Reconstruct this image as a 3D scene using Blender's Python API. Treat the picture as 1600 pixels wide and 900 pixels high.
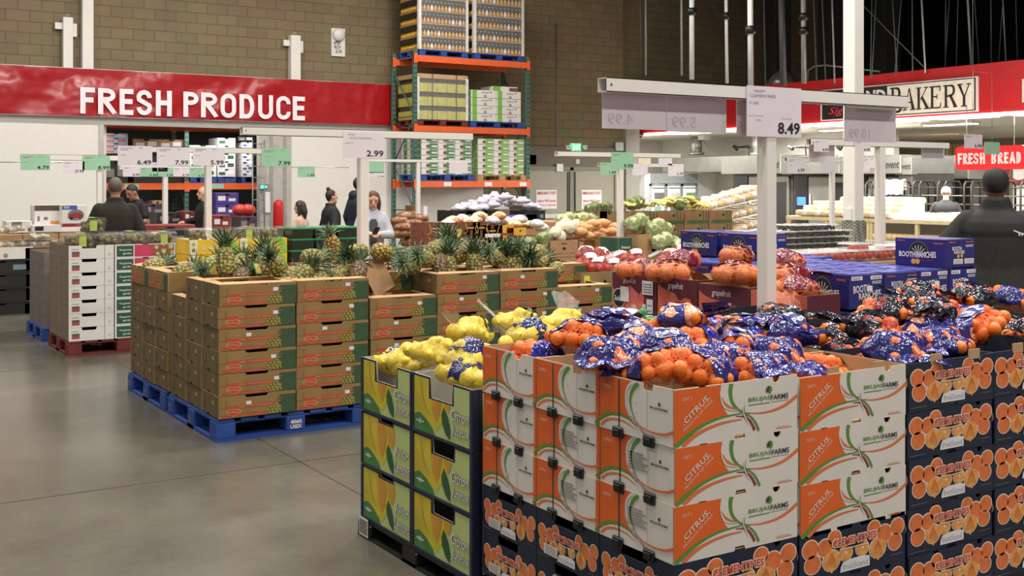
import bpy, bmesh, math, random
from mathutils import Vector, Matrix, noise as mnoise
for _o in list(bpy.data.objects): bpy.data.objects.remove(_o)
SC = bpy.context.scene
COL = SC.collection
PI = math.pi
# ---------------------------------------------------------------- camera, exposure, world, lamps
CAM_H, FPX, TH = 1.74, 1770.0, math.radians(32.5)
S_, C_ = math.sin(TH), math.cos(TH)
cd = bpy.data.cameras.new('camera'); cam = bpy.data.objects.new('camera', cd); COL.objects.link(cam)
cam.location = (0, 0, CAM_H); cam.rotation_euler = (PI/2, 0, -TH)
cd.sensor_fit = 'HORIZONTAL'; cd.sensor_width = 36; cd.lens = 36*FPX/1600
cd.shift_y = -(450-287)/1600.0; cd.clip_start = .05; cd.clip_end = 200
SC.camera = cam
SC.view_settings.view_transform = 'Standard'; SC.view_settings.look = 'None'
SC.view_settings.gamma = 1; SC.view_settings.use_curve_mapping = False
SC.view_settings.exposure = 0.10
W = bpy.data.worlds.new('world'); SC.world = W; W.use_nodes = True
W.node_tree.nodes['Background'].inputs[0].default_value = (1, .97, .92, 1)
W.node_tree.nodes['Background'].inputs[1].default_value = .40
HIGH_BAY = 200      # W, each high-bay lamp of the sales floor
BAKERY = 205        # W, each strip lamp of the bakery
def area(name, loc, sx, sy, power, col=(1, .95, .88)):
    l = bpy.data.lights.new(name, 'AREA'); l.shape = 'RECTANGLE'; l.size = sx; l.size_y = sy
    l.energy = power; l.color = col
    o = bpy.data.objects.new(name, l); COL.objects.link(o); o.location = loc
    return o
for hu in (-3.2, 1.2, 5.6, 10.0):
    for hv in (-1.5, 3.2, 8.0, 12.8, 17.6):
        area('high_bay_light', (hu, hv, 7.3), 1.25, .5, HIGH_BAY*(.35 if hu < 0 else (.85 if hu < 3 else 1.1)))
for hv in (9.0, 12.2, 15.4, 18.6, 21.8, 25.0):
    area('bakery_light', (19.3, hv, 2.93), .3, 1.25, BAKERY*.6, (1, .98, .93))
for hv in (10.6, 14.0, 17.4, 20.6):
    area('bakery_light', (23.5 if hv < 15 else 21.2, hv, 2.93), .3, 1.25, BAKERY*.5, (1, .98, .93))

for hv in (9.0, 12.5, 16.0, 20.0):
    area('bakery_light', (26.2, hv, 2.93), .3, 1.25, BAKERY*.7, (1, .98, .93))
for hv in (10.0, 13.5, 17.0):
    area('bakery_light', (17.35, hv, 2.86), .35, 3.0, BAKERY*1.6, (1, .97, .90))

# ---------------------------------------------------------------- helpers
def ray(x, y):
    a = (x-800)/FPX; b = (y-287)/FPX
    return Vector((S_+a*C_, C_-a*S_, -b))
def at_v(x, y, v):
    r = ray(x, y); t = v/r.y; return Vector((r.x*t, v, CAM_H+r.z*t))
def at_u(x, y, u):
    r = ray(x, y); t = u/r.x; return Vector((u, r.y*t, CAM_H+r.z*t))
def at_d(x, y, d):
    r = ray(x, y); return Vector((r.x*d, r.y*d, CAM_H+r.z*d))
def lin(c):
    out = []
    for k in c[:3]:
        k = k/255.0; out.append(k/12.92 if k <= .04045 else ((k+.055)/1.055)**2.4)
    return (*out, 1)
MATS = {}
def nd(nt, t, **kw):
    n = nt.nodes.new(t)
    for k, v in kw.items():
        if k in n.inputs: n.inputs[k].default_value = v
        else: setattr(n, k, v)
    return n
def M(name, rgb=None, rough=.6, metal=0, var=.10, scale=9, bump=0, bscale=40, spec=.5, emit=0, alpha=1, trans=0, coat=0):
    if name in MATS: return MATS[name]
    m = bpy.data.materials.new(name); m.use_nodes = True; MATS[name] = m
    nt = m.node_tree; b = nt.nodes['Principled BSDF']; c = lin(rgb)
    b.inputs['Base Color'].default_value = c; b.inputs['Roughness'].default_value = rough
    b.inputs['Metallic'].default_value = metal; b.inputs['Specular IOR Level'].default_value = spec
    if coat: b.inputs['Coat Weight'].default_value = coat; b.inputs['Coat Roughness'].default_value = .08
    tc = nd(nt, 'ShaderNodeTexCoord')
    if var:
        n = nd(nt, 'ShaderNodeTexNoise', Scale=scale, Detail=3.0); nt.links.new(tc.outputs['Object'], n.inputs['Vector'])
        r = nd(nt, 'ShaderNodeValToRGB')
        r.color_ramp.elements[0].position = .3; r.color_ramp.elements[1].position = .7
        r.color_ramp.elements[0].color = (*[k*(1-var) for k in c[:3]], 1)
        r.color_ramp.elements[1].color = (*[min(1, k*(1+var)) for k in c[:3]], 1)
        nt.links.new(n.outputs['Fac'], r.inputs['Fac']); nt.links.new(r.outputs['Color'], b.inputs['Base Color'])
    if bump:
        n2 = nd(nt, 'ShaderNodeTexNoise', Scale=bscale, Detail=4.0); nt.links.new(tc.outputs['Object'], n2.inputs['Vector'])
        bp = nd(nt, 'ShaderNodeBump', Strength=bump, Distance=.02)
        nt.links.new(n2.outputs['Fac'], bp.inputs['Height']); nt.links.new(bp.outputs['Normal'], b.inputs['Normal'])
    if emit:
        b.inputs['Emission Color'].default_value = c; b.inputs['Emission Strength'].default_value = emit
    if alpha < 1: b.inputs['Alpha'].default_value = alpha
    if trans: b.inputs['Transmission Weight'].default_value = trans
    return m

class MB:
    """collects faces with materials; build() links them as one mesh object"""
    def __init__(s): s.v = []; s.f = []; s.k = []; s.sm = []; s.mats = []
    def mi(s, m):
        if m not in s.mats: s.mats.append(m)
        return s.mats.index(m)
    def face(s, pts, m, smooth=False):
        i = len(s.v); s.v += [tuple(p) for p in pts]; s.f.append(tuple(range(i, i+len(pts)))); s.k.append(s.mi(m)); s.sm.append(smooth)
    def raw(s, verts, faces, m, smooth=False, mat=None):
        i = len(s.v)
        s.v += [tuple(mat @ Vector(p)) if mat else tuple(p) for p in verts]
        k = s.mi(m)
        for f in faces: s.f.append(tuple(i+a for a in f)); s.k.append(k); s.sm.append(smooth)
    def box(s, lo, hi, m, rz=0, piv=None):
        x0, y0, z0 = lo; x1, y1, z1 = hi
        vs = [(x0,y0,z0),(x1,y0,z0),(x1,y1,z0),(x0,y1,z0),(x0,y0,z1),(x1,y0,z1),(x1,y1,z1),(x0,y1,z1)]
        mat = None
        if rz:
            p = Vector(piv or ((x0+x1)/2, (y0+y1)/2, 0)); mat = Matrix.Translation(p) @ Matrix.Rotation(rz, 4, 'Z') @ Matrix.Translation(-p)
        s.raw(vs, [(0,3,2,1),(4,5,6,7),(0,1,5,4),(1,2,6,5),(2,3,7,6),(3,0,4,7)], m, False, mat)
    def bbox(s, lo, hi, m, b=.006):
        """box with chamfered vertical and top edges"""
        x0, y0, z0 = lo; x1, y1, z1 = hi; b = min(b, (x1-x0)/2.2, (y1-y0)/2.2, (z1-z0)/2.2)
        def ring(d, z): 
            return [(x0+b+d*0-(b-d)*0, y0+d, z)] 
        def oct_(i, z):
            return [(x0+b+i, y0+i, z), (x1-b-i, y0+i, z), (x1-i, y0+b+i, z), (x1-i, y1-b-i, z), (x1-b-i, y1-i, z), (x0+b+i, y1-i, z), (x0+i, y1-b-i, z), (x0+i, y0+b+i, z)]
        s.loft([oct_(b*.7, z0), oct_(0, z0+b*.7), oct_(0, z1-b*.7), oct_(b*.7, z1)], m)
    def loft(s, rings, m, smooth=False, caps=True, closed=True):
        n = len(rings[0]); vs = [p for r in rings for p in r]; fs = []
        for j in range(len(rings)-1):
            for i in range(n if closed else n-1):
                a = j*n+i; b = j*n+(i+1) % n
                fs.append((a, b, b+n, a+n))
        if caps and closed:
            fs.append(tuple(range(n-1, -1, -1))); fs.append(tuple(range((len(rings)-1)*n, len(rings)*n)))
        s.raw(vs, fs, m, smooth)
    def prism(s, pts, o, ax, ay, depth, m, mside=None):
        """2-D outline pts in the frame (o, ax, ay), extruded by depth against the outward normal ax x ay"""
        o = Vector(o); ax = Vector(ax); ay = Vector(ay); n = ax.cross(ay).normalized()
        A = [o+ax*p[0]+ay*p[1] for p in pts]; B = [p-n*depth for p in A]; k = len(pts)
        s.face(A, m); s.face(B[::-1], mside or m)
        for i in range(k): s.face([A[i], B[i], B[(i+1) % k], A[(i+1) % k]], mside or m)
    def tube(s, pts, r, m, n=8, smooth=True, closed=False, caps=True):
        pts = [Vector(p) for p in pts]; rings = []; prev = None; K = len(pts)
        for i, p in enumerate(pts):
            a = pts[(i-1) % K] if (i > 0 or closed) else p; b = pts[(i+1) % K] if (i < K-1 or closed) else p
            t = (b-a).normalized()
            if prev is None:
                ref = Vector((0,0,1)) if abs(t.z) < .9 else Vector((1,0,0)); x = t.cross(ref).normalized()
            else: x = (prev-t*prev.dot(t)).normalized()
            prev = x; y = t.cross(x); rr = r[i] if isinstance(r, (list, tuple)) else r
            rings.append([p+(x*math.cos(2*PI*k/n)+y*math.sin(2*PI*k/n))*rr for k in range(n)])
        if closed: rings.append(rings[0])
        s.loft(rings, m, smooth, caps=caps and not closed)
    def lathe(s, prof, m, n=16, o=(0,0,0), smooth=True, caps=True):
        o = Vector(o)
        s.loft([[o+Vector((r*math.cos(2*PI*k/n), r*math.sin(2*PI*k/n), z)) for k in range(n)] for r, z in prof], m, smooth, caps)
    def ball(s, c, r, m, n=14, k=9, mat=None, smooth=True):
        r = (r, r, r) if not isinstance(r, (tuple, list)) else r; c = Vector(c); rings = []
        vs = []; fs = []
        for j in range(1, k):
            t = PI*j/k
            for i in range(n):
                a = 2*PI*i/n; p = Vector((r[0]*math.sin(t)*math.cos(a), r[1]*math.sin(t)*math.sin(a), r[2]*math.cos(t)))
                vs.append(c+(mat @ p if mat else p))
        top = Vector((0,0,r[2])); top = mat @ top if mat else top
        for j in range(k-2):
            for i in range(n):
                a = j*n+i; b = j*n+(i+1) % n; fs.append((a, a+n, b+n, b))
        vs += [c+top, c-top]; T = len(vs)-2
        for i in range(n):
            fs.append((T, i, (i+1) % n)); a = (k-2)*n
            fs.append((T+1, a+(i+1) % n, a+i))
        s.raw(vs, fs, m, smooth)
    def mesh(s, name):
        me = bpy.data.meshes.new(name); me.from_pydata(s.v, [], s.f)
        for m in s.mats: me.materials.append(m)
        me.polygons.foreach_set('material_index', s.k); me.polygons.foreach_set('use_smooth', s.sm)
        me.update(); return me
    def build(s, name, parent=None, label=None, cat=None, group=None, kind=None, loc=None, rz=None, weld=False):
        me = s.mesh(name)
        if weld:
            bm = bmesh.new(); bm.from_mesh(me); bmesh.ops.remove_doubles(bm, verts=bm.verts, dist=1e-5); bm.to_mesh(me); bm.free()
        return link(name, me, parent, label, cat, group, kind, loc, rz)
def tag(o, label=None, cat=None, group=None, kind=None):
    if label: o['label'] = label
    if cat: o['category'] = cat
    if group: o['group'] = group
    if kind: o['kind'] = kind
    return o
def link(name, data, parent=None, label=None, cat=None, group=None, kind=None, loc=None, rz=None):
    o = bpy.data.objects.new(name, data); COL.objects.link(o)
    if parent: o.parent = parent
    if loc is not None: o.location = loc
    if rz is not None: o.rotation_euler = (0, 0, rz)
    return tag(o, label, cat, group, kind)
def thing(name, label, cat, loc=(0,0,0), rz=0, group=None):
    return link(name, None, None, label, cat, group, None, loc, rz)
KIDS = {}
def kids(o):
    return [c for c in o.children]
def dup(root, loc=None, rz=None, label=None, group=None, rot=None):
    """a copy of a thing with copies of its parts and sub-parts"""
    r = root.copy(); COL.objects.link(r)
    for ch in list(root.children):
        c = ch.copy(); COL.objects.link(c); c.parent = r
        for g in list(ch.children):
            d = g.copy(); COL.objects.link(d); d.parent = c
    if loc is not None: r.location = loc
    if rot is not None: r.rotation_euler = rot
    elif rz is not None: r.rotation_euler = (0, 0, rz)
    if label: r['label'] = label
    if group: r['group'] = group
    return r
_TXT = {}
def text_geo(body, bold=0.0, shear=0.0):
    key = (body, bold, shear)
    if key not in _TXT:
        c = bpy.data.curves.new('t', 'FONT'); c.body = body; c.offset = bold; c.shear = shear; c.resolution_u = 2; c.fill_mode = 'FRONT'
        o = bpy.data.objects.new('t', c); COL.objects.link(o)
        dg = bpy.context.evaluated_depsgraph_get(); me = bpy.data.meshes.new_from_object(o.evaluated_get(dg))
        vs = [(v.co.x, v.co.y) for v in me.vertices]; fs = [tuple(p.vertices) for p in me.polygons]
        bpy.data.objects.remove(o); bpy.data.curves.remove(c); bpy.data.meshes.remove(me)
        xs = [v[0] for v in vs] or [0]; x0 = min(xs); x1 = max(xs)
        ys = [v[1] for v in vs] or [0]; y0 = min(ys); y1 = max(ys)
        _TXT[key] = ([((x-x0)/max(x1-x0, 1e-6), (y-y0)/max(y1-y0, 1e-6)) for x, y in vs], fs)
    return _TXT[key]
class Panel:
    """a printed face: unit coordinates s (right), t (up) on a rectangle, prints lie in thin layers on it"""
    def __init__(p, mb, o, ax, ay, w, h, eps=.0008):
        p.mb = mb; p.o = Vector(o); p.ax = Vector(ax).normalized(); p.ay = Vector(ay).normalized(); p.w = w; p.h = h
        p.n = p.ax.cross(p.ay); p.eps = eps
    def at(p, s, t, k=1): return p.o+p.ax*(s*p.w)+p.ay*(t*p.h)+p.n*(p.eps*k)
    def poly(p, pts, m, k=1): p.mb.face([p.at(s, t, k) for s, t in pts], m)
    def rect(p, s0, t0, s1, t1, m, k=1): p.poly([(s0,t0),(s1,t0),(s1,t1),(s0,t1)], m, k)
    def disc(p, s, t, r, m, k=1, n=14, ry=None):
        """r in units of the height"""
        q = p.h/p.w; p.poly([(s+r*q*math.cos(2*PI*i/n), t+(ry or r)*math.sin(2*PI*i/n)) for i in range(n)], m, k)
    def band(p, pts, w0, w1, m, k=1, wm=None):
        """tapered stroke through (s,t) points; widths in units of the height"""
        P = [Vector((s*p.w, t*p.h)) for s, t in pts]
        Q = []
        for i in range(len(P)-1):                       # Catmull-Rom refine
            a = P[max(i-1, 0)]; b = P[i]; c = P[i+1]; d = P[min(i+2, len(P)-1)]
            for j in range(4):
                u = j/4; Q.append(.5*((2*b)+(c-a)*u+(2*a-5*b+4*c-d)*u*u+(3*b-a-3*c+d)*u**3))
        Q.append(P[-1]); L = []; R = []; N = len(Q)
        for i, q in enumerate(Q):
            t = (Q[min(i+1, N-1)]-Q[max(i-1, 0)]).normalized(); nn = Vector((-t.y, t.x)); f = i/(N-1)
            w = (w0+(w1-w0)*f) if wm is None else (w0+(wm-w0)*2*f if f < .5 else wm+(w1-wm)*(2*f-1))
            w *= p.h/2
            L.append(q+nn*w); R.append(q-nn*w)
        cl = lambda q: (min(max(q.x/p.w, 0), 1), min(max(q.y/p.h, 0), 1))
        for i in range(N-1): p.poly([cl(R[i]), cl(R[i+1]), cl(L[i+1]), cl(L[i])], m, k)
    def text(p, body, s0, t0, s1, t1, m, k=2, bold=0, shear=0, ang=0, mirror=False):
        """fills the rectangle s0..s1 x t0..t1, turned by ang (radians) about its lower-left corner"""
        vs, fs = text_geo(body, bold, shear); W_ = (s1-s0)*p.w; H_ = (t1-t0)*p.h; ca, sa = math.cos(ang), math.sin(ang); out = []
        for x, y in vs:
            if mirror: x = 1-x
            a = x*W_; b = y*H_
            out.append(p.o+p.ax*(s0*p.w+a*ca-b*sa)+p.ay*(t0*p.h+a*sa+b*ca)+p.n*(p.eps*k))
        p.mb.raw(out, fs, m)
BLOCK = {'F': [[(.0,0),(0,1)],[(0,1),(1,1)],[(0,.53),(.85,.53)]], 'R': [[(0,0),(0,1)],'b',[(.42,.46),(1,0)]], 'P': [[(0,0),(0,1)],'b'], 'E': [[(0,0),(0,1)],[(0,1),(1,1)],[(0,.52),(.9,.52)],[(0,0),(1,0)]], 'H': [[(0,0),(0,1)],[(1,0),(1,1)],[(0,.52),(1,.52)]],
 'S': ['s'], 'O': ['o'], 'D': [[(0,0),(0,1)],'d'], 'U': ['u'], 'C': ['c'], 'B': [[(0,0),(0,1)],'b','b2'], 'A': [[(0,0),(.5,1)],[(.5,1),(1,0)],[(.2,.28),(.8,.28)]]}
def block_text(p, letters, m, k=1, sw=.19):
    """heavy condensed capitals; letters = (char, s0, s1) across the panel, stroke sw in units of the height"""
    q = sw*p.h/p.w; NK = [0]
    for ch, s0, s1 in letters:
        a0, a1 = s0+q/2, s1-q/2; b0, b1 = sw/2, 1-sw/2
        X = lambda x: a0+(a1-a0)*x
        Y = lambda y: b0+(b1-b0)*y
        NK[0] = 0
        arc = lambda cx, cy, rx, ry, t0, t1, n=8: [(cx+rx*math.cos(t0+(t1-t0)*i/n), cy+ry*math.sin(t0+(t1-t0)*i/n)) for i in range(n+1)]
        hw = (a1-a0)/2; cx = (a0+a1)/2; ry = min(.22, hw*p.w/p.h)
        for g in BLOCK[ch]:
            if g == 'b': pts = [(a0, b1), (cx, b1)]+arc(cx, .735, hw, b1-.735, PI/2, -PI/2)[1:]+[(a0, .735-(b1-.735))]
            elif g == 'b2': pts = [(a0, .47), (cx, .47)]+arc(cx, (.47+b0)/2, hw, (.47-b0)/2, PI/2, -PI/2)[1:]+[(a0, b0)]
            elif g == 'd': pts = [(a0, b1), (cx, b1)]+arc(cx, .5, hw, .5-b0, PI/2, -PI/2, 12)[1:]+[(a0, b0)]
            elif g == 'o': pts = arc(cx, 1-b0-ry, hw, ry, PI, 0)+arc(cx, b0+ry, hw, ry, 0, -PI)+[(a0, 1-b0-ry)]
            elif g == 'u': pts = [(a0, 1)]+arc(cx, b0+ry, hw, ry, PI, 2*PI)+[(a1, 1)]
            elif g == 'c': pts = [(a1, .66)]+arc(cx, 1-b0-ry, hw, ry, 0, PI)+arc(cx, b0+ry, hw, ry, PI, 2*PI)+[(a1, .34)]
            elif g == 's': pts = [(a1, .70)]+arc(cx, 1-b0-ry, hw, ry, 0, PI)+[(a0, .62), (cx, .5), (a1, .38)]+arc(cx, b0+ry, hw, ry, 0, -PI)+[(a0, .30)]
            else:
                pts = [(X(x), Y(y)) for x, y in g]; (x0, y0), (x1, y1) = pts
                d = Vector(((x1-x0)*p.w, (y1-y0)*p.h)).normalized(); e = sw*p.h/2
                pts = [(x0-d.x*e/p.w, y0-d.y*e/p.h), (x1+d.x*e/p.w, y1+d.y*e/p.h)]
            NK[0] += 1.2
            P = [Vector((s*p.w, t*p.h)) for s, t in pts]; L = []; R = []; N = len(P)
            for i, v in enumerate(P):
                t = (P[min(i+1, N-1)]-P[max(i-1, 0)]).normalized(); nn = Vector((-t.y, t.x))*sw*p.h/2*(.92 if N > 2 else 1); L.append(v+nn); R.append(v-nn)
            for i in range(N-1): p.poly([(v.x/p.w, min(max(v.y/p.h, 0), 1)) for v in (R[i], R[i+1], L[i+1], L[i])], m, k+NK[0]+.25*i)
rnd = random.Random(7)
WHITE_PAINT = M('white_paint', (226, 222, 216), .45, var=.03)
BLACKP = M('black_plastic', (22, 22, 24), .4, var=.15)
KRAFT = M('kraft_cardboard', (168, 132, 92), .8, var=.10, bump=.05)
KRAFT_IN = M('kraft_inside', (186, 150, 110), .85, var=.08)
PAPER = M('white_paper', (228, 222, 224), .55, var=.02)
INK = M('black_ink', (28, 26, 26), .6, var=.05)
STEEL = M('galvanised_steel', (190, 190, 188), .35, metal=.8, var=.10)
# ---------------------------------------------------------------- setting
def struct(name, mb): return mb.build(name, kind='structure')
# polished concrete floor with saw-cut joints
def floor_mat():
    m = bpy.data.materials.new('polished_concrete'); m.use_nodes = True; nt = m.node_tree; b = nt.nodes['Principled BSDF']
    g = nd(nt, 'ShaderNodeNewGeometry'); n1 = nd(nt, 'ShaderNodeTexNoise', Scale=.55, Detail=5.0, Roughness=.6); n2 = nd(nt, 'ShaderNodeTexNoise', Scale=14.0, Detail=4.0)
    for n in (n1, n2): nt.links.new(g.outputs['Position'], n.inputs['Vector'])
    r = nd(nt, 'ShaderNodeValToRGB'); e = r.color_ramp.elements
    e[0].position = .32; e[0].color = lin((82, 79, 69)); e[1].position = .68; e[1].color = lin((110, 107, 96))
    nt.links.new(n1.outputs['Fac'], r.inputs['Fac'])
    mx = nd(nt, 'ShaderNodeMix', data_type='RGBA', blend_type='OVERLAY'); mx.inputs['Factor'].default_value = .25
    nt.links.new(r.outputs['Color'], mx.inputs[6]); nt.links.new(n2.outputs['Color'], mx.inputs[7]); nt.links.new(mx.outputs[2], b.inputs['Base Color'])
    rr = nd(nt, 'ShaderNodeMapRange'); rr.inputs['To Min'].default_value = .16; rr.inputs['To Max'].default_value = .27
    nt.links.new(n1.outputs['Fac'], rr.inputs['Value']); nt.links.new(rr.outputs['Result'], b.inputs['Roughness'])
    b.inputs['Specular IOR Level'].default_value = .55
    return m
mb = MB(); FM = floor_mat(); JOINT = M('floor_joint', (62, 58, 50), .8)
mb.face([(-30,-14,0),(40,-14,0),(40,42,0),(-30,42,0)], FM)
for q in (at_v(0, 778, 1).y,): pass
ja = ray(600, 793); ja = ja*(CAM_H/-ja.z); jb = ray(300, 745); jb = jb*(CAM_H/-jb.z)
mb.box((ja.x-.006, -14, -.001), (ja.x+.006, 42, .0012), JOINT)
mb.box((-30, jb.y-.006, -.001), (40, jb.y+.006, .0012), JOINT)
mb.box((ja.x-4.706, -14, -.001), (ja.x-4.694, 42, .0012), JOINT)
mb.box((-30, jb.y+4.694, -.001), (40, jb.y+4.706, .0012), JOINT)
struct('floor', mb)
# concrete-block back wall
def block_mat():
    m = bpy.data.materials.new('painted_block'); m.use_nodes = True; nt = m.node_tree; b = nt.nodes['Principled BSDF']
    g = nd(nt, 'ShaderNodeNewGeometry'); sp = nd(nt, 'ShaderNodeSeparateXYZ'); cb = nd(nt, 'ShaderNodeCombineXYZ')
    nt.links.new(g.outputs['Position'], sp.inputs[0]); nt.links.new(sp.outputs['X'], cb.inputs['X']); nt.links.new(sp.outputs['Z'], cb.inputs['Y'])
    br = nd(nt, 'ShaderNodeTexBrick'); nt.links.new(cb.outputs[0], br.inputs['Vector'])
    br.inputs['Scale'].default_value = 1; br.inputs['Brick Width'].default_value = .4064; br.inputs['Row Height'].default_value = .2032
    br.inputs['Mortar Size'].default_value = .009; br.inputs['Mortar Smooth'].default_value = .2
    br.inputs['Color1'].default_value = lin((130, 114, 88)); br.inputs['Color2'].default_value = lin((121, 106, 81)); br.inputs['Mortar'].default_value = lin((104, 90, 66))
    n = nd(nt, 'ShaderNodeTexNoise', Scale=1.3, Detail=4.0); nt.links.new(g.outputs['Position'], n.inputs['Vector'])
    mx = nd(nt, 'ShaderNodeMix', data_type='RGBA', blend_type='OVERLAY'); mx.inputs['Factor'].default_value = .22
    nt.links.new(br.outputs['Color'], mx.inputs[6]); nt.links.new(n.outputs['Color'], mx.inputs[7]); nt.links.new(mx.outputs[2], b.inputs['Base Color'])
    bp = nd(nt, 'ShaderNodeBump', Strength=.5, Distance=.01); nt.links.new(br.outputs['Fac'], bp.inputs['Height']); bp.invert = True
    nt.links.new(bp.outputs['Normal'], b.inputs['Normal']); b.inputs['Roughness'].default_value = .85
    return m
BV = 22.0
BM = block_mat()
RW = 17.25      # end of the block wall
mb = MB(); mb.box((-30, BV, 2.9), (13.0, BV+.3, 11), BM); mb.box((13.0, BV, 0), (RW, BV+.3, 11), BM); mb.box((RW, BV+.35, 3.9), (24.5, BV+.6, 11), BM); struct('wall_back', mb)
UNLITP = M('unlit_deck', (20, 20, 20), .9, var=.2)  # near-black colour stands in for unlit ceiling and walls
mb = MB(); mb.box((-30, -14, 11), (40, 42, 11.2), UNLITP); struct('ceiling', mb)
mb = MB(); mb.box((38, -14, 3.9), (38.3, 42, 11), UNLITP); mb.box((RW, 30, 3.9), (38, 30.3, 11), UNLITP); struct('wall_right', mb)
PILLAR = M('grey_pillar_paint', (150, 146, 138), .6, var=.06)
mb = MB(); mb.box((RW, BV-.12, 0), (RW+.42, BV+.3, 3.25), PILLAR); struct('pillar_grey', mb)
# white insulated cooler front with an opening
CV = 21.55
COOL = M('cooler_panel', (226, 222, 216), .35, var=.02, bump=.02, bscale=3)
c0 = at_v(160, 200, CV).x; c1 = at_v(413, 200, CV).x
mb = MB()
mb.box((-30, CV, 0), (c0, CV+.14, 3.05), COOL); mb.box((c1, CV, 0), (12.98, CV+.14, 3.05), COOL)
mb.box((c0, CV, 2.82), (c1, CV+.14, 3.05), COOL)
mb.box((c0-.0, CV+.14, 0), (c0+.1, CV+.5, 2.82), COOL)
struct('wall_cooler', mb)
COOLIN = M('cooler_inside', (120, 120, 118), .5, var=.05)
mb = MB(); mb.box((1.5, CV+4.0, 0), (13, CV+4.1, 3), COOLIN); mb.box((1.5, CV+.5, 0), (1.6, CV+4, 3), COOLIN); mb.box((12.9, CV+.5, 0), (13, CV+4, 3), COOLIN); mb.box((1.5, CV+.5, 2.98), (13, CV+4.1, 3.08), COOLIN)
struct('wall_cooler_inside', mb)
for u_ in (4.2, 7.4): area('cooler_light', (u_, CV+.75, 2.8), 1.6, .2, 26, (1, .97, .93))
TRIM = M('cooler_door_frame', (190, 186, 180), .4, metal=.3)
mb = MB(); mb.box((c1-.10, CV-.03, 0), (c1+.55, CV+.16, 2.82), TRIM); mb.box((c1+.1, CV-.05, 0), (c1+.16, CV-.02, 2.82), STEEL); mb.box((c1+.38, CV-.05, 0), (c1+.44, CV-.02, 2.82), STEEL); struct('trim_1', mb)
mb = MB(); mb.box((c0-.06, CV-.03, 0), (c0+.02, CV+.16, 2.82), TRIM); struct('trim_2', mb)
# emergency exit doors
DOORP = M('door_grey_paint', (146, 142, 124), .45, var=.04)
FRAMEP = M('door_frame_paint', (120, 116, 100), .5, var=.05)
HEADP = M('door_header_paint', (108, 98, 82), .6, var=.05)
REDINK = M('red_ink', (196, 60, 56), .6)
d0 = at_v(823, 300, BV-.1).x; dm = at_v(893, 300, BV-.1).x; d1 = at_v(960, 300, BV-.1).x
ztop = 2.06
mb = MB()
for a, b in ((d0-.06, d0), (dm-.05, dm+.05), (d1, d1+.06)): mb.box((a, BV-.12, 0), (b, BV, ztop+.07), FRAMEP)
mb.box((d0-.06, BV-.12, ztop), (d1+.06, BV, ztop+.08), FRAMEP)
mb.box((d0-.3, BV-.05, ztop+.08), (d1+.55, BV-.001, ztop+.55), HEADP)
struct('trim_door_frame', mb)
for i, (a, b) in enumerate(((d0, dm-.05), (dm+.05, d1))):
    mb = MB(); mb.box((a, BV-.09, .01), (b, BV-.03, ztop), DOORP)
    o = struct('door_%d' % (i+1), mb)
    q = MB(); q.box((a+.08, BV-.16, .93), (b-.08, BV-.12, 1.03), STEEL); q.box((a+.06, BV-.16, .9), (a+.13, BV-.09, 1.06), STEEL); q.box((b-.13, BV-.16, .9), (b-.06, BV-.09, 1.06), STEEL)
    q.build('push_bar', o)
    q = MB(); q.box((b-.07 if i == 0 else a+.03, BV-.11, .1), (b-.03 if i == 0 else a+.07, BV-.09, ztop-.04), BLACKP); q.build('latch_rod', o)
    xs = ((838, 870), (909, 940))[i]
    A = at_v(xs[0], 297, BV-.1); B = at_v(xs[1], 326, BV-.1)
    q = MB(); q.box((A.x, BV-.098, B.z), (B.x, BV-.091, A.z), PAPER)
    p = Panel(q, (A.x, BV-.0985, B.z), (1,0,0), (0,0,1), B.x-A.x, A.z-B.z, .002)
    p.text('EMERGENCY EXIT', .04, .76, .96, .92, REDINK, bold=.02); p.text('Alarm Will Sound', .06, .36, .94, .50, REDINK, bold=.01); p.text('If Door is Opened', .06, .12, .94, .26, REDINK, bold=.01)
    q.build('notice', o)
# exit sign, alarm boxes and conduit above the doors
EXITG = M('exit_green', (60, 240, 120), .4, emit=1.6)
EXITW = M('exit_letters', (225, 255, 232), .4, emit=1.3)
A = at_v(893, 225, BV-.06); B = at_v(907, 235, BV-.06)
t = thing('exit_sign', 'lit green exit sign on the block wall above the doors', 'exit sign', ((A.x+B.x)/2, BV, B.z))
q = MB(); w = (B.x-A.x)/2; h = A.z-B.z; q.box((-w, -.08, 0), (w, 0, h), EXITG)
p = Panel(q, (-w, -.08, 0), (1,0,0), (0,0,1), 2*w, h, .002); p.text('EXIT', .08, .14, .92, .86, EXITW, bold=.02); q.build('lit_face', t)
q = MB(); q.box((-w-.02, -.07, -.02), (w+.02, 0, 0), WHITE_PAINT); q.box((-w-.02, -.07, h), (w+.02, 0, h+.02), WHITE_PAINT); q.build('housing', t)
GREYBOX = M('grey_steel_box', (140, 140, 138), .4, metal=.5)
def wall_box(name, x0, y0, x1, y1, lab, mat=WHITE_PAINT, d=.1, cat='electrical box'):
    A = at_v(x0, y0, BV); B = at_v(x1, y1, BV); q = MB(); q.bbox((A.x, BV-d, B.z), (B.x, BV-.001, A.z), mat, .01)
    q.box(((A.x+B.x)/2-.02, BV-d-.006, (A.z+B.z)/2-.02), ((A.x+B.x)/2+.02, BV-d, (A.z+B.z)/2+.02), GREYBOX)
    q.build(name, None, lab, cat)
wall_box('emergency_light', 882, 227, 888, 234, 'small white box left of the exit sign')
wall_box('alarm_horn', 909, 227, 914, 234, 'small white box right of the exit sign')
wall_box('junction_box', 958, 222, 971, 236, 'grey steel electrical box above the right exit door', GREYBOX)
wall_box('door_sensor_box', 897, 249, 902, 256, 'white switch box on the dark band over the exit doors')
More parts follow.
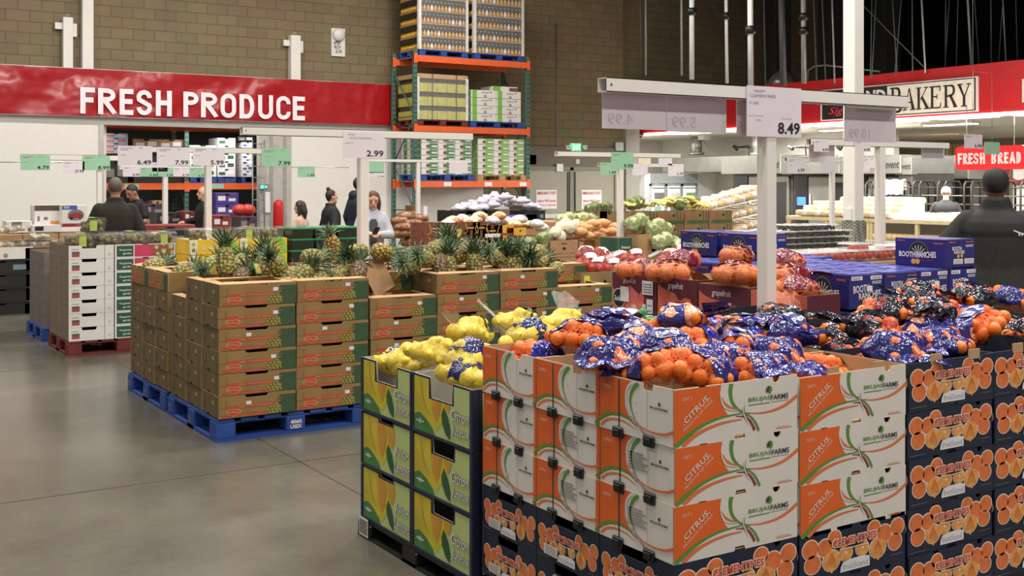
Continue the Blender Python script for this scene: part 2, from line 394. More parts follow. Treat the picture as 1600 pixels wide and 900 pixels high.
q = MB(); a = at_v(869, 36, BV-.03); b = at_v(871, 232, BV-.03); e = at_v(874, 245, BV-.03); f = at_v(880, 252, BV-.03); g = at_v(897, 252, BV-.03)
q.tube([a, b, e, f, g], .014, GREYBOX, 6); q.build('conduit', None, 'thin metal conduit running down the block wall to the exit sign', 'conduit')
q = MB(); q.tube([at_v(913, 229, BV-.03), at_v(958, 229, BV-.03)], .012, GREYBOX, 6); q.build('conduit', None, 'short level conduit from exit sign to grey electrical box', 'conduit')
# red banner over the cooler
def banner_mat():
    m = M('banner_red', (160, 18, 26), .22, var=.04, spec=.6)
    nt = m.node_tree; b = nt.nodes['Principled BSDF']; g = nd(nt, 'ShaderNodeNewGeometry'); sp = nd(nt, 'ShaderNodeSeparateXYZ'); nt.links.new(g.outputs['Position'], sp.inputs[0])
    n = nd(nt, 'ShaderNodeTexNoise', Scale=1.6, Detail=1.5); nt.links.new(g.outputs['Position'], n.inputs['Vector'])
    bp = nd(nt, 'ShaderNodeBump', Strength=.55, Distance=.25); nt.links.new(n.outputs['Fac'], bp.inputs['Height']); nt.links.new(bp.outputs['Normal'], b.inputs['Normal'])
    return m
BR = banner_mat(); LETTER = M('banner_letter', (240, 226, 232), .4, var=.02)
GV = CV-.10
bz0 = at_v(310, 187, GV).z; bz1 = at_v(310, 117, GV).z; bu1 = at_v(619, 160, GV).x
t = thing('banner', 'long glossy red banner reading FRESH PRODUCE above the white cooler wall', 'sign', (0, GV, bz0))
q = MB(); nx = 60
rows = []
for j in range(7):
    z = (bz1-bz0)*j/6; rows.append([(-12+(bu1+12)*i/nx, -.03*mnoise.noise(Vector((i*.55, j*.8, 3)))*(.4+.6*(j in (0, 6)))-.03, z) for i in range(nx+1)])
q.loft(rows, BR, True, caps=False, closed=False); q.build('vinyl_sheet', t)
q = MB(); q.box((-12, -.02, -.01), (bu1, .10, .005), STEEL); q.box((-12, -.02, bz1-bz0-.005), (bu1, .10, bz1-bz0+.01), STEEL); q.build('rail', t)
q = MB(); l0 = at_v(124, 158, GV).x; l1 = at_v(474, 158, GV).x; zt = at_v(300, 144, GV).z-bz0; zb = at_v(300, 183, GV).z-bz0
p = Panel(q, (l0, -.062, zb), (1,0,0), (0,0,1), l1-l0, zt-zb, .001)
vs = (l0, l1); block_text(p, [(c, (at_v(a/4, 160, GV).x-l0)/(l1-l0), (at_v(b/4, 160, GV).x-l0)/(l1-l0)) for c, a, b in (('F',497,588),('R',608,718),('E',742,828),('S',846,945),('H',968,1068),('P',1140,1235),('R',1250,1352),('O',1370,1470),('D',1490,1583),('U',1605,1700),('C',1718,1810),('E',1822,1898))], LETTER)
q.build('lettering', t, label='white capital letters')
# painted wireway posts on the block wall
def wireway(x0, x1, y0, y1, lab, cap=True):
    A = at_v(x0, y0, BV-.1); B = at_v(x1, y1, BV-.1); zb = max(B.z, 3.0); w = B.x-A.x
    t = thing('wall_post', lab, 'post', (A.x, BV-.001, zb-.15)); h = A.z-zb+.15
    q = MB(); q.box((0, -.16, 0), (w, 0, h), WHITE_PAINT); q.build('shaft', t)
    if cap:
        q = MB(); q.tube([(w*.35, -.08, h), (w*.38, -.08, h+.06), (w*.62, -.08, h+.06), (w*.65, -.08, h)], .012, STEEL, 6); q.build('lifting_eye', t)
        q = MB(); q.box((-.13, -.1, h-.22), (0, -.03, h-.1), WHITE_PAINT); q.box((w, -.1, h-.34), (w+.08, -.03, h-.1), WHITE_PAINT); q.build('bracket', t)
wireway(98, 113, 27, 103, 'short white steel post with brackets above the left end of the banner')
wireway(128, 145, -60, 104, 'tall white steel post rising above the letter F of the banner', False)
wireway(453, 468, 55, 122, 'short white steel post with brackets above the end of PRODUCE')
A = at_v(517, 44, BV); B = at_v(538, 89, BV); t = thing('wifi_panel', 'white access point panel with black lettering high on the block wall', 'access point', (A.x, BV, B.z))
q = MB(); w = B.x-A.x; h = A.z-B.z; q.box((0, -.04, 0), (w, -.001, h), WHITE_PAINT); p = Panel(q, (0, -.04, 0), (1,0,0), (0,0,1), w, h, .002)
for k, s in enumerate(('AP20', 'RCV', '2.10')): p.text(s, .12+.08*k, .42-.15*k, .62+(0 if k else .02)+.06*k, .54-.15*k, INK, bold=.03)
q.build('board', t); q = MB(); q.lathe([(.13, -.01), (.14, .02), (.12, .06), (.03, .08)], WHITE_PAINT, 20); o = q.build('antenna_dome', t); o.location = (w*.5, -.05, h*.77); o.rotation_euler = (PI/2, 0, 0)
# ---------------------------------------------------------------- bakery shell
KU = 17.8
BKRED = M('bakery_red', (178, 24, 30), .4, var=.03)
BKWALL = M('bakery_wall', (214, 210, 202), .5, var=.03)
BKCEIL = M('bakery_ceiling', (236, 230, 216), .7, var=.04)
fz0 = at_u(1500, 182, KU).z; fz1 = at_u(1500, 103, KU).z
mb = MB(); mb.box((KU, -6, fz0), (KU+.25, BV+.6, fz1), BKRED); struct('wall_bakery_fascia', mb)
mb = MB(); mb.box((KU+.25, -6, fz0+.12), (38, 30, fz0+.22), BKCEIL); struct('ceiling_bakery', mb)
mb = MB(); mb.box((22.7, 18.3, 0), (22.9, 30, fz0+.12), BKWALL); mb.box((RW+.42, 27.0, 0), (22.7, 27.2, fz0+.12), BKWALL); mb.box((RW+.4, BV+.3, 0), (RW+.5, 27.0, fz0+.1), BKWALL); struct('wall_bakery', mb)
mb = MB(); mb.box((30, -6, 0), (30.2, 30, fz0+.12), M('bakery_far_wall', (150, 142, 126), .6)); struct('wall_bakery_far', mb)
TUBE = M('lamp_tube', (255, 250, 238), .4, emit=4.0)
def strip(u, v, lab):
    t = thing('strip_light', lab, 'ceiling light', (u, v, fz0+.12), 0, 'strip lights in the bakery ceiling')
    q = MB(); q.box((-.17, -.64, -.05), (.17, .64, 0), WHITE_PAINT); q.build('housing', t)
    q = MB(); q.box((-.13, -.6, -.066), (.13, .6, -.05), TUBE); q.build('diffuser', t)
ki = 0
NAMES = ['first', 'second', 'third', 'fourth', 'fifth', 'sixth', 'seventh', 'eighth', 'ninth', 'tenth', 'eleventh', 'twelfth']
for u, rown in ((19.3, 'row nearest the red fascia'), (21.2, 'middle row'), (23.5, 'third row'), (26.2, 'row farthest from the fascia')):
    for j, v in enumerate((9.0, 10.6, 12.2, 13.8, 15.4, 17.0, 18.6, 20.2, 21.8) if u < 20 else ((9.6, 12.6, 15.6, 18.6) if u < 22 else (9.6, 11.6, 13.4))):
        strip(u, v, '%s strip light from the right in the bakery ceiling, %s' % (NAMES[j], rown))
q = MB(); q.box((KU-.06, 6, fz0-.03), (KU+.02, BV-.2, fz0+.03), TUBE); q.build('light_strip', None, 'long bright light strip along the bottom of the red bakery fascia', 'light')
# bakery sign on the fascia (the plane faces -u; s runs towards the camera)
def fas(x, y): return at_u(x, y, KU-.03)
A = fas(1282, 190); B = fas(1528, 120)
L_ = A.y-B.y
ztl = at_u(1528, 119, KU-.03).z; zbl = at_u(1528, 174, KU-.03).z
t = thing('bakery_sign', 'framed black and white BAKERY sign board on the red fascia', 'sign', (KU-.03, A.y, zbl))
q = MB(); hh = ztl-zbl
q.box((0, -L_, 0), (.03, 0, hh), PAPER); p = Panel(q, (0, 0, 0), (0,-1,0), (0,0,1), L_, hh, .003)
CREAM = M('sign_cream', (238, 234, 222), .5); p.rect(.012, .03, .988, .97, INK, 1); p.rect(.46, .06, .98, .94, CREAM, 2)
p.text('KIRKLAND', .04, .50, .45, .86, PAPER, 3, bold=.045)
REDS = M('sign_red_script', (214, 58, 60), .5); p.text('Signature', .06, .12, .40, .42, REDS, 3, shear=.35)
q.build('board', t)
# serif capitals of BAKERY
SERIF = {
 'B': [[(0,0),(.55,0),(.55,.06),(0,.06)],[(0,.94),(.5,.94),(.5,1),(0,1)],[(.12,.06),(.30,.06),(.30,.94),(.12,.94)],('b',[(.45,.97),(.68,.93),(.76,.77),(.68,.6),(.42,.53)],.08,.2),('b',[(.42,.52),(.78,.47),(.9,.27),(.78,.08),(.45,.03)],.08,.22)],
 'A': [[(0,0),(.3,0),(.3,.05),(0,.05)],[(.58,0),(1,0),(1,.05),(.58,.05)],[(.12,.05),(.18,.05),(.5,.9),(.47,1)],[(.47,1),(.54,1),(.92,.05),(.70,.05)],[(.26,.32),(.64,.32),(.64,.38),(.28,.38)]],
 'K': [[(0,0),(.42,0),(.42,.05),(0,.05)],[(0,.95),(.42,.95),(.42,1),(0,1)],[(.12,.05),(.3,.05),(.3,.95),(.12,.95)],[(.30,.42),(.36,.42),(.86,.95),(.78,.95)],[(.38,.52),(.5,.62),(1,.05),(.76,.05)],[(.62,0),(1.05,0),(1.05,.05),(.62,.05)],[(.62,.95),(.96,.95),(.96,1),(.62,1)]],
 'E': [[(0,0),(.85,0),(.9,.25),(.84,.25),(.78,.06),(0,.06)],[(0,.94),(.76,.94),(.78,.76),(.84,.76),(.84,1),(0,1)],[(.12,.06),(.3,.06),(.3,.94),(.12,.94)],[(.3,.49),(.58,.49),(.58,.55),(.3,.55)],[(.55,.40),(.61,.40),(.61,.64),(.55,.64)]],
 'R': [[(0,0),(.42,0),(.42,.05),(0,.05)],[(0,.94),(.5,.94),(.5,1),(0,1)],[(.12,.05),(.3,.05),(.3,.94),(.12,.94)],('b',[(.45,.97),(.72,.93),(.8,.75),(.7,.57),(.30,.5)],.08,.2),[(.45,.52),(.62,.55),(1.02,.05),(.78,.05)],[(.74,0),(1.05,0),(1.05,.05),(.74,.05)]],
 'Y': [[(.28,0),(.72,0),(.72,.05),(.28,.05)],[(.41,.05),(.59,.05),(.59,.45),(.41,.45)],[(.41,.45),(.55,.45),(.26,.95),(.06,.95)],[(.5,.45),(.59,.45),(.9,.95),(.82,.95)],[(0,.95),(.4,.95),(.4,1),(0,1)],[(.68,.95),(1,.95),(1,1),(.68,1)]]}
q = MB(); x = .48; wd = .078
for k, ch in enumerate('BAKERY'):
    p = Panel(q, Vector((0,0,0))+Vector((0,-1,0))*(L_*(x))+Vector((0,0,1))*(hh*(.16 if k else .10)), (0,-1,0), (0,0,1), L_*wd, hh*(.66 if k else .78), .003)
    for g in SERIF[ch]:
        if g[0] == 'b': p.band(g[1], g[2], g[2], INK, 4, wm=g[3]*.6)
        else: p.poly(g, INK, 4)
    x += wd*1.04
q.build('lettering', t)
q = MB(); p = Panel(q, (KU-.004, at_u(1595, 130, KU).y, at_u(1600, 166, KU).z), (0,-1,0), (0,0,1), 3.2, .30, .003); p.text('C  O  L  D', 0, 0, .01, 1, CREAM)
a = at_u(1598, 160, KU-.01); q = MB(); q.box((KU-.03, a.y-.5, a.z), (KU-.002, a.y, a.z+.40), CREAM); q.build('sign', None, 'pale sign edge on the red fascia at the right edge of the photo', 'sign')
# second red fascia seen low behind the hanging cards
q = MB(); A = at_v(1003, 196, BV+1.2); B = at_v(1140, 212, BV+1.2)
q.box((A.x, BV+1.2, fz0-.02), (KU+.02, BV+1.3, fz1), BKRED); q.build('fascia', None, 'short red fascia panel turning the corner beside the grey pillar', 'sign')
# ---------------------------------------------------------------- cartons
def outline(w, h, top=(), bot=()):
    """wall outline in metres with notches: (s0, s1, depth, slope) in units of w / h / w"""
    pts = [(0, 0)]
    for a, b, d, k in bot: pts += [(a*w, 0), ((a+k)*w, d*h), ((b-k)*w, d*h), (b*w, 0)]
    pts += [(w, 0), (w, h)]
    for a, b, d, k in sorted(top, reverse=True):
        if k == 'o':                                     # half-round cut
            c = (a+b)/2*w; r = (b-a)/2*w
            pts += [(c+r*math.cos(PI*i/8), h-d*h*math.sin(PI*i/8)) for i in range(9)]
        else: pts += [(b*w, h), ((b-k)*w, h-d*h), ((a+k)*w, h-d*h), (a*w, h)]
    pts.append((0, h)); return pts
def carton(mb, L, W, h, mo, mi, front=((), ()), left=((), ()), right=((), ()), back=((), ()), th=.005, mfront=None, mleft=None):
    x, y = L/2, W/2
    def wall(o, ax, w, cut, m):
        mb.prism(outline(w, h, *cut), o, ax, (0,0,1), th, m, mi)
    wall((-x, -y, 0), (1,0,0), L, front, mfront or mo); wall((x, y, 0), (-1,0,0), L, back, mo)
    wall((-x, y-th, 0), (0,-1,0), W-2*th, left, mleft or mo); wall((x, -y+th, 0), (0,1,0), W-2*th, right, mo)
    mb.box((-x+th, -y+th, .002), (x-th, y-th, .007), mi)
ORD = ['top', 'second', 'third', 'fourth', 'fifth', 'sixth', 'seventh', 'eighth']
def tier_word(i, n):
    """i counted from the bottom"""
    k = n-1-i
    return 'topmost box' if k == 0 else ('bottom box' if i == 0 else '%s box from the top' % NAMES[k])
# pallets
def pallet(name, L, W, h, m, label, loc, rz=0, group=None, mark=None, cat='pallet'):
    t = thing(name, label, cat, loc, rz, group); x, y = L/2, W/2
    b = h*.62; tb = h*.15
    for sx in (-1, 0, 1):
        for sy in (-1, 0, 1):
            bw = .14; cx = sx*(x-bw/2); cy = sy*(y-bw/2)
            q = MB(); q.bbox((cx-bw/2, cy-bw/2, tb), (cx+bw/2, cy+bw/2, h*.82), m, .006)
            if mark and sy == -1 and sx == 0:
                p = Panel(q, (cx-bw/2, cy-bw/2, tb), (1,0,0), (0,0,1), bw, h*.6, .002); p.text('4060', .2, .5, .8, .82, PAPER, bold=.03); p.text('USEX', .2, .14, .8, .44, PAPER, bold=.03)
            if mark and sx == -1 and sy != -1:
                p = Panel(q, (cx-bw/2, cy+bw/2, tb), (0,-1,0), (0,0,1), bw, h*.6, .002); p.text('4060', .25, .5, .75, .75, GREYBOX, bold=.02); p.text('USEX', .25, .2, .75, .42, GREYBOX, bold=.02)
            q.build('block', t)
    q = MB()
    for sy in (-1, 0, 1): q.box((-x, sy*(y-.07)-.07, 0), (x, sy*(y-.07)+.07, tb), m)
    for sx in (-1, 1): q.box((sx*(x-.07)-.07, -y+.14, 0), (sx*(x-.07)+.07, y-.14, tb), m)
    q.build('bottom_boards', t)
    q = MB()
    for k in range(7): cx = -x+.07+(L-.14)*k/6; q.box((cx-.06, -y, h*.86), (cx+.06, y, h), m)
    for sy in (-1, 0, 1): q.box((-x, sy*(y-.07)-.06, h*.78), (x, sy*(y-.07)+.06, h*.86), m)
    q.build('top_boards', t)
    return t
PBLUE = M('pallet_blue', (34, 70, 142), .6, var=.18, scale=5)
PRED = M('pallet_red', (104, 36, 34), .65, var=.2, scale=5)
PWOOD = M('pallet_wood', (176, 140, 96), .75, var=.15)
PBLACK = M('pallet_black', (20, 20, 22), .45, var=.2)

# ------------------------------------------------ citrus boxes
OR_ = M('print_orange', (226, 100, 36), .5, var=.04)
CW = M('citrus_white', (222, 216, 208), .55, var=.03)
GRN = M('print_green', (88, 142, 58), .5, var=.05)
OR2 = M('print_orange_line', (222, 116, 66), .5, var=.04)
BRN = M('print_maroon', (142, 52, 48), .5, var=.04)
DGR = M('print_dark', (52, 62, 54), .5, var=.04)
GREYT = M('print_grey', (128, 124, 120), .6, var=.1)
def citrus_art_long(p):
    p.poly([(0,.03),(.05,.10),(.12,.22),(.2,.31),(.3,.39),(.42,.44),(.385,.56),(.362,.7),(.355,.85),(.365,1),(0,1)], OR_, 1)
    p.band([(0,.0),(.07,.13),(.16,.26),(.26,.36),(.38,.42),(.53,.44)], .10, .02, GRN, 2)
    p.band([(.06,.0),(.13,.13),(.21,.22),(.31,.29),(.42,.325),(.53,.33)], .10, .02, OR2, 2)
    p.band([(.445,1),(.437,.85),(.45,.68),(.49,.54),(.545,.45),(.6,.41)], .10, .01, GRN, 2)
    p.band([(.355,.82),(.375,.68),(.42,.57),(.495,.5)], .01, .01, CW, 3, wm=.10)
    p.band([(.365,.78),(.39,.66),(.43,.58),(.495,.515)], .01, .01, OR2, 4, wm=.05)
    p.band([(.58,.43),(.68,.395),(.8,.41),(.9,.48),(1,.62)], .012, .075, OR2, 2)
    p.band([(.48,.40),(.55,.37),(.60,.27),(.635,.10)], .012, .06, BRN, 2)
    p.band([(.545,.43),(.60,.36),(.64,.24),(.67,.08)], .02, .05, GRN, 3)
    p.band([(.55,.60),(.54,.5),(.552,.38),(.585,.22)], .006, .006, CW, 4, wm=.045)
    p.band([(.555,.60),(.546,.5),(.558,.39),(.60,.2)], .006, .006, BRN, 5, wm=.018)
    p.text('CAT 1', .06, .80, .13, .86, CW, 3)
    p.text('.CITRUS.', .075, .36, .32, .47, CW, 3, bold=.012, ang=.62)
    p.text('PRODUCE OF CHILE', .075, .26, .345, .305, CW, 3, ang=.62)
    p.text('BRUJAS', .585, .60, .765, .70, GRN, 3, bold=.008); p.text('FARMS', .77, .60, .92, .70, DGR, 3, bold=.012)
    p.rect(.585, .555, .76, .572, GRN, 2); p.rect(.77, .563, .92, .572, GREYT, 2)
    p.poly([(.755+.026*math.cos(a*PI/8), .80+.075*math.sin(a*PI/8)) for a in range(-2, 9)]+[(.765,.72)], GRN, 3)
    p.poly([(.755,.875),(.729,.80),(.735,.75),(.757,.79)], DGR, 4)
    p.rect(.82, .055, .95, .066, OR2, 2); p.rect(.82, .085, .93, .092, OR2, 2)
def citrus_art_short(p, strip, lines):
    p.rect(0, 0, .275, 1, OR_, 1); p.rect(.275, 0, .29, 1, INK, 4)
    p.poly([(.29,.2),(.29,1),(.46,1),(.39,.86),(.355,.7),(.36,.52),(.40,.38),(.46,.28)], OR_, 1)
    p.band([(.47,1),(.395,.86),(.37,.68),(.39,.5),(.46,.33),(.52,.24)], .055, .02, CW, 2)
    p.band([(.55,1),(.47,.86),(.435,.68),(.45,.5),(.50,.32)], .09, .015, GRN, 3)
    p.poly([(0,0),(.56,0),(.5,.2),(.42,.28),(.3,.31),(.16,.27),(.06,.18),(0,.1)], CW, 2)
    p.band([(0,.14),(.08,.25),(.18,.32),(.30,.335),(.42,.30),(.52,.2)], .08, .02, GRN, 3)
    p.band([(.02,.04),(.1,.16),(.2,.22),(.30,.235),(.40,.21),(.50,.14)], .06, .015, OR2, 3)
    p.band([(.50,.27),(.62,.20),(.76,.17),(.9,.20),(1,.28)], .012, .06, OR2, 3)
    p.band([(.45,.36),(.54,.22),(.62,.10),(.68,0)], .01, .02, BRN, 4); p.band([(.48,.36),(.57,.22),(.64,.12),(.70,0)], .01, .025, GREYT, 4)
    if strip: p.rect(.95, 0, 1, 1, OR_, 2); p.band([(.95,.02),(1,.1)], .1, .1, GRN, 3)
    p.text('CAT 1', .05, .86, .13, .90, OR2, 3); p.text('CITRUS', .05, .78, .16, .84, CW, 3); p.rect(.05, .70, .2, .71, OR2, 3); p.rect(.05, .67, .2, .68, OR2, 3)
    p.text('BRUJASFARMS', .70, .58, .93, .64, DGR, 3, bold=.02); p.disc(.82, .70, .035, DGR, 3, 8); p.rect(.655, .0, .66, 1, GREYT if False else M('crease', (196, 190, 182), .6), 2)
    if lines:
        for k, w in enumerate((.20, .24, .19, .26, .22, .25)): p.rect(.40, .70-.055*k, .40+w, .735-.055*k, M('stamp_grey', (150, 146, 142), .7), 3)
    else:
        for a, b in ((.52, .62), (.52, .45)): p.disc(a, b, .014, GREYT, 3, 6)
CL_, CWD, CH = .565, .398, .19
_cit = {}
def citrus_box(label, loc, strip=True, lines=False, clips=True, rz=0):
    key = (strip, lines)
    if key not in _cit:
        q = MB()
        carton(q, CL_, CWD, CH, CW, KRAFT_IN, front=([(.19,.25,.10,'o'), (.79,.85,.10,'o')], [(.47,.56,.07,.008)]), left=([(.60,.74,.12,.01)], []))
        citrus_art_long(Panel(q, (-CL_/2, -CWD/2, 0), (1,0,0), (0,0,1), CL_, CH*.985))
        citrus_art_short(Panel(q, (-CL_/2, CWD/2, 0), (0,-1,0), (0,0,1), CWD, CH*.985), strip, lines)
        c = MB(); c.bbox((-CL_/2-.014, -.028, -.018), (-CL_/2-.001, .028, .020), BLACKP, .005); c.bbox((-CL_/2-.019, -.018, -.010), (-CL_/2-.013, .018, .012), BLACKP, .003)
        f = MB(); f.box((-.03, -.001, 0), (.03, .003, .022), KRAFT_IN)
        _cit[key] = (q.mesh('carton'), c.mesh('stacking_clip'), f.mesh('lid_tab'))
    a, c, f = _cit[key]
    t = thing('citrus_box', label, 'box', loc, rz, 'orange and white citrus boxes')
    link('carton', a, t)
    if clips:
        for s in (.28, .70): o = link('stacking_clip', c, t, label='black plastic clip'); o.location = (0, CWD/2-s*CWD, 0)
    else:
        for s in (.31, .75):
            o = link('lid_tab', f, t, label='bare cardboard tab'); o.location = (-CL_/2+s*CL_, -CWD/2+.006, CH)
    return t
# ------------------------------------------------ clementine boxes
NAVY = M('clementine_navy', (22, 31, 56), .45, var=.10, spec=.5)
NAVYIN = M('clementine_inside', (34, 40, 54), .7)
CLO = M('print_clementine', (222, 118, 62), .5, var=.16, scale=26)
CLO2 = M('print_clementine_light', (228, 158, 84), .5, var=.22, scale=40)
CLW = M('print_outline', (240, 212, 190), .5)
CLR = M('print_red', (206, 70, 56), .5, var=.03)
def clem_art(p, wide, label=False):
    k = .9 if not wide else 1.2
    circ = [(.095,.69,.18),(.115,.39,.18),(.225,.66,.17),(.315,.81,.15),(.69,.82,.15),(.79,.66,.18),(.92,.74,.17),(.895,.44,.17)]
    peel = [(.285,.38,.20),(.725,.40,.20)]; half = [(.42,.46,.15),(.575,.48,.15)]
    for s, t, r in circ+peel+half: p.disc(s, t, r*k+.028, CLW, 1, 16, ry=r+.022)
    for s, t, r in circ: p.disc(s, t, r*k, CLO, 2, 16, ry=r)
    for s, t, r in peel:
        p.disc(s, t, r*k, CLO2, 3, 16, ry=r)
        for a in range(7): c = .6+a*.32; p.band([(s, t+r*.75), (s+math.cos(PI-c)*r*k*.45*p.h/p.w, t+r*.1), (s+math.cos(PI-c)*r*k*.7*p.h/p.w, t-r*.75)], .006, .006, CLO, 4, wm=.012)
        p.poly([(s-.02, t-r*.9), (s+.02, t-r*.9), (s+.008, t-r*1.22), (s-.008, t-r*1.22)], CLO2, 3)
    for s, t, r in half: p.disc(s, t, r*k, CLO2, 3, 14, ry=r); p.disc(s, t+.01, r*k*.22, CLW, 4, 8, ry=r*.22)
    p.rect(.31, .655, .70, .815, CLW, 5) if False else None
    p.text('CLEMENTINES', .282, .61, .718, .80, CLW, 5, bold=.085); p.text('CLEMENTINES', .292, .63, .708, .78, CLR, 6, bold=.025)
    p.band([(.41,.60),(.5,.585),(.59,.61)], .01, .01, INK, 6, wm=.035); p.rect(.37, .545, .63, .565, CLW, 6)
    p.poly([(.36,.10),(.64,.10),(.64,.30),(.58,.335),(.46,.33),(.385,.29),(.365,.2)], PAPER, 5)
    LB = M('print_lilac', (170, 176, 190), .5); p.text('fruitStand', .385, .14, .62, .26, LB, 6)
    p.rect(.0+.02, .075, .2, .085, GREYT, 2); p.rect(.84, .17, .97, .18, GREYT, 2)
    if label:
        p.rect(.14, .16, .36, .42, PAPER, 7)
        for j in range(5): p.rect(.16, .19+.045*j, .34, .205+.045*j, GREYT, 8)
KL, KW, KH = .52, .398, .185
_clem = {}
def clem_box(label, loc, opened=False, L=KL, sticker=False, rz=0):
    key = (opened, L, sticker)
    if key not in _clem:
        q = MB()
        carton(q, L, KW, KH, NAVY, NAVYIN, front=([(.28,.34,.10,'o'), (.80,.86,.10,'o')], [(.45,.56,.06,.01)]), left=([(.28,.68,.20,.02)], []))
        clem_art(Panel(q, (-L/2, -KW/2, 0), (1,0,0), (0,0,1), L, KH*.985), True)
        clem_art(Panel(q, (-L/2, KW/2, 0), (0,-1,0), (0,0,1), KW, KH*.80), False, sticker)
        f = MB(); f.box((-.034, -.001, -.012), (.034, .004, .026), KRAFT_IN)
        _clem[key] = (q.mesh('carton'), f.mesh('lid_tab'))
    a, f = _clem[key]
    t = thing('clementine_box', label, 'box', loc, rz, 'navy clementine boxes')
    link('carton', a, t)
    if opened:
        for s in (.31, .76): o = link('lid_tab', f, t, label='bare cardboard tab'); o.location = (-L/2+s*L, -KW/2-.002, KH)
    return t
# front stack: three citrus tiers on two clementine tiers
U0, V0 = 2.42, 2.82
PZ = .13
pallet('pallet', 1.16, 1.18, PZ-.002, PBLACK, 'black plastic pallet under the citrus and clementine stack', (U0+.58, V0+.60, 0), 0, 'black pallets')
colname = {(0, 0): 'corner column by the aisle', (0, 1): 'second column along the aisle side', (0, 2): 'third aisle column, beside the lemons', (1, 0): 'right hand column of the front face', (1, 1): 'column behind the right front one', (1, 2): 'innermost rear column of the citrus stack'}
CZ = .50
for (i, j), nm in colname.items():
    cu = U0+CL_/2+i*(CL_+.012); cv = V0+CWD/2+j*(CWD+.004)
    for k in range(3):
        if i == 1 and j > 0 and k < 2: continue
        z = CZ+k*CH-(.014 if i == 1 else 0)
        word = ('top', 'middle', 'lower')[2-k]
        citrus_box('%s citrus box, %s' % (word, nm), (cu+.004*((k+i) % 2), cv, z), strip=(j > 0), lines=(k < 2 and j < 2) , clips=(i == 0))
    for k in range(2):
        if i == 1 and j > 0: continue
        z = PZ+k*KH
        clem_box('navy clementine box, %s of two under the citrus, %s' % (('lower', 'upper')[k], nm), (cu, cv, z), L=CL_, sticker=(i == 0))
# right stack of clementines
pallet('pallet', 1.10, 1.18, PZ-.002, PBLACK, 'black plastic pallet under the tall navy clementine stack', (3.585+.56, V0+.60, 0), 0, 'black pallets')
for i, nm in enumerate(('column beside the citrus stack', 'column at the right photo edge')):
    cu = 3.585+KL/2+i*(KL+.012)
    for j, row in enumerate(('', ' second row back', ' third row back')):
        for k in range(5):
            if j and k < 3: continue
            if i == 0 and j == 1 and k == 4: continue
            z = PZ+k*KH
            clem_box('navy clementine box, %s, %s%s' % (NAMES[4-k]+' from the top', nm, row), (cu, V0+KW/2+j*(KW+.004)+.006*((k*3+i) % 2), z), opened=(k == 4))
# ------------------------------------------------ lemon boxes
LYEL = M('lemon_print_yellow', (206, 186, 48), .5, var=.16, scale=7)
LAMB = M('lemon_print_amber', (206, 150, 48), .5, var=.18, scale=8)
LGRN = M('lemon_print_green', (66, 128, 58), .5, var=.12)
LLEAF = M('lemon_print_leaf', (38, 88, 46), .5, var=.1)
LPALE = M('lemon_print_pale', (190, 204, 130), .5, var=.08, scale=5)
LNAVY = M('lemon_navy_edge', (34, 38, 66), .45, var=.08)
LW_, LD_, LH_ = .53, .50, .262         # along v (seen face), along u, height
def lemon_art(p, near, notch):
    f = .025
    p.rect(0, 0, 1, 1, LNAVY, 1); p.rect(f, .035, 1-f, .965, LPALE, 2)
    p.poly([(f,.30),(f,.965),(.60,.965),(.62,.6),(.52,.32),(.42,.12),(.3,.22),(.14,.34)], LYEL, 3)
    p.poly([(.30,.965),(.48,.965),(.52,.7),(.47,.4),(.42,.28),(.34,.5)], LAMB, 4)
    p.poly([(.52,.965),(.66,.965),(.68,.7),(.63,.52),(.56,.62)], LAMB, 4)
    p.band([(.14,.95),(.17,.7),(.22,.5),(.3,.35)], .01, .01, LAMB, 4, wm=.05)
    p.poly([(f,.035),(f,.30),(.12,.36),(.24,.28),(.36,.14),(.40,.035)], LGRN, 4)
    p.poly([(.55,.58),(.62,.42),(.66,.22),(.65,.07),(.58,.14),(.52,.30),(.51,.44)], LLEAF, 5)
    for a in range(8): p.poly([(.14+.055*math.cos(a*PI/4-.2), .21+.06*math.sin(a*PI/4-.2)), (.14+.02*math.cos(a*PI/4+.2), .21+.022*math.sin(a*PI/4+.2)), (.14+.02*math.cos(a*PI/4-.6), .21+.022*math.sin(a*PI/4-.6))], PAPER, 6)
    p.rect(.07, .20, .21, .22, PAPER, 6)
    a, b = ('Citron', 'Juteux') if near else ('Juicy', 'Lemons')
    p.text(a, .675, .42, .955, .60, LNAVY, 6, shear=.25, bold=.035, ang=-.0); p.text(a, .675, .42, .955, .60, PAPER, 7, shear=.25, bold=.01)
    p.text(b, .675, .15, .965, .33, LNAVY, 6, shear=.25, bold=.035); p.text(b, .675, .15, .965, .33, PAPER, 7, shear=.25, bold=.01)
def lemon_face(q, w, h, o, ax, near, cut):
    """front wall with its print cut by the notch"""
    q.prism(outline(w, h, cut), o, ax, (0,0,1), .006, LNAVY, PAPER)
_lem = {}
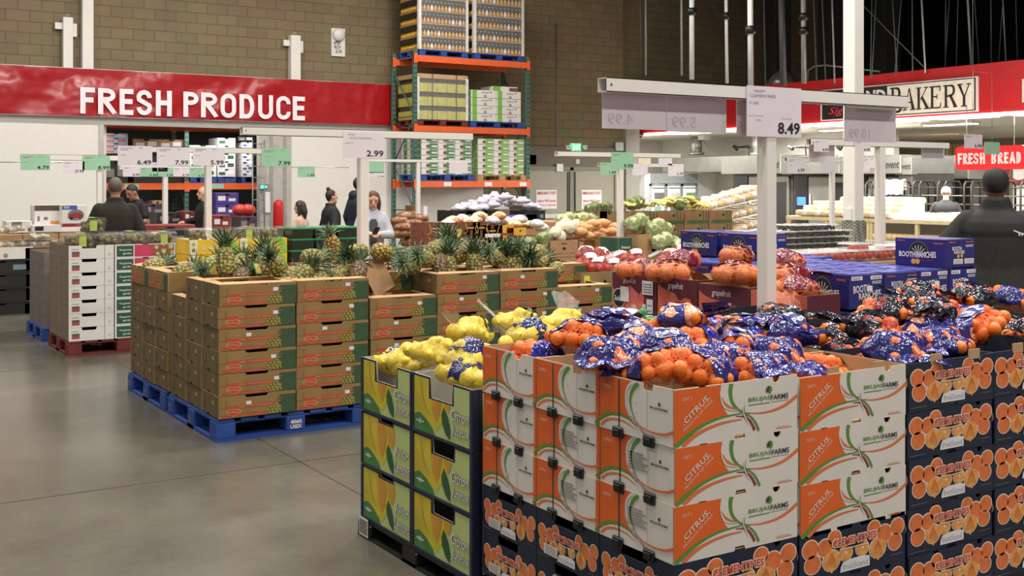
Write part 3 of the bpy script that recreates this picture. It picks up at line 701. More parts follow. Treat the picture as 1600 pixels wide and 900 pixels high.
def lemon_box(label, loc, near, cut):
    key = (near, cut)
    if key not in _lem:
        q = MB(); a, b, d = cut
        carton(q, LD_, LW_, LH_, LNAVY, M('lemon_inside', (168, 164, 156), .75), left=([(a, b, d, .02)], []), th=.006)
        # print: clip away the notch by printing three panels' worth of polygons on the wall below and beside it
        pm = MB(); p = Panel(pm, (-LD_/2, LW_/2, 0), (0,-1,0), (0,0,1), LW_, LH_, .0008); lemon_art(p, near, cut)
        bm = bmesh.new(); bm.from_mesh(pm.mesh('t'))
        ys = [LW_/2-a*LW_, LW_/2-b*LW_]; zc = LH_*(1-d)
        for co, no in (((0, ys[0]+.006, 0), (0,1,0)), ((0, ys[1]-.006, 0), (0,1,0)), ((0, 0, zc-.006), (0,0,1))):
            bmesh.ops.bisect_plane(bm, geom=bm.verts[:]+bm.edges[:]+bm.faces[:], plane_co=co, plane_no=no)
        kill = [f for f in bm.faces if f.calc_center_median().z > zc-.006 and ys[1]-.006 < f.calc_center_median().y < ys[0]+.006]
        bmesh.ops.delete(bm, geom=kill, context='FACES')
        bm.verts.index_update()
        for f in bm.faces: q.face([v.co.copy() for v in f.verts], pm.mats[f.material_index])
        bm.free()
        # right face: navy posts and a green panel
        p = Panel(q, (-LD_/2, -LW_/2, 0), (1,0,0), (0,0,1), LD_, LH_); p.rect(.10, .05, .9, .93, LPALE, 1); p.rect(.12, .3, .6, .93, LYEL, 2); p.poly([(.12,.05),(.5,.05),(.3,.3),(.12,.35)], LGRN, 3); p.rect(.06, 0, .075, 1, INK, 2)
        e = MB(); x0, y0 = -LD_/2-.007, LW_/2
        e.prism([(0,0),(LW_+.02,0),(LW_+.02,LH_),(LW_-.002,LH_),(LW_-.002,.012),(.02,.012),(.02,LH_),(0,LH_)], (x0, y0+.01, 0), (0,-1,0), (0,0,1), .012, LNAVY)
        _lem[key] = (q.mesh('carton'), e.mesh('navy_edging'))
    t = thing('lemon_box', label, 'box', loc, 0, 'yellow and green lemon boxes')
    link('carton', _lem[key][0], t); link('navy_edging', _lem[key][1], t)
    return t
LU = 2.40
for j, (vn, nm, near) in enumerate(((4.34, 'stack next to the citrus boxes', True), (4.34+LW_+.012, 'stack farther along the aisle', False))):
    for k in range(3):
        cut = (.30, .70, .34) if k == 2 else ((.34, .72, .24) if near else (.36, .64, .08))
        if k == 2 and not near: cut = (.28, .72, .36)
        lemon_box('%s lemon box, %s' % (('bottom', 'middle', 'open top')[k], nm), (LU+LD_/2, vn, .085+k*(LH_+.004)), near or k == 2, cut)
    lemon_box('open lemon box, inner row behind the %s' % nm, (LU+LD_*1.5+.02, vn, .085+2*(LH_+.004)), True, (.30, .70, .10))
    for k in range(2): lemon_box('covered %s lemon box, inner row behind the %s' % (('bottom', 'middle')[k], nm), (LU+LD_*1.5+.02, vn, .085+k*(LH_+.004)), True, (.34, .72, .24))
t = pallet('pallet', 1.06, 1.10, .083, PBLACK, 'black plastic pallet under the lemon boxes', (LU+.51, 4.615, 0), 0, 'black pallets')
q = MB(); q.box((-.001, -.05, -.04), (0, .05, .05), PAPER); q.box((-.002, -.042, -.03), (-.0005, .042, .04), GREYT); o = q.build('barcode_tag', t, label='white barcode tag'); o.location = (-.535, .47, .05)
# ------------------------------------------------ pineapple cartons
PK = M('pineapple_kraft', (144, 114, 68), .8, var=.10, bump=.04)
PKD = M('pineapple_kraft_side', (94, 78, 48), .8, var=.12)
PRD = M('pineapple_red', (178, 76, 48), .7, var=.06)
PRL = M('pineapple_red_text', (206, 150, 100), .7)
PGR = M('pineapple_green', (58, 82, 54), .75, var=.14, scale=16)
PYG = M('pineapple_yellow', (160, 150, 62), .75, var=.12)
PHOLE = M('hole_dark', (14, 12, 10), .95)
PL, PW, PH = .545, .372, .148
def pine_art(p):
    p.rect(.0, .52, .09, .985, PKD, 1) if False else None
    p.band([(.095,.55),(.095,1)], .015, .015, PKD, 2); p.band([(0,.53),(.095,.53)], .015, .015, PKD, 2)
    p.poly([(.10,.46),(.76,.46),(.74,.62),(.10,.62)] if False else [(.10,.46),(.72,.47),(.76,.66),(.10,.64)], PRD, 1)
    p.text('DEL MONTE GOLD', .26, .51, .70, .60, PRL, 3, bold=.02)
    p.rect(.03, .04, .62, .19, PRD, 1); p.rect(.28, .085, .54, .10, PRL, 2)
    H = [(.185,.08),(.10,.2),(.09,.36),(.12,.46),(.16,.47),(.185,.42),(.21,.47),(.25,.46),(.285,.36),(.27,.2)]
    p.poly(H, PRL, 2); p.poly([(.185+(s-.185)*.86, .28+(t-.28)*.84) for s, t in H], PRD, 3); p.text('Del Monte', .115, .25, .255, .36, PRL, 4, bold=.02)
    p.poly([(.77,0),(1,0),(1,1),(.80,1),(.76,.86),(.84,.84),(.73,.74),(.82,.70),(.76,.60),(.80,.4)], PGR, 1)
    for s, t, r in ((.65,.12,.07),(.70,.10,.07),(.75,.12,.07),(.63,.26,.07),(.685,.24,.075),(.735,.25,.075),(.785,.22,.07),(.66,.40,.07),(.71,.39,.075),(.76,.38,.07),(.69,.52,.06),(.74,.51,.06),(.79,.36,.06),(.80,.10,.05)):
        p.disc(s, t, r+.02, PGR, 2, 7); p.disc(s, t, r, PYG, 3, 7)
    p.band([(.60,.03),(.62,.08),(.60,.16)], .03, .03, PYG, 3)
def pine_short(p):
    p.rect(.60, .55, .72, .72, M('faded_label', (176, 160, 130), .8), 1); p.rect(.62, .58, .70, .60, PKD, 2); p.rect(.62, .65, .70, .67, PKD, 2)
    p.disc(.16, .55, .26, PKD, 1, 14); p.disc(.16, .55, .22, PK if False else M('pineapple_kraft_shaded', (134, 108, 70), .8), 2, 14)
    p.rect(.34, .0, .46, .10, PHOLE, 2)
_pin = {}
def pine_box(label, loc, opened=False, rz=0, side=False):
    key = (opened,)
    if key not in _pin:
        q = MB()
        carton(q, PL, PW, PH, PK, KRAFT_IN, front=([(.33, .64, .12, .025)], []), back=([(.33, .64, .12, .025)], []), mleft=M('pineapple_kraft_shaded', (104, 86, 52), .8, var=.1))  # left wall in darker kraft, its shade put into the colour
        pine_art(Panel(q, (-PL/2, -PW/2, 0), (1,0,0), (0,0,1), PL, PH*.86)); pine_short(Panel(q, (-PL/2, PW/2, 0), (0,-1,0), (0,0,1), PW, PH*.98))
        p = Panel(q, (PL/2, PW/2, 0), (-1,0,0), (0,0,1), PL, PH*.86); pine_art(p)
        s = MB(); s.box((-.018, -.0015, -.012), (.018, 0, .012), PAPER)
        f = MB()
        for sy in (-1, 1):
            y0 = sy*(PW/2-.006); q2 = [(-PL/2+.01, y0, PH-.001), (PL/2-.01, y0, PH-.001), (PL/2-.05, y0-sy*.07, PH+.006+.012*(sy > 0)), (-PL/2+.05, y0-sy*.07, PH+.012)]
            f.face(q2, KRAFT_IN); f.face([Vector(a)-Vector((0,0,.004)) for a in q2[::-1]], KRAFT_IN)
        for sx in (-1, 1):
            x0 = sx*(PL/2-.006); q2 = [(x0, -PW/2+.02, PH), (x0, PW/2-.02, PH), (x0-sx*.055, PW/2-.05, PH+.01), (x0-sx*.055, -PW/2+.05, PH+.002)]
            f.face(q2, KRAFT_IN); f.face([Vector(a)-Vector((0,0,.004)) for a in q2[::-1]], KRAFT_IN)
        _pin[key] = (q.mesh('carton'), s.mesh('price_sticker'), f.mesh('top_flaps'))
    a, s, f = _pin[key]
    t = thing('pineapple_box', label, 'box', loc, rz, 'brown pineapple cartons')
    link('carton', a, t)
    if opened: link('top_flaps', f, t)
    if not side: o = link('price_sticker', s, t, label='small white sticker'); o.location = (PL*rnd.choice((.22, .24, .26, .2)) if rnd.random() < .6 else -PL*.12, -PW/2-.001, PH*(.62+.12*rnd.random()))
    return t
PU0, PV0, PZ2 = 2.405, 7.465, .158
PST = PH+.003
def pine_label(k, n, nm): return 'pineapple carton, %s, %s' % (tier_word(k, n), nm)
cols = []   # (u index along the front, row, tiers)
cname = ['corner stack by the aisle', 'second stack of the front face', 'third front stack, by the tilted flap', 'fourth front stack', 'fifth front stack', 'sixth front stack, at the onions']
PTOP = {}
for i in range(6):
    cu = PU0+.02+PL/2+i*(PL+.008)+(.01 if i > 1 else 0)
    for j in range(3 if i < 2 else 4):
        n = 6
        if i in (2,) and j == 0: n = 5
        if i == 5 and j == 0: n = 5
        if i == 0 and j == 2: n = 5
        cv = PV0+PW/2+j*(PW+.006)
        PTOP[(i, j)] = (cu, cv, PZ2+n*PST)
        for k in range(n):
            if k < n-1 and not (j == 0 or i == 0): continue
            if i > 1 and k < 1 and j == 0: pass
            nm = cname[i]+('' if j == 0 else (' row two' if j == 1 else (' row three' if j == 2 else ' row four')))
            pine_box(pine_label(k, n, nm), (cu+.006*rnd.uniform(-1, 1), cv+.005*rnd.uniform(-1, 1), PZ2+k*PST), opened=(k == n-1), side=(j > 0))
# farther pallet along the aisle
for j in range(3):
    for i in range(2):
        cu = PU0+.02+PL/2+i*(PL+.008); cv = 8.68+PW/2+j*(PW+.006); n = 6
        PTOP[(i, j+3)] = (cu, cv, PZ2+n*PST)
        for k in range(n-1):
            if k < n-2 and i: continue
            nm = ('far pallet stack nearest the front pallet', 'far pallet middle stack', 'far pallet end stack')[j]+(' inner column' if i else '')
            pine_box(pine_label(k, n, nm), (cu+.006*rnd.uniform(-1, 1), cv, PZ2+k*PST), opened=False, side=True)
for j, nm in enumerate(('nearer', 'farther')):
    for i in range(3):
        pine_box('open pineapple carton turned sideways on top of the far pallet, %s row %s' % (nm, ('at the aisle', 'middle', 'inner side')[i]), (PU0+.02+PW/2+i*(PW+.006), 8.685+PL/2+j*(PL+.01), PZ2+5*PST+.001), opened=True, rz=-PI/2, side=True)
pallet('pallet', 1.14, 1.14, .15, PBLUE, 'blue pallet with white lettering under the front pineapple cartons', (PU0+.57, PV0+.58, 0), 0, 'blue pallets', mark=True)
pallet('pallet', 1.14, 1.12, .15, PBLUE, 'blue pallet under the far pineapple stacks along the aisle', (PU0+.57, 9.26, 0), 0, 'blue pallets', mark=True)
pallet('pallet', 1.10, 1.14, .15, PBLUE, 'blue pallet under the third and fourth pineapple stacks', (PU0+1.70, PV0+.58, 0), 0, 'blue pallets')
pallet('pallet', 1.10, 1.14, .15, PBLUE, 'blue pallet under the fifth and sixth pineapple stacks', (PU0+2.83, PV0+.58, 0), 0, 'blue pallets')
# loose tilted flap
q = MB(); q.box((-.11, -.003, 0), (.11, .003, .27), KRAFT_IN); o = q.build('cardboard_flap', None, 'loose tan cardboard sheet leaning on the third pineapple stack', 'cardboard')
a = at_v(603, 450, PV0+.30); o.location = (a.x, a.y, PTOP[(2, 0)][2]+.005); o.rotation_euler = (-.25, -.40, .35)
# ---------------------------------------------------------------- fruit bags and pineapples
def nth(n):
    w = {1: 'first', 2: 'second', 3: 'third', 4: 'fourth', 5: 'fifth', 6: 'sixth', 7: 'seventh', 8: 'eighth', 9: 'ninth', 10: 'tenth', 11: 'eleventh', 12: 'twelfth'}
    if n in w: return w[n]
    return '%d%s' % (n, 'th' if 10 < n % 100 < 14 else {1: 'st', 2: 'nd', 3: 'rd'}.get(n % 10, 'th'))
def screen_x(p):
    d = p[0]*S_+p[1]*C_; return 800+FPX*(p[0]*C_-p[1]*S_)/d
def label_row(objs, fmt):
    """labels by the order across the photo; fmt takes (ordinal)"""
    for k, o in enumerate(sorted(objs, key=lambda o: screen_x(o.location))): o['label'] = fmt % nth(k+1)
def film_mat(name, base, blob, blob2, thr=.30, scale=13, seed=0):
    m = bpy.data.materials.new(name); m.use_nodes = True; MATS[name] = m; nt = m.node_tree; b = nt.nodes['Principled BSDF']
    tc = nd(nt, 'ShaderNodeTexCoord'); mp = nd(nt, 'ShaderNodeMapping'); mp.inputs['Location'].default_value = (seed, seed*.7, 0); mp.inputs['Scale'].default_value = (1, 1, .5)
    nt.links.new(tc.outputs['Object'], mp.inputs[0])
    v = nd(nt, 'ShaderNodeTexVoronoi', Scale=scale); nt.links.new(mp.outputs[0], v.inputs['Vector'])
    n = nd(nt, 'ShaderNodeTexNoise', Scale=5.0, Detail=2.0); nt.links.new(mp.outputs[0], n.inputs['Vector'])
    add = nd(nt, 'ShaderNodeMath', operation='ADD'); nt.links.new(v.outputs['Distance'], add.inputs[0]); 
    sc = nd(nt, 'ShaderNodeMath', operation='MULTIPLY'); sc.inputs[1].default_value = .5; nt.links.new(n.outputs['Fac'], sc.inputs[0]); nt.links.new(sc.outputs[0], add.inputs[1])
    r = nd(nt, 'ShaderNodeValToRGB'); r.color_ramp.interpolation = 'CONSTANT'; e = r.color_ramp.elements
    e[0].position = 0; e[0].color = lin(blob2); e[1].position = thr+.10; e[1].color = lin(blob); e2 = r.color_ramp.elements.new(thr+.22); e2.color = lin(base)
    nt.links.new(add.outputs[0], r.inputs['Fac']); nt.links.new(r.outputs['Color'], b.inputs['Base Color'])
    b.inputs['Roughness'].default_value = .16; b.inputs['Specular IOR Level'].default_value = .7
    n2 = nd(nt, 'ShaderNodeTexNoise', Scale=26.0, Detail=2.5); nt.links.new(tc.outputs['Object'], n2.inputs['Vector'])
    bp = nd(nt, 'ShaderNodeBump', Strength=.9, Distance=.02); nt.links.new(n2.outputs['Fac'], bp.inputs['Height']); nt.links.new(bp.outputs['Normal'], b.inputs['Normal'])
    return m
def net_mat(name, rgb, dens=.30, scale=90):
    m = bpy.data.materials.new(name); m.use_nodes = True; MATS[name] = m; nt = m.node_tree; b = nt.nodes['Principled BSDF']
    b.inputs['Base Color'].default_value = lin(rgb); b.inputs['Roughness'].default_value = .4
    tc = nd(nt, 'ShaderNodeTexCoord'); v = nd(nt, 'ShaderNodeTexVoronoi', feature='DISTANCE_TO_EDGE', Scale=scale); nt.links.new(tc.outputs['Object'], v.inputs['Vector'])
    r = nd(nt, 'ShaderNodeMapRange'); r.inputs['From Min'].default_value = .08; r.inputs['From Max'].default_value = .14; r.inputs['To Min'].default_value = min(1, dens+.4); r.inputs['To Max'].default_value = dens*.35
    nt.links.new(v.outputs['Distance'], r.inputs['Value']); nt.links.new(r.outputs['Result'], b.inputs['Alpha'])
    return m
CITR = M('clementine_peel', (238, 128, 40), .42, var=.10, scale=30, bump=.12, bscale=160)
FILM_A = film_mat('film_blue_orange', (40, 38, 112), (226, 122, 82), (238, 170, 124), .22, 15, 0)
FILM_B = film_mat('film_indigo', (34, 34, 104), (222, 112, 78), (236, 168, 130), .30, 11, 3)
FILM_C = film_mat('film_peach', (44, 44, 120), (232, 158, 118), (236, 178, 140), .46, 12, 5)
FILM_D = film_mat('film_black_navy', (20, 20, 38), (30, 30, 58), (70, 60, 74), .02, 9, 2)
FILM_E = film_mat('film_royal_blue', (34, 40, 140), (50, 60, 160), (60, 70, 170), .1, 9, 4)
NET_O = net_mat('net_orange', (222, 96, 44), .10, 60)
NET_R = net_mat('net_red', (190, 62, 52), .26, 60)
NET_Y = net_mat('net_yellow', (240, 214, 84), .8, 150)
NET_G = net_mat('net_green', (44, 130, 70), .8)
CLEARP = M('clear_plastic', (226, 224, 222), .1, var=0, alpha=.32, bump=.8, bscale=30, spec=.9)
class Bag:
    def __init__(b, n, r, a, seed, squash=(1,1,1), flat=.6):
        """n fruits of radius r packed in an ellipsoid of half axes a (pole axis = x)"""
        R = random.Random(seed); P = []; tries = 0; step = r*1.86
        lay = int(a[2]*2/(step*.8))+2
        for kz in range(-lay, lay):
            for ky in range(-12, 13):
                for kx in range(-12, 13):
                    p = Vector(((kx+.5*(ky % 2)+.25*(kz % 2))*step, (ky+.33*(kz % 2))*step*.88, kz*step*.82))
                    q = Vector((p.x/max(a[0]-r*.8, 1e-4), p.y/max(a[1]-r*.8, 1e-4), p.z/max(a[2]-r*.8, 1e-4)))
                    if q.length < 1 and p.z > -a[2]*flat: P.append(p+Vector((R.uniform(-1,1), R.uniform(-1,1), R.uniform(-1,1)))*r*.16)
        P.sort(key=lambda p: -(p.z*1.0+abs(p.y)*.5+abs(p.x)*.3)); b.P = P[:n]; b.r = r; b.a = a
        b.NT, b.NP = 26, 36; rr = r*1.12; G = []
        for i in range(b.NT+1):
            row = []
            for j in range(b.NP):
                d = b.dir(i, j); best = 0
                for c in b.P:
                    h = c.dot(d); k = rr*rr-(c.length_squared-h*h)
                    if k > 0: best = max(best, h+math.sqrt(k))
                q = Vector((d.x/a[0], d.y/a[1], d.z/a[2])); el = 1/q.length
                if d.z < 0: el = min(el, a[2]*flat*1.3/max(-d.z, .05))
                row.append(max(best, el*.74))
            G.append(row)
        b.net = b.smooth(G, 1); b.film = b.smooth(G, 4)
    def dir(b, i, j):
        t = PI*i/b.NT; f = 2*PI*j/b.NP; return Vector((math.cos(t), math.sin(t)*math.cos(f), math.sin(t)*math.sin(f)))
    def smooth(b, G, k):
        for _ in range(k):
            H = [[(2*G[i][j]+G[i][(j+1) % b.NP]+G[i][j-1]+G[max(i-1,0)][j]+G[min(i+1,b.NT)][j])/6 for j in range(b.NP)] for i in range(b.NT+1)]
            for q in (0, b.NT): m = sum(H[q])/b.NP; H[q] = [m]*b.NP
            G = H
        return G
    def surf(b, mb, G, m, mask=None, off=0, crinkle=0, seed=0):
        V = {}
        def vert(i, j):
            d = b.dir(i, j % b.NP); r = G[i][j % b.NP]+off
            p = d*r
            if crinkle: p = p+d*crinkle*(mnoise.noise(p*16+Vector((seed, 0, 0)))+.6*mnoise.noise(p*38+Vector((0, seed, 0))))
            return p
        for i in range(b.NT):
            for j in range(b.NP):
                c = b.dir(i, j)*G[i][j]
                if mask and not mask(c): continue
                if i == 0: mb.face([vert(0, j), vert(1, j), vert(1, j+1)], m, True)
                elif i == b.NT-1: mb.face([vert(i, j), vert(i+1, j), vert(i, j+1)], m, True)
                else: mb.face([vert(i, j), vert(i+1, j), vert(i+1, j+1), vert(i, j+1)], m, True)
    def at(b, d, off=0):
        d = d.normalized(); t = math.acos(max(-1, min(1, d.x)))/PI*b.NT; f = (math.atan2(d.z, d.y) % (2*PI))/(2*PI)*b.NP
        i = int(t); j = int(f); i = min(i, b.NT-1); u = t-i; v = f-j; G = b.film
        g = (G[i][j % b.NP]*(1-u)+G[i+1][j % b.NP]*u)*(1-v)+(G[i][(j+1) % b.NP]*(1-u)+G[i+1][(j+1) % b.NP]*u)*v
        return d*(g+off)
def tail(mb, base, dirv, up, w0, w1, ln, m, seed, nseg=7, lift=0.0):
    """crumpled free end of plastic film"""
    dirv = Vector(dirv).normalized(); side = dirv.cross(Vector(up)).normalized(); up = Vector(up); R = random.Random(seed); rows = []
    for i in range(5):
        f = i/4; w = w0+(w1-w0)*f; row = []
        for j in range(nseg+1):
            s = (j/nseg-.5)*2
            row.append(Vector(base)+dirv*(ln*f*(1-.12*abs(s)+R.uniform(-.05, .05)))+side*(s*w)+up*(R.uniform(-.5, .6)*.14*w*f+lift*f*f+.010*math.sin(j*2.1+seed)-.25*ln*f*f))
        rows.append(row)
    mb.loft(rows, m, True, caps=False, closed=False)
def make_bag(kind, name, cat, B, fruit_mesh, net, film, mask, tails=(), oval=None, crink=.007, seed=0, fname='clementine', words=('Easy', 'Peel'), strip=None):
    root = thing(name, 'x', cat)
    if fruit_mesh:
        for p in B.P: o = link(fname, fruit_mesh, root); o.location = p; o.rotation_euler = (p.x*40, p.y*50, p.z*60)
    q = MB(); B.surf(q, B.net, net); q.build('net', root, weld=True)
    if film:
        q = MB(); B.surf(q, B.film, film, mask, .004, crink, seed)
        for t in tails: tail(q, *t[:6], film if t[6] is None else t[6], t[7], lift=t[8] if len(t) > 8 else 0)
        o = q.build('printed_film', root, weld=True)
    if oval:
        q = MB(); d0, rx, ry, mo, mw, bold = oval; d0 = Vector(d0).normalized(); sx = Vector((0,0,1)).cross(d0)
        sx = sx.normalized() if sx.length > .1 else Vector((1,0,0)); sy = d0.cross(sx)
        cen = B.at(d0)
        def pr(x, y, off): return B.at(cen+sx*x+sy*y, off+.007)
        for k in range(16):
            a0, a1 = 2*PI*k/16, 2*PI*(k+1)/16
            for r0, r1 in ((0, .5), (.5, 1)):
                pts = [pr(rx*r1*math.cos(a0), ry*r1*math.sin(a0), .001), pr(rx*r1*math.cos(a1), ry*r1*math.sin(a1), .001)]
                pts += [pr(0, 0, .001)] if r0 == 0 else [pr(rx*r0*math.cos(a1), ry*r0*math.sin(a1), .001), pr(rx*r0*math.cos(a0), ry*r0*math.sin(a0), .001)]
                q.face(pts, mo, True)
        for wi, wd in enumerate(words):
            vs, fs = text_geo(wd, bold); q.raw([pr((x-.5)*rx*1.3, (y-.5)*ry*.62+(ry*.38 if wi == 0 else -ry*.40), .003) for x, y in vs], fs, mw)
        q.build('oval_label', o)
    return root
q = MB(); rings = []
for i in range(1, 10):
    t = PI*i/10; rr = .026*math.sin(t); z = .0235*math.cos(t)-(.003*max(0, 1-abs(rr)/.010) if i < 3 else 0); rings.append([(rr*math.cos(2*PI*k/14), rr*math.sin(2*PI*k/14), z) for k in range(14)])
q.loft(rings[::-1], CITR, True); 
CLEM = q.mesh('clementine')
OVALB = M('oval_blue', (36, 44, 130), .3)
WHT = M('print_white', (240, 238, 236), .4)
B1 = Bag(24, .026, (.155, .115, .075), 1); B2 = Bag(24, .026, (.14, .125, .08), 2); B3 = Bag(22, .026, (.165, .10, .07), 3)
X = Vector
protoC = [
 make_bag('c', 'clementine_bag', 'bag of clementines', B1, CLEM, NET_O, FILM_A, lambda c: c.x < .045+.25*c.y and c.z > -.03, [((-.14, 0, .01), (-1, 0, .15), (0,0,1), .035, .10, .11, None, 3)], None, seed=1),
 make_bag('c', 'clementine_bag', 'bag of clementines', B2, CLEM, NET_O, FILM_B, lambda c: (c.y > -.02-.3*c.x and c.z > -.02), [((0, .11, .02), (.2, 1, .1), (0,0,1), .09, .12, .07, None, 5)], None, seed=2),
 make_bag('c', 'clementine_bag', 'bag of clementines', B3, CLEM, NET_O, FILM_C, lambda c: c.x > -.05 and c.z > .0-.2*c.y, [((.155, 0, .01), (1, .1, .2), (0,0,1), .03, .08, .09, FILM_E, 8, .03)], ((.25, -.35, 1), .055, .042, OVALB, WHT, .02), seed=3),
 make_bag('c', 'clementine_bag', 'bag of clementines', B1, CLEM, NET_O, FILM_E, lambda c: c.x < -.02 and c.z > -.04, [((-.14, 0, .01), (-1, .2, .3), (0,0,1), .05, .09, .10, None, 13, .03)], None, seed=4),
 make_bag('c', 'clementine_bag', 'bag of clementines', B2, CLEM, NET_R, FILM_D, lambda c: c.y > -.03+.2*c.x, [((0, .115, .02), (0, 1, .1), (0,0,1), .07, .10, .09, None, 15, .03), ((-.12, .05, .03), (-1, .4, .1), (0,0,1), .03, .07, .07, None, 4, .02)], None, crink=.011, seed=5),
 make_bag('c', 'clementine_bag', 'bag of clementines', B3, CLEM, NET_O, FILM_A, lambda c: c.y > -.02 or c.x < -.09, [((0, .095, .03), (0, 1, .5), (0,0,1), .10, .12, .06, None, 25)], ((-.2, .2, 1), .055, .045, OVALB, WHT, .02), seed=6),
 make_bag('c', 'clementine_bag', 'bag of clementines', B1, CLEM, NET_O, FILM_C, lambda c: c.y > -.03 and c.x > -.11, [((.0, .11, .03), (-.3, 1, .05), (0,0,1), .09, .05, .11, FILM_B, 31, .03)], ((.1, -.05, 1), .06, .045, OVALB, WHT, .02), seed=7),
]
# (pixel x, y of the bag centre, v, kind, yaw deg, pitch deg, roll deg, look)
cit = [
 (838, 560, 3.93, 3, 120, 0, 0, 'blue clementine bag tucked low in the far left citrus box'),
 (902, 530, 3.72, 0, 250, 5, -8, 'clementine bag with red fruit showing at the left end of the heap'),
 (955, 512, 3.85, 5, 150, 0, 10, 'blue printed bag of clementines on the left of the citrus heap'),
 (1000, 536, 3.60, 2, 200, 0, -6, 'clementine bag showing a row of bare orange fruit beside a blue tail'),
 (1060, 506, 3.78, 6, 205, 18, 14, 'upright peach and blue bag with blue oval mark at the back of the heap'),
 (950, 560, 3.30, 1, 150, 0, -4, 'wide blue film bag over orange fruit above the middle citrus box'),
 (1075, 540, 3.45, 3, 170, 0, 8, 'royal blue crumpled bag in the middle of the citrus heap'),
 (1033, 578, 3.05, 1, 25, 0, -12, 'blue bag with orange prints spilling over the near corner of the front box'),
 (1095, 580, 2.98, 0, 195, 0, -10, 'clementine bag hanging over the orange edge of the front citrus box'),
 (1150, 548, 3.25, 2, 40, 4, 0, 'peach film clementine bag with white patch on the right of the heap'),
 (1165, 520, 3.62, 6, 140, 0, 6, 'clementine bag with blue oval mark in the second row of the heap'),
 (1205, 558, 3.16, 1, 172, 0, -10, 'clementine bag showing bare fruit above the right corner of the front box'),
 (1228, 520, 3.48, 5, 160, 6, -8, 'clementine bag with blue upper film beside the white sign post'),
 (1130, 568, 3.12, 0, 100, 0, 0, 'clementine bag wedged between the front heap bags'),
 (1278, 582, 3.18, 3, 205, 10, 0, 'royal blue topped clementine bag in the right citrus box'),
 (1120, 520, 3.80, 3, 30, 0, 0, 'crumpled royal blue bag at the back centre of the citrus heap'),
 (1040, 548, 3.30, 5, 100, 0, 0, 'blue printed bag between the front corner bag and the middle bags'),
 (1180, 585, 2.99, 0, 170, 0, -6, 'clementine bag resting behind the white right half of the front box'),
 (1215, 500, 3.95, 4, 130, 0, 0, 'dark navy film bag behind the heap beside the sign post'),
]
ri = [
 (1385, 490, 3.55, 4, 200, 10, 0, 'black film clementine bag standing above the second row of navy boxes'),
 (1362, 515, 3.35, 4, 30, 0, 6, 'clementine bag with reddish net in front of the black bag'),
 (1395, 548, 3.02, 1, 165, 0, -10, 'blue printed clementine bag lying in the open navy box beside citrus'),
 (1470, 540, 3.05, 0, 20, 0, -4, 'clementine bag with bare fruit at the right of the open navy box'),
 (1440, 520, 3.40, 2, 190, 0, 6, 'peach clementine bag with oval label lying behind the open box'),
 (1465, 490, 3.62, 4, 60, 6, 0, 'black film bag with tan edge in the middle of the right heap'),
 (1530, 512, 3.05, 6, 15, 24, -22, 'tall upright clementine bag with blue oval mark at the right'),
 (1520, 465, 3.85, 4, 90, 6, 0, 'black shiny clementine bag high on the right rear heap'),
 (1585, 520, 3.20, 4, 140, 0, 0, 'clementine bag with red net at the right photo edge'),
 (1580, 470, 3.75, 1, 190, 10, -10, 'clementine bag in dark film at the top right of the heap'),
 (1500, 500, 3.75, 0, 60, 0, 0, 'clementine bag with orange fruit between two black bags'),
 (1325, 560, 3.30, 4, 20, 0, 0, 'black film bag lying deep in the lower navy box'),
 (1310, 530, 3.66, 4, 110, 0, 0, 'black film bag deep in the dark box behind the citrus'),
 (1440, 465, 3.95, 4, 75, 20, 0, 'black gathered bag neck standing before the blue cartons'),
]
used = set()
for (x, y, v, k, yaw, pi_, ro, lab) in cit+ri:
    p = at_v(x, y, v); grp = 'clementine bags on the citrus stack' if (x, y, v, k, yaw, pi_, ro, lab) in cit else 'clementine bags on the navy stack'
    rot = (math.radians(ro), math.radians(-pi_), math.radians(yaw))
    if k in used: o = dup(protoC[k], p, None, lab, grp, rot)
    else: o = protoC[k]; used.add(k); o.location = p; o.rotation_euler = rot; o['label'] = lab; o['group'] = grp
    o.scale = (1.12, 1.12, 1.12)
# ------------------------------------------------ lemon bags
LEMC = M('lemon_peel', (226, 200, 66), .45, var=.08, scale=30, bump=.1, bscale=150)
q = MB(); q.lathe([(.002,-.046),(.009,-.042),(.02,-.033),(.029,-.015),(.031,0),(.029,.015),(.02,.032),(.009,.041),(.004,.047),(.001,.049)], LEMC, 14); LEM = q.mesh('lemon')
FILM_N = film_mat('film_lemon_navy', (32, 38, 96), (40, 46, 104), (56, 62, 120), .05, 8, 1); FILM_K = film_mat('film_lemon_black', (20, 20, 20), (26, 26, 28), (60, 58, 50), .03, 8, 6)
LB1 = Bag(16, .033, (.16, .12, .085), 11); LB2 = Bag(14, .033, (.15, .11, .085), 12)
lem = [make_bag('l', 'lemon_bag', 'bag of lemons', LB1, LEM, NET_Y, FILM_N, lambda c: abs(c.x+.03) < .05 and c.z > -.02, [((-.15, 0, .02), (-1, 0, .4), (0,0,1), .03, .06, .10, CLEARP, 2, .03)], None, seed=3, fname='lemon'),
       make_bag('l', 'lemon_bag', 'bag of lemons', LB2, LEM, NET_Y, FILM_K, lambda c: c.x < -.02 and c.z > .0 and abs(c.y) < .09, [((.14, 0, .02), (1, 0, .7), (0,0,1), .02, .06, .13, CLEARP, 6, .03)], ((-.6, -.5, 1), .06, .05, INK, WHT, .02), seed=4, fname='lemon', words=('Sun', ' ')),
       make_bag('l', 'lemon_bag', 'bag of lemons', LB2, LEM, NET_Y, FILM_N, lambda c: c.x < -.07 and c.z > -.04, [((-.14, 0, .03), (-1, 0, .6), (0,0,1), .05, .04, .09, FILM_N, 7, .02)], None, seed=5, fname='lemon')]
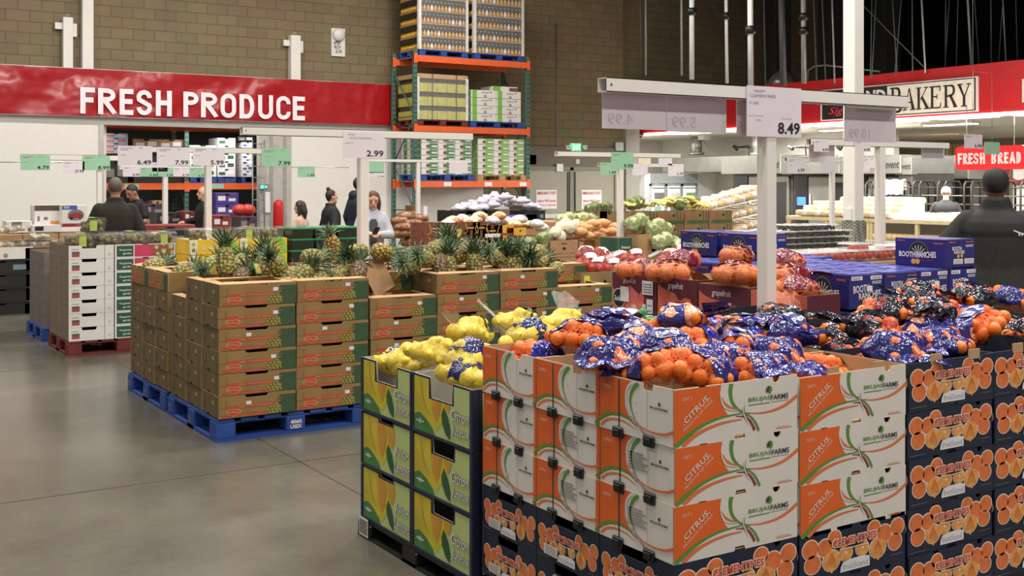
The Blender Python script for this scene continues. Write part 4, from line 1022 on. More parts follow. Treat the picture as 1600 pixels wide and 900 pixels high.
spots = [(636, 562, 5.0, 2, 170, 0, 0, 'lemon bag with navy tail in the far lemon box'),
 (726, 588, 4.30, 0, 98, 0, 10, 'lemon bag with navy band over the near lemon box'),
 (680, 553, 4.75, 2, 150, 10, 0, 'lemon bag with crumpled blue label in the middle'),
 (620, 568, 5.05, 0, 98, 0, 0, 'lemon bag lying low in the far lemon box notch'),
 (735, 520, 4.85, 1, 210, 10, 0, 'large domed yellow lemon bag with a black label'),
 (812, 505, 5.10, 1, 165, 8, -10, 'lemon bag with big black label at the back'),
 (832, 522, 4.55, 0, 20, 0, -8, 'smooth bright yellow lemon bag behind the left citrus box'),
 (735, 556, 4.40, 0, 40, 6, 0, 'lemon bag with navy film beside the orange citrus edge'),
 (880, 508, 4.60, 2, 195, 10, 0, 'lemon bag with clear plastic neck next to the citrus heap')]
used = set()
for (x, y, v, k, yaw, pi_, ro, lab) in spots:
    p = at_v(x, y, v); rot = (math.radians(ro), math.radians(-pi_), math.radians(yaw))
    if k in used: dup(lem[k], p, None, lab, 'lemon bags on the lemon boxes', rot)
    else: used.add(k); o = lem[k]; o.location = p; o.rotation_euler = rot; o['label'] = lab; o['group'] = 'lemon bags on the lemon boxes'
p = at_v(882, 505, 4.72); q = MB(); tail(q, (0,0,0), (.35, .1, 1), (0,-1,0), .03, .10, .16, CLEARP, 9); q.build('plastic_bag', None, 'clear empty plastic bag neck standing behind the citrus heap', 'plastic bag', loc=p)
# lone lemon on the citrus box edge
p = at_v(790, 535, 4.14); link('lemon', LEM, None, 'single pale lemon on the back edge of the left citrus box', 'lemon', loc=p).rotation_euler = (0, PI/2, .5)
# ------------------------------------------------ limes in green net
q = MB(); LIMEC = M('lime_peel', (52, 122, 60), .45, var=.12); q.ball((0,0,0), (.03, .026, .026), LIMEC); LIME = q.mesh('lime')
LI = Bag(18, .026, (.17, .075, .06), 21)
lim = make_bag('g', 'lime_bag', 'bag of limes', LI, LIME, NET_G, M('lime_tag_film', (226, 226, 222), .3), lambda c: abs(c.x-.03) < .045 and c.y < .02 and c.z > -.01, (), None, seed=8, crink=.003, fname='lime')
lim.location = at_v(975, 500, 4.42); lim.rotation_euler = (.2, -.15, .15); lim['label'] = 'green net bag of limes with a white barcode tag'; lim['group'] = 'lime bags'
dup(lim, at_v(1015, 508, 4.40), None, 'smaller end of a green lime bag beside the peach clementine bag', 'lime bags', (0, .1, 2.4))
# hidden support for the limes and back of the heap: navy boxes behind the citrus stack
for j in range(1):
    for i in range(2):
        for k in range(2):
            clem_box('navy clementine box, %s, %s column under the limes behind the citrus' % (('lower', 'upper')[k], ('left', 'right')[i]), (3.56+KL/2+i*(KL+.01) , 4.24+KW/2+j*(KW+.004), PZ+(3+k)*KH), opened=False)
q = MB()
for k in range(3):
    q.bbox((3.56, 4.24, PZ+k*KH), (3.56+2*KL+.01, 4.24+KW, PZ+(k+1)*KH-.004), NAVY, .01)
q.build('box_tier', None, 'closed navy box tiers under the limes behind the citrus stack', 'box')
pallet('pallet', 1.06, .44, PZ-.002, PBLACK, 'black plastic pallet under the limes behind the citrus stack', (3.56+KL+.005, 4.24+KW/2, 0), 0, 'black pallets')
# ------------------------------------------------ pineapples
def pine_mat(name, eye, groove):
    m = bpy.data.materials.new(name); m.use_nodes = True; MATS[name] = m; nt = m.node_tree; b = nt.nodes['Principled BSDF']; b.inputs['Roughness'].default_value = .6
    tc = nd(nt, 'ShaderNodeTexCoord'); v = nd(nt, 'ShaderNodeTexVoronoi', Scale=46.0, Randomness=.45); nt.links.new(tc.outputs['Object'], v.inputs['Vector'])
    r = nd(nt, 'ShaderNodeValToRGB'); e = r.color_ramp.elements; e[0].position = .22; e[0].color = lin(eye); e[1].position = .62; e[1].color = lin(groove)
    x = e.new(0.0) if False else r.color_ramp.elements.new(.03); x.color = lin([k*.72 for k in eye])
    nt.links.new(v.outputs['Distance'], r.inputs['Fac']); nt.links.new(r.outputs['Color'], b.inputs['Base Color'])
    bp = nd(nt, 'ShaderNodeBump', Strength=1.0, Distance=.012); bp.invert = True; nt.links.new(v.outputs['Distance'], bp.inputs['Height']); nt.links.new(bp.outputs['Normal'], b.inputs['Normal'])
    return m
PINE_HI = pine_mat('pineapple_skin', (190, 172, 92), (84, 86, 44)); PINE_LO = M('pineapple_end', (120, 100, 60), .75); PINE_RIPE = pine_mat('pineapple_skin_ripe', (214, 172, 76), (84, 70, 34)); PINE_BR = pine_mat('pineapple_skin_brown', (156, 124, 78), (60, 48, 32))
LEAFM = M('pineapple_leaf', (66, 92, 58), .5, var=.28, scale=18); LEAFP = M('pineapple_leaf_pale', (116, 136, 104), .5, var=.2, scale=18)
def pine_body(hi, L=.20, R=.056):
    q = MB(); NT, NZ = 44, 34; rows = []; H = []
    for i in range(NZ+1):
        z = i/NZ; rad = R*(1-abs(2*z-1)**3.2)**.5 if 0 < z < 1 else .012; rad = max(rad, .012); row = []; hr = []
        for j in range(NT):
            a = j/NT*8; b = z*6
            h = math.cos(PI*(a+b))*math.cos(PI*(a-b)); h = abs(h); rr = rad*(1+.05*(h-.5)); t = 2*PI*j/NT
            row.append((rr*math.cos(t), rr*math.sin(t), z*L)); hr.append(h)
        rows.append(row); H.append(hr)
    for i in range(NZ):
        for j in range(NT):
            k = (j+1) % NT; m = hi
            q.face([rows[i][j], rows[i][k], rows[i+1][k], rows[i+1][j]], m, True)
    q.face(rows[0][::-1], PINE_LO); q.face(rows[-1], PINE_LO)
    return q.mesh('fruit_body')
def crown(n, ln, spread, mat, seed):
    q = MB(); R = random.Random(seed)
    for k in range(n):
        f = k/n; a = k*2.4; tilt = spread*(1-f)**.8+.05+R.uniform(-.08, .08); l = ln*(.55+.45*math.sin(PI*min(1, .25+f*.7)))*R.uniform(.85, 1.1); w = .0125*(1-.3*f)
        base = Vector((math.cos(a), math.sin(a), 0))*.022*(1-f)+Vector((0,0,.03*f)); out = Vector((math.cos(a), math.sin(a), 0)); side = Vector((-math.sin(a), math.cos(a), 0))
        p = base; ang = tilt; seg = []
        for s in range(6):
            ww = w*(1-(s/5)**1.5)+.0006; seg.append((p-side*ww+out*.003, p-out*.002, p+side*ww+out*.003))
            p = p+(out*math.sin(ang)+Vector((0,0,1))*math.cos(ang))*l/5; ang += .16*(1-f)+.03
        for s in range(5):
            A, B_ = seg[s], seg[s+1]; m = mat if R.random() < .7 else LEAFP
            q.face([A[0], A[1], B_[1], B_[0]], m, True); q.face([A[1], A[2], B_[2], B_[1]], m, True)
    return q.mesh('crown')
PB = [pine_body(PINE_HI), pine_body(PINE_RIPE, .185, .058), pine_body(PINE_BR, .175, .055)]
CR = [crown(40, .15, .95, LEAFM, 1), crown(46, .19, .75, LEAFM, 2), crown(34, .12, 1.15, LEAFP, 3)]
def hangtag(par):
    q = MB(); q.box((-.04, -.001, -.055), (.04, .001, .055), M('tag_green', (86, 124, 60), .5)); q.box((-.032, -.0022, -.045), (.032, .0022, .045), M('tag_pale', (190, 196, 110), .5))
    p = Panel(q, (-.04, -.0025, -.055), (1,0,0), (0,0,1), .08, .11, .0008); p.disc(.5, .5, .22, CLO2, 1, 10)
    return q.build('hang_tag', par)
pines = []
def pine(x, y, v, kind, cr, d, tagged=False, scale=1.18):
    """body centre at a pixel on the plane v; d = direction from base to crown"""
    zc = 1.06 if y >= 425 else (1.12 if y >= 411 else (1.17 if y >= 396 else 1.22)); r = ray(x, y); D = (CAM_H-zc)*FPX/(y-287); D = max((CAM_H-1.06)*FPX/(y-287) if x < 320 else D, 7.68/r.y)
    if x > 575: D = min(D, 8.85/r.y)
    t = thing('pineapple', 'x', 'pineapple', at_d(x, y, D), 0, 'pineapples heaped on the cartons')
    d = Vector(d).normalized(); qd = Vector((0,0,1)).rotation_difference(d); t.rotation_mode = 'XYZ'; t.rotation_euler = qd.to_euler(); L = .19
    b = link('fruit_body', PB[kind], t); b.location = (0, 0, -L/2); c = link('crown', CR[cr], t); c.location = (0, 0, L/2-.012); c.scale = (.8, .8, .8)
    t.scale = (scale,)*3
    if tagged: o = hangtag(t); o.location = (.045, -.075, L/2-.01); o.rotation_euler = (0, .5, .3)
    pines.append(t)
Rt = (C_, S_, 0)     # across the picture to the right
def dirn(a, up=0.1, fw=0): 
    """a = degrees from picture-right, in the vertical picture plane; fw = away from the camera"""
    c, s = math.cos(math.radians(a)), math.sin(math.radians(a)); return Vector((C_*c, S_*c, s))+Vector((S_, C_, 0))*fw
for a in [
 (240, 416, 9.20, 0, 0, dirn(5)), (287, 424, 8.75, 0, 0, dirn(8)), (330, 414, 8.9, 0, 1, dirn(20, 0, .5)),
 (336, 428, 8.35, 2, 2, dirn(170, 0, .2), True), (352, 410, 9.2, 0, 1, dirn(100, 0, .4)), (372, 416, 8.8, 0, 2, dirn(60, 0, .8)), (378, 433, 7.75, 2, 0, dirn(35, 0, .9), True),
 (412, 418, 8.5, 0, 1, dirn(90, 0, .3)), (400, 428, 8.15, 2, 1, dirn(70, 0, .5)), (436, 420, 8.3, 0, 0, dirn(140, 0, .2)), (455, 432, 8.0, 0, 2, dirn(10, 0, .3)),
 (487, 402, 9.1, 0, 0, dirn(-4)), (520, 386, 9.6, 1, 2, dirn(120, 0, .3)), (497, 440, 7.75, 0, 2, dirn(10, 0, .6), ), (558, 394, 9.3, 0, 0, dirn(185)), (470, 436, 8.15, 0, 0, dirn(30, 0, -.5)),
 (597, 394, 9.3, 1, 1, dirn(-10)), (560, 424, 8.5, 2, 2, dirn(80, 0, .9)), (530, 430, 8.2, 0, 2, dirn(190, 0, .3)),
 (641, 415, 8.35, 0, 2, dirn(168)), (664, 404, 8.75, 0, 2, dirn(165)), (680, 389, 9.25, 0, 0, dirn(15)), (722, 386, 9.25, 1, 0, dirn(170)), (718, 399, 8.95, 1, 2, dirn(190, 0, .3)),
 (688, 416, 8.2, 2, 2, dirn(260, 0, -.6)), (700, 422, 7.95, 0, 1, dirn(88, 0, .15)), (703, 396, 8.8, 0, 1, dirn(100, 0, .2)), (741, 418, 8.3, 0, 1, dirn(92, 0, .1)),
 (782, 418, 8.2, 2, 1, dirn(80, 0, .2)), (798, 422, 7.95, 0, 1, dirn(100, 0, .1)), (806, 416, 8.3, 0, 1, dirn(85, 0, .3)), (775, 404, 8.9, 0, 2, dirn(160, 0, .2)),
 (838, 395, 9.2, 0, 0, dirn(185)), (843, 408, 8.6, 0, 0, dirn(10, 0, .6)), (822, 400, 8.9, 0, 2, dirn(150, 0, .3)), (865, 425, 8.35, 0, 2, dirn(200, 0, .5)),
 ]: pine(*a)
label_row(pines, '%s pineapple from the left on the brown cartons')
# ---------------------------------------------------------------- goods in the middle of the floor
def base_table(u0, v0, u1, v1, z, lab, m=None):
    """plain stock under a display: closed cartons on a pallet"""
    m = m or KRAFT; t = thing('stock_stack', lab, 'stack of cartons', ((u0+u1)/2, (v0+v1)/2, 0)); n = max(1, round((z-.13)/.24)); w = u1-u0; d = v1-v0; h = (z-.14)/n
    q = MB(); q.box((-w/2, -d/2, 0), (w/2, d/2, .13), PWOOD); q.build('pallet_base', t)
    k = max(1, round(w/.5))
    for i in range(n):
        q = MB()
        for j in range(k): q.bbox((-w/2+w*j/k+.004, -d/2, .135+i*h), (-w/2+w*(j+1)/k-.004, d/2, .135+(i+1)*h-.006), m, .01)
        q.build('carton_layer', t)
    return t
# --- grape boxes and kiwi boxes on the red pallet
GW = M('grape_box_white', (218, 214, 210), .6, var=.03); GSIDE = M('grape_box_side', (128, 112, 94), .75, var=.15); GG = M('grape_label_green', (42, 84, 66), .5, var=.05)
KPINK = M('kiwi_pink', (198, 62, 92), .5, var=.08); KLIME = M('kiwi_lime', (150, 178, 96), .5, var=.1); KRED2 = M('kiwi_red', (158, 70, 66), .5)
def proto_box(name, cat, L, Wd, h, mo, mi, art, cut=((), ()), side=None, grp=None, lcut=((), ())):
    q = MB(); carton(q, L, Wd, h, mo, mi, front=cut, mleft=side, left=lcut)
    art(Panel(q, (-L/2, -Wd/2, 0), (1,0,0), (0,0,1), L, h, .0015))
    t = thing(name, 'x', cat, (0,0,-5), 0, grp); link('carton', q.mesh('carton'), t); return t
PROTOS = []
def a_grape(p):
    p.rect(.07, .16, .24, .36, M('grape_print_red', (176, 66, 84), .5), 1); p.rect(.07, .36, .24, .56, M('grape_print_dark', (96, 88, 78), .5, var=.3, scale=60), 1); p.rect(.07, .70, .22, .74, GSIDE, 1); p.rect(.79, 0, .80, 1, GSIDE, 1); p.disc(.9, .3, .12, M('grape_print_pale', (196, 190, 186), .6), 1, 10)
def a_kiwi(p):
    p.rect(.03, .08, .30, .90, GG, 1); p.text('Viva gourmet', .07, .48, .27, .66, PAPER, 2, bold=.02); p.text('garden', .13, .22, .27, .38, PAPER, 2, bold=.02)
    p.rect(.32, .06, .98, .94, KRED2, 1); p.poly([(.32,.1),(.56,.06),(.62,.35),(.58,.75),(.5,.94),(.32,.92)], KPINK, 2)
    for s, t, r in ((.68,.72,.17),(.80,.40,.22),(.92,.75,.20),(.70,.22,.15),(.94,.28,.18),(.80,.9,.1)): p.disc(s, t, r, KLIME, 3, 12); p.disc(s, t, r*.4, M('kiwi_core', (196, 208, 150), .5), 4, 8)
gb = proto_box('grape_box', 'box', .44, .50, .136, GW, GSIDE, a_grape, ([(.28, .62, .22, .02)], []), GSIDE, 'white grape boxes')
kb = proto_box('kiwi_box', 'box', .62, .50, .136, GW, GSIDE, a_kiwi, ([(.45, .55, .1, .01)], []), GSIDE, 'green and pink kiwi boxes')
GV0 = 12.0
def place(proto, loc, label, rz=0):
    if 'used' not in PROTOS_USED or proto.name not in PROTOS_USED:
        PROTOS_USED.add(proto.name); proto.location = loc; proto.rotation_euler = (0, 0, rz); proto['label'] = label; return proto
    return dup(proto, loc, rz, label)
PROTOS_USED = {'used'}
for k in range(7):
    for j in range(2):
        z = .15+k*.138
        place(gb, (2.36+.22, GV0+.25+j*.505, z), 'white grape box, %s, %s column of the red pallet' % (tier_word(k, 7), ('front', 'rear')[j]))
        if j == 0: place(kb, (2.81+.31, GV0+.25, z), 'green and pink kiwi box, %s, beside the white grape boxes' % tier_word(k, 7))
pallet('pallet', 1.10, 1.02, .148, PRED, 'red pallet under the white grape boxes', (2.90, GV0+.51, 0))
GP = M('grape_box_purple', (120, 106, 104), .7, var=.12)
for k in range(6):
    t = thing('grape_box', 'grey mauve box, %s, on the blue pallet beyond the grapes' % tier_word(k, 6), 'box', (2.36+.27, 13.75, .15+k*.138), 0, 'grey mauve boxes')
    q = MB(); carton(q, .54, .9, .136, GP, GSIDE); q.build('carton', t)
pallet('pallet', .60, .98, .148, PBLUE, 'blue pallet beyond the red grape pallet', (2.63, 13.75, 0))
# yellow kiwi boxes
KYEL = M('kiwi_yellow', (226, 184, 48), .5, var=.06); KGRN = M('kiwi_bright_green', (140, 190, 60), .5, var=.06); KCR = M('kiwi_cream', (222, 212, 176), .5)
def a_yel(p):
    p.rect(0, 0, .16, 1, KCR, 1); p.disc(.08, .7, .13, KLIME, 2, 10); p.disc(.08, .3, .13, GSIDE, 2, 10); p.rect(.16, 0, 1, 1, KYEL, 1)
    p.poly([(.62,1),(.9,1),(1,.4),(1,0),(.92,0),(.82,.6)], KGRN, 2); p.text('GOLD KIWI' if False else 'kiwi', .26, .3, .5, .62, KCR, 3, bold=.02)
yb = proto_box('yellow_kiwi_box', 'box', .54, .5, .16, KYEL, KCR, a_yel, ([(.25, .40, .16, .01), (.62, .74, .16, .01)], []), None, 'yellow kiwi boxes')
for i in range(2):
    for k in range(3):
        place(yb, (3.58+.27+i*.55, GV0+.25, .65+k*.165), 'yellow kiwi box, %s, %s stack behind the pineapples' % (tier_word(k, 3), ('left', 'right')[i]))
base_table(3.56, GV0, 4.68, GV0+.78, .645, 'closed brown cartons under the yellow kiwi boxes')
# clamshells of kiwi / nuts
TUBC = M('clamshell_plastic', (214, 214, 206), .12, var=0, alpha=.07, spec=.8); TUBW = M('clamshell_lid_gleam', (232, 230, 226), .15, var=0, alpha=.34, spec=.9); KIW = M('kiwi_skin', (112, 96, 58), .7, var=.2, scale=30); LIMEL = M('clamshell_label', (170, 190, 84), .5, var=.1); LIDG = M('salad_lid_green', (44, 128, 72), .25, var=.15, coat=.5); TUBD = M('salad_tub_dark', (46, 52, 42), .3, var=.4, scale=40)
def clamshell(name, cat, w, d, h, fillm, r, label=None, grp=None, lid=None, n=34, seed=1, top=1.1):
    t = thing(name, 'x', cat, (0,0,-5), 0, grp); R = random.Random(seed)
    q = MB(); f = .88
    q.loft([[(sx*w/2*k, sy*d/2*k, z) for sx, sy in ((-1,-1),(1,-1),(1,1),(-1,1))] for k, z in ((f, 0), (1, h*.8), (1.03, h*.8), (1.03, h*.84))], TUBC if not lid else TUBD)
    if not lid: q.loft([[(sx*w/2*k, sy*d/2*k, z) for sx, sy in ((-1,-1),(1,-1),(1,1),(-1,1))] for k, z in ((1.04, h*.84), (.9, h))], TUBW if h < .1 else TUBC)  # low tubs get a whitened lid, its gleam put into the colour
    q.build('tub', t)
    if lid:
        q = MB(); q.loft([[(sx*w/2*k, sy*d/2*k, z) for sx, sy in ((-1,-1),(1,-1),(1,1),(-1,1))] for k, z in ((1.04, h*.84), (1.04, h*.92), (.95, h))], lid); q.build('lid', t)
    else:
        q = MB()
        for k in range(n): q.ball((R.uniform(-1, 1)*(w/2*f-r), R.uniform(-1, 1)*(d/2*f-r), r*.8+R.random()*(h*.78*top-1.7*r)), r*R.uniform(.85, 1.05), fillm, 9, 6)
        q.build('fruit_fill', t, kind='stuff')
    if label:
        q = MB(); q.box((-w*.14, -d/2*1.03-.002, h*.1), (w*.14, -d/2*1.0+.001, h*.8), label); q.box((-w*.14, -d/2, h*1.0), (w*.14, d/2, h*1.004), label); q.build('paper_label', t)
    return t
ct = clamshell('kiwi_clamshell', 'clamshell', .26, .2, .15, KIW, .028, None, 'kiwi clamshells'); cl = clamshell('kiwi_clamshell', 'clamshell', .26, .2, .15, KIW, .026, LIMEL, 'kiwi clamshells', seed=2)
L1 = []
zz = .15+7*.138+.001
for i in range(4):
    for j in range(2): L1.append(place(cl if (i+j) % 3 == 0 else ct, (2.50+i*.275, GV0+.13+j*.24, zz-.03), 'x', rnd.uniform(-.06, .06)))
label_row(L1, '%s clamshell of brown kiwis from the left on the white boxes')
place(cl, (2.62, GV0+.2, zz+.125), 'lime labelled clamshell standing on top of the other clamshells'); 
L1 = []
for i in range(4): L1.append(place(ct if i != 2 else cl, (3.72+i*.27, GV0+.16, .65+3*.165-.03), 'x', rnd.uniform(-.06, .06)))
label_row(L1, '%s clamshell of kiwis from the left on the yellow boxes')
# green lidded tubs
st = clamshell('salad_tub', 'tub', .27, .22, .125, None, .02, None, 'green lidded salad tubs', lid=LIDG)
L1 = []
for k in range(3):
    row = []
    for i in range(3):
        for j in range(2):
            row.append(place(st, (4.86+i*.28+.01*(k % 2), GV0+.12+j*.24, .87+k*.126), 'x', rnd.uniform(-.03, .03)))
    label_row(row, '%s green lidded tub from the left, '+('lowest tier', 'middle tier', 'top tier')[k])
base_table(4.72, GV0, 5.58, GV0+.8, .868, 'closed brown cartons under the green lidded tubs')
# --- potato cartons with oval labels
PT1 = M('potato_carton_brown', (120, 66, 46), .6, var=.35, scale=14); PT2 = M('potato_carton_yellow', (216, 168, 62), .6, var=.12)
def a_pot(p):
    p.disc(.5, .55, .22, INK, 1, 12); p.rect(.34, .5, .66, .6, PT2, 2); p.band([(.1,.1),(.3,.3),(.2,.9)], .05, .05, PT2, 1); p.band([(.9,.1),(.75,.4),(.85,.95)], .05, .05, PT2, 1)
def a_pot2(p): a_pot(p); p.rect(.12, .05, .88, .34, PAPER, 3)
def a_py(p): p.rect(0, .2, 1, .38, PT1, 1); p.disc(.7, .75, .1, PT1, 2, 8)
pb = proto_box('potato_box', 'box', .27, .4, .165, PT1, KRAFT_IN, a_pot, grp='patterned brown potato boxes'); pb2 = proto_box('potato_box', 'box', .30, .4, .165, PT1, KRAFT_IN, a_pot2, grp='patterned brown potato boxes'); py = proto_box('potato_box', 'box', .30, .4, .165, PT2, KRAFT_IN, a_py, grp='yellow potato boxes')
PV = 12.4
for ci, (xl, pr, ytop, nt, nm) in enumerate(((664, pb, 348, 3, 'leftmost patterned stack'), (683, pb, 348, 3, 'second patterned stack'), (703, py, 358, 1, 'low yellow stack'), (721, pb, 347, 3, 'third patterned stack'), (738, pb, 347, 3, 'fourth patterned stack'), (755, pb2, 352, 3, 'stack with white labels'), (773, py, 352, 3, 'yellow stack right of the white labels'), (793, py, 356, 2, 'pale yellow stack under the onions'))):
    A = at_v(xl, ytop, PV)
    for k in range(nt): place(pr, (A.x+.14, PV+.2, A.z-.166*(nt-k)), 'potato carton, %s, %s' % (tier_word(k, nt), nm))
a = at_v(664, 348, PV); b = at_v(810, 348, PV)
base_table(a.x, PV, b.x-.08, PV+.85, a.z-.166*3-.01, 'closed brown cartons under the patterned potato boxes')
# --- simple vegetable bags
def veg_bag(nm, cat, n, r, a, seed, skin, film=None, grp=None, mask=None, tl=None):
    B = Bag(n, r, a, seed); t = thing(nm, 'x', cat, (0,0,-5), 0, grp); q = MB(); B.surf(q, B.net, skin); q.build('net', t, weld=True)
    if film:
        q = MB(); B.surf(q, B.film, film, mask or (lambda c: c.z > .01 and abs(c.x) < .09), .004, .006, seed); 
        if tl: tail(q, *tl)
        q.build('printed_film', t, weld=True)
    return t
WNET = M('net_white_bag', (214, 206, 198), .35, var=.25, scale=14); ONET = M('net_orange_veg', (196, 128, 74), .4, var=.25, scale=14); PFILM = film_mat('film_garlic', (206, 200, 214), (236, 234, 238), (120, 104, 160), .18, 16, 3); BRFILM = M('bag_brown_glossy', (128, 84, 52), .2, var=.35, scale=10, bump=.5, bscale=30)
wv = veg_bag('onion_bag', 'bag of onions', 12, .036, (.15, .11, .08), 31, WNET, M('film_white', (226, 222, 222), .25, bump=.5, bscale=30), 'net bags on the potato boxes'); ov = veg_bag('potato_bag', 'bag of potatoes', 12, .036, (.16, .11, .08), 32, ONET, M('film_cream', (226, 206, 160), .25, bump=.5, bscale=30), 'net bags on the potato boxes')
L1 = []
for k, (x, y) in enumerate(((700, 350), (708, 345), (722, 342), (735, 347), (746, 342), (757, 350), (768, 345), (780, 338), (792, 346), (803, 352), (812, 343), (824, 352), (838, 350), (750, 338), (846, 356))):
    p = at_v(x, y, PV+.15+.1*(k % 3)); L1.append(place((wv, ov)[k % 2], p, 'x', rnd.uniform(0, 6)))
label_row(L1, '%s net bag of potatoes or onions from the left on the patterned cartons')
# brown glossy bags in front of the rack
bb = veg_bag('brown_bag', 'bag of bread', 8, .05, (.19, .13, .10), 35, BRFILM, None, 'glossy brown bags'); L1 = []
for k, (x, y, v) in enumerate(((622, 346, 14.6), (634, 338, 14.7), (645, 350, 14.5), (630, 356, 14.4), (654, 342, 14.7), (642, 364, 14.4), (626, 366, 14.4), (654, 374, 14.4), (640, 378, 14.4))): L1.append(place(bb, at_v(x, y, v), 'x', rnd.uniform(0, 6)))
label_row(L1, '%s glossy brown bag from the left in the pile beside the cart')
a = at_v(616, 386, 14.4); base_table(a.x+.02, 14.3, a.x+.62, 15.0, a.z-.03, 'closed cartons under the glossy brown bags')
# --- garlic bags on black crates
gl = veg_bag('garlic_bag', 'bag of garlic', 14, .03, (.15, .11, .08), 36, PFILM, None, 'white and purple garlic bags'); L1 = []
BV2 = 15.6
for k, (x, y) in enumerate(((716, 326), (728, 323), (738, 319), (745, 326), (752, 315), (762, 311), (770, 320), (778, 312), (788, 318), (790, 308), (800, 313), (808, 320), (816, 314), (826, 322), (836, 324), (757, 325), (782, 326), (772, 306))): L1.append(place(gl, at_v(x, y, BV2+.2+.12*(k % 3)), 'x', rnd.uniform(0, 6)))
label_row(L1, '%s white and purple bag from the left in the pile on black crates')
def crate(name, L, Wd, h, m, label, loc, grp=None, mark=True, cat='crate'):
    t = thing(name, label, cat, loc, 0, grp); q = MB(); th = .012
    for sy in (-1, 1): q.prism(outline(L, h, [(.36, .64, .22, .02)]), (-sy*-L/2 if sy < 0 else L/2, sy*Wd/2, 0), (1 if sy < 0 else -1, 0, 0), (0,0,1), th, m)
    for sx in (-1, 1): q.box((sx*L/2-(th if sx > 0 else 0), -Wd/2+th, 0), (sx*L/2+(0 if sx > 0 else th), Wd/2-th, h), m)
    q.box((-L/2+th, -Wd/2+th, .004), (L/2-th, Wd/2-th, .014), m); q.box((-L/2-.008, -Wd/2-.008, h-.02), (L/2+.008, -Wd/2, h), m); q.build('shell', t)
    if mark: q = MB(); q.box((L*.22, -Wd/2-.004, h*.25), (L*.40, -Wd/2-.001, h*.62), M('crate_tag', (110, 128, 140), .5)); q.build('tag', t)
    return t
CRB = M('crate_black', (30, 29, 28), .5, var=.15)
for k, (x, nm) in enumerate(((707, 'leftmost'), (729, 'second'), (751, 'third'), (822, 'right end'))):
    a = at_v(x, 329, BV2)
    for j in range(2): crate('black_crate', .38, .5, .17, CRB, '%s black crate holding garlic bags, %s tier' % (nm, ('upper', 'lower')[j]), (a.x+.19, BV2+.25, a.z-.172*(j+1)), 'black crates under the garlic')
a = at_v(773, 336, BV2); t = thing('garlic_box', 'purple printed open box in the middle of the garlic crates', 'box', (a.x+.42, BV2+.25, a.z-.18)); q = MB(); carton(q, .8, .5, .18, M('box_purple', (124, 112, 172), .5, var=.2, scale=20), KRAFT_IN); q.build('carton', t)
a = at_v(707, 330, BV2); b = at_v(852, 330, BV2); base_table(a.x, BV2, b.x, BV2+.7, a.z-.175*2-.01, 'closed cartons under the black garlic crates')
# --- brown boxes with cauliflower and sweet potatoes
FV = 12.15
def a_brown(p): p.disc(.5, .50, .11, PHOLE, 1, 12, ry=.09); p.rect(.4, .74, .6, .84, PKD, 1); p.rect(.1, .2, .9, .22, PKD, 1)
def a_brown2(p): p.rect(.38, .22, .62, .4, PKD, 1); p.rect(.8, .3, .93, .42, PKD, 1)
bx1 = proto_box('produce_box', 'box', .44, .4, .22, M('kraft_rosy', (172, 132, 98), .8, var=.08), KRAFT_IN, a_brown, grp='brown cauliflower and sweet potato boxes'); bx2 = proto_box('produce_box', 'box', .56, .4, .22, M('kraft_rosy', (0, 0, 0)), KRAFT_IN, a_brown2, ([(.12, .86, .40, .01)], []), grp='brown cauliflower and sweet potato boxes')
for (x, y, pr, nm) in ((812, 382, bx1, 'left brown box under the loose greens'), (860, 376, bx1, 'brown box with an oval hand hole under the cauliflower'), (905, 378, bx2, 'wide brown box with a cut window under the sweet potatoes')):
    a = at_v(x, y, FV); w = .22 if pr is bx1 else .28
    place(pr, (a.x+w, FV+.2, a.z-.22), nm); place(pr, (a.x+w, FV+.2, a.z-.445), 'lower '+nm)
a = at_v(812, 380, FV); base_table(a.x, FV, a.x+1.30, FV+.8, a.z-.46, 'closed cartons under the brown cauliflower boxes')
CAUL = M('cauliflower', (222, 212, 184), .7, var=.1, scale=30, bump=.6, bscale=60); LETT = M('lettuce', (188, 198, 148), .6, var=.3, scale=16, bump=.4); SWP = M('sweet_potato', (216, 164, 112), .6, var=.18, scale=16); GRNV = M('green_leaves', (132, 146, 96), .6, var=.35, scale=14)
def blob(name, cat, r, m, leaf, seed, grp):
    t = thing(name, 'x', cat, (0,0,-5), 0, grp); q = MB(); n, k = 20, 13; rows = []
    for i in range(1, k):
        row = []
        for j in range(n):
            a = PI*i/k; b = 2*PI*j/n; d = Vector((math.sin(a)*math.cos(b), math.sin(a)*math.sin(b), math.cos(a))); row.append(d*r*(1+.22*mnoise.noise(d*3.2+Vector((seed, 0, 0)))+.10*mnoise.noise(d*8)))
        rows.append(row)
    q.loft(rows[::-1], m, True); q.build('head', t)
    if leaf:
        q = MB(); R = random.Random(seed)
        for i in range(7):
            a = i*.9; o = Vector((math.cos(a), math.sin(a), 0)); s = Vector((-o.y, o.x, 0)); q.loft([[o*r*.5-s*.02+Vector((0,0,-r*.7)), o*r*.5+s*.02+Vector((0,0,-r*.7))], [o*r*1.05-s*.05, o*r*1.05+s*.05], [o*r*1.15-s*.03+Vector((0,0,r*.6)), o*r*1.2+s*.03+Vector((0,0,r*.5))]], leaf, True, False, False)
        q.build('leaves', t)
    return t
cf = blob('cauliflower', 'cauliflower', .085, CAUL, None, 3, 'white cauliflowers'); lt = blob('lettuce', 'lettuce', .10, LETT, LETT, 5, 'pale green lettuces'); gv = blob('leafy_green', 'leafy vegetable', .10, GRNV, GRNV, 9, 'leafy greens'); sw = None
def heap(pr, pts, v, fmt, jit=.12):
    L = [place(pr, at_v(x, y, v+jit*(k % 3)), 'x', rnd.uniform(0, 6)) for k, (x, y) in enumerate(pts)]; label_row(L, fmt); return L
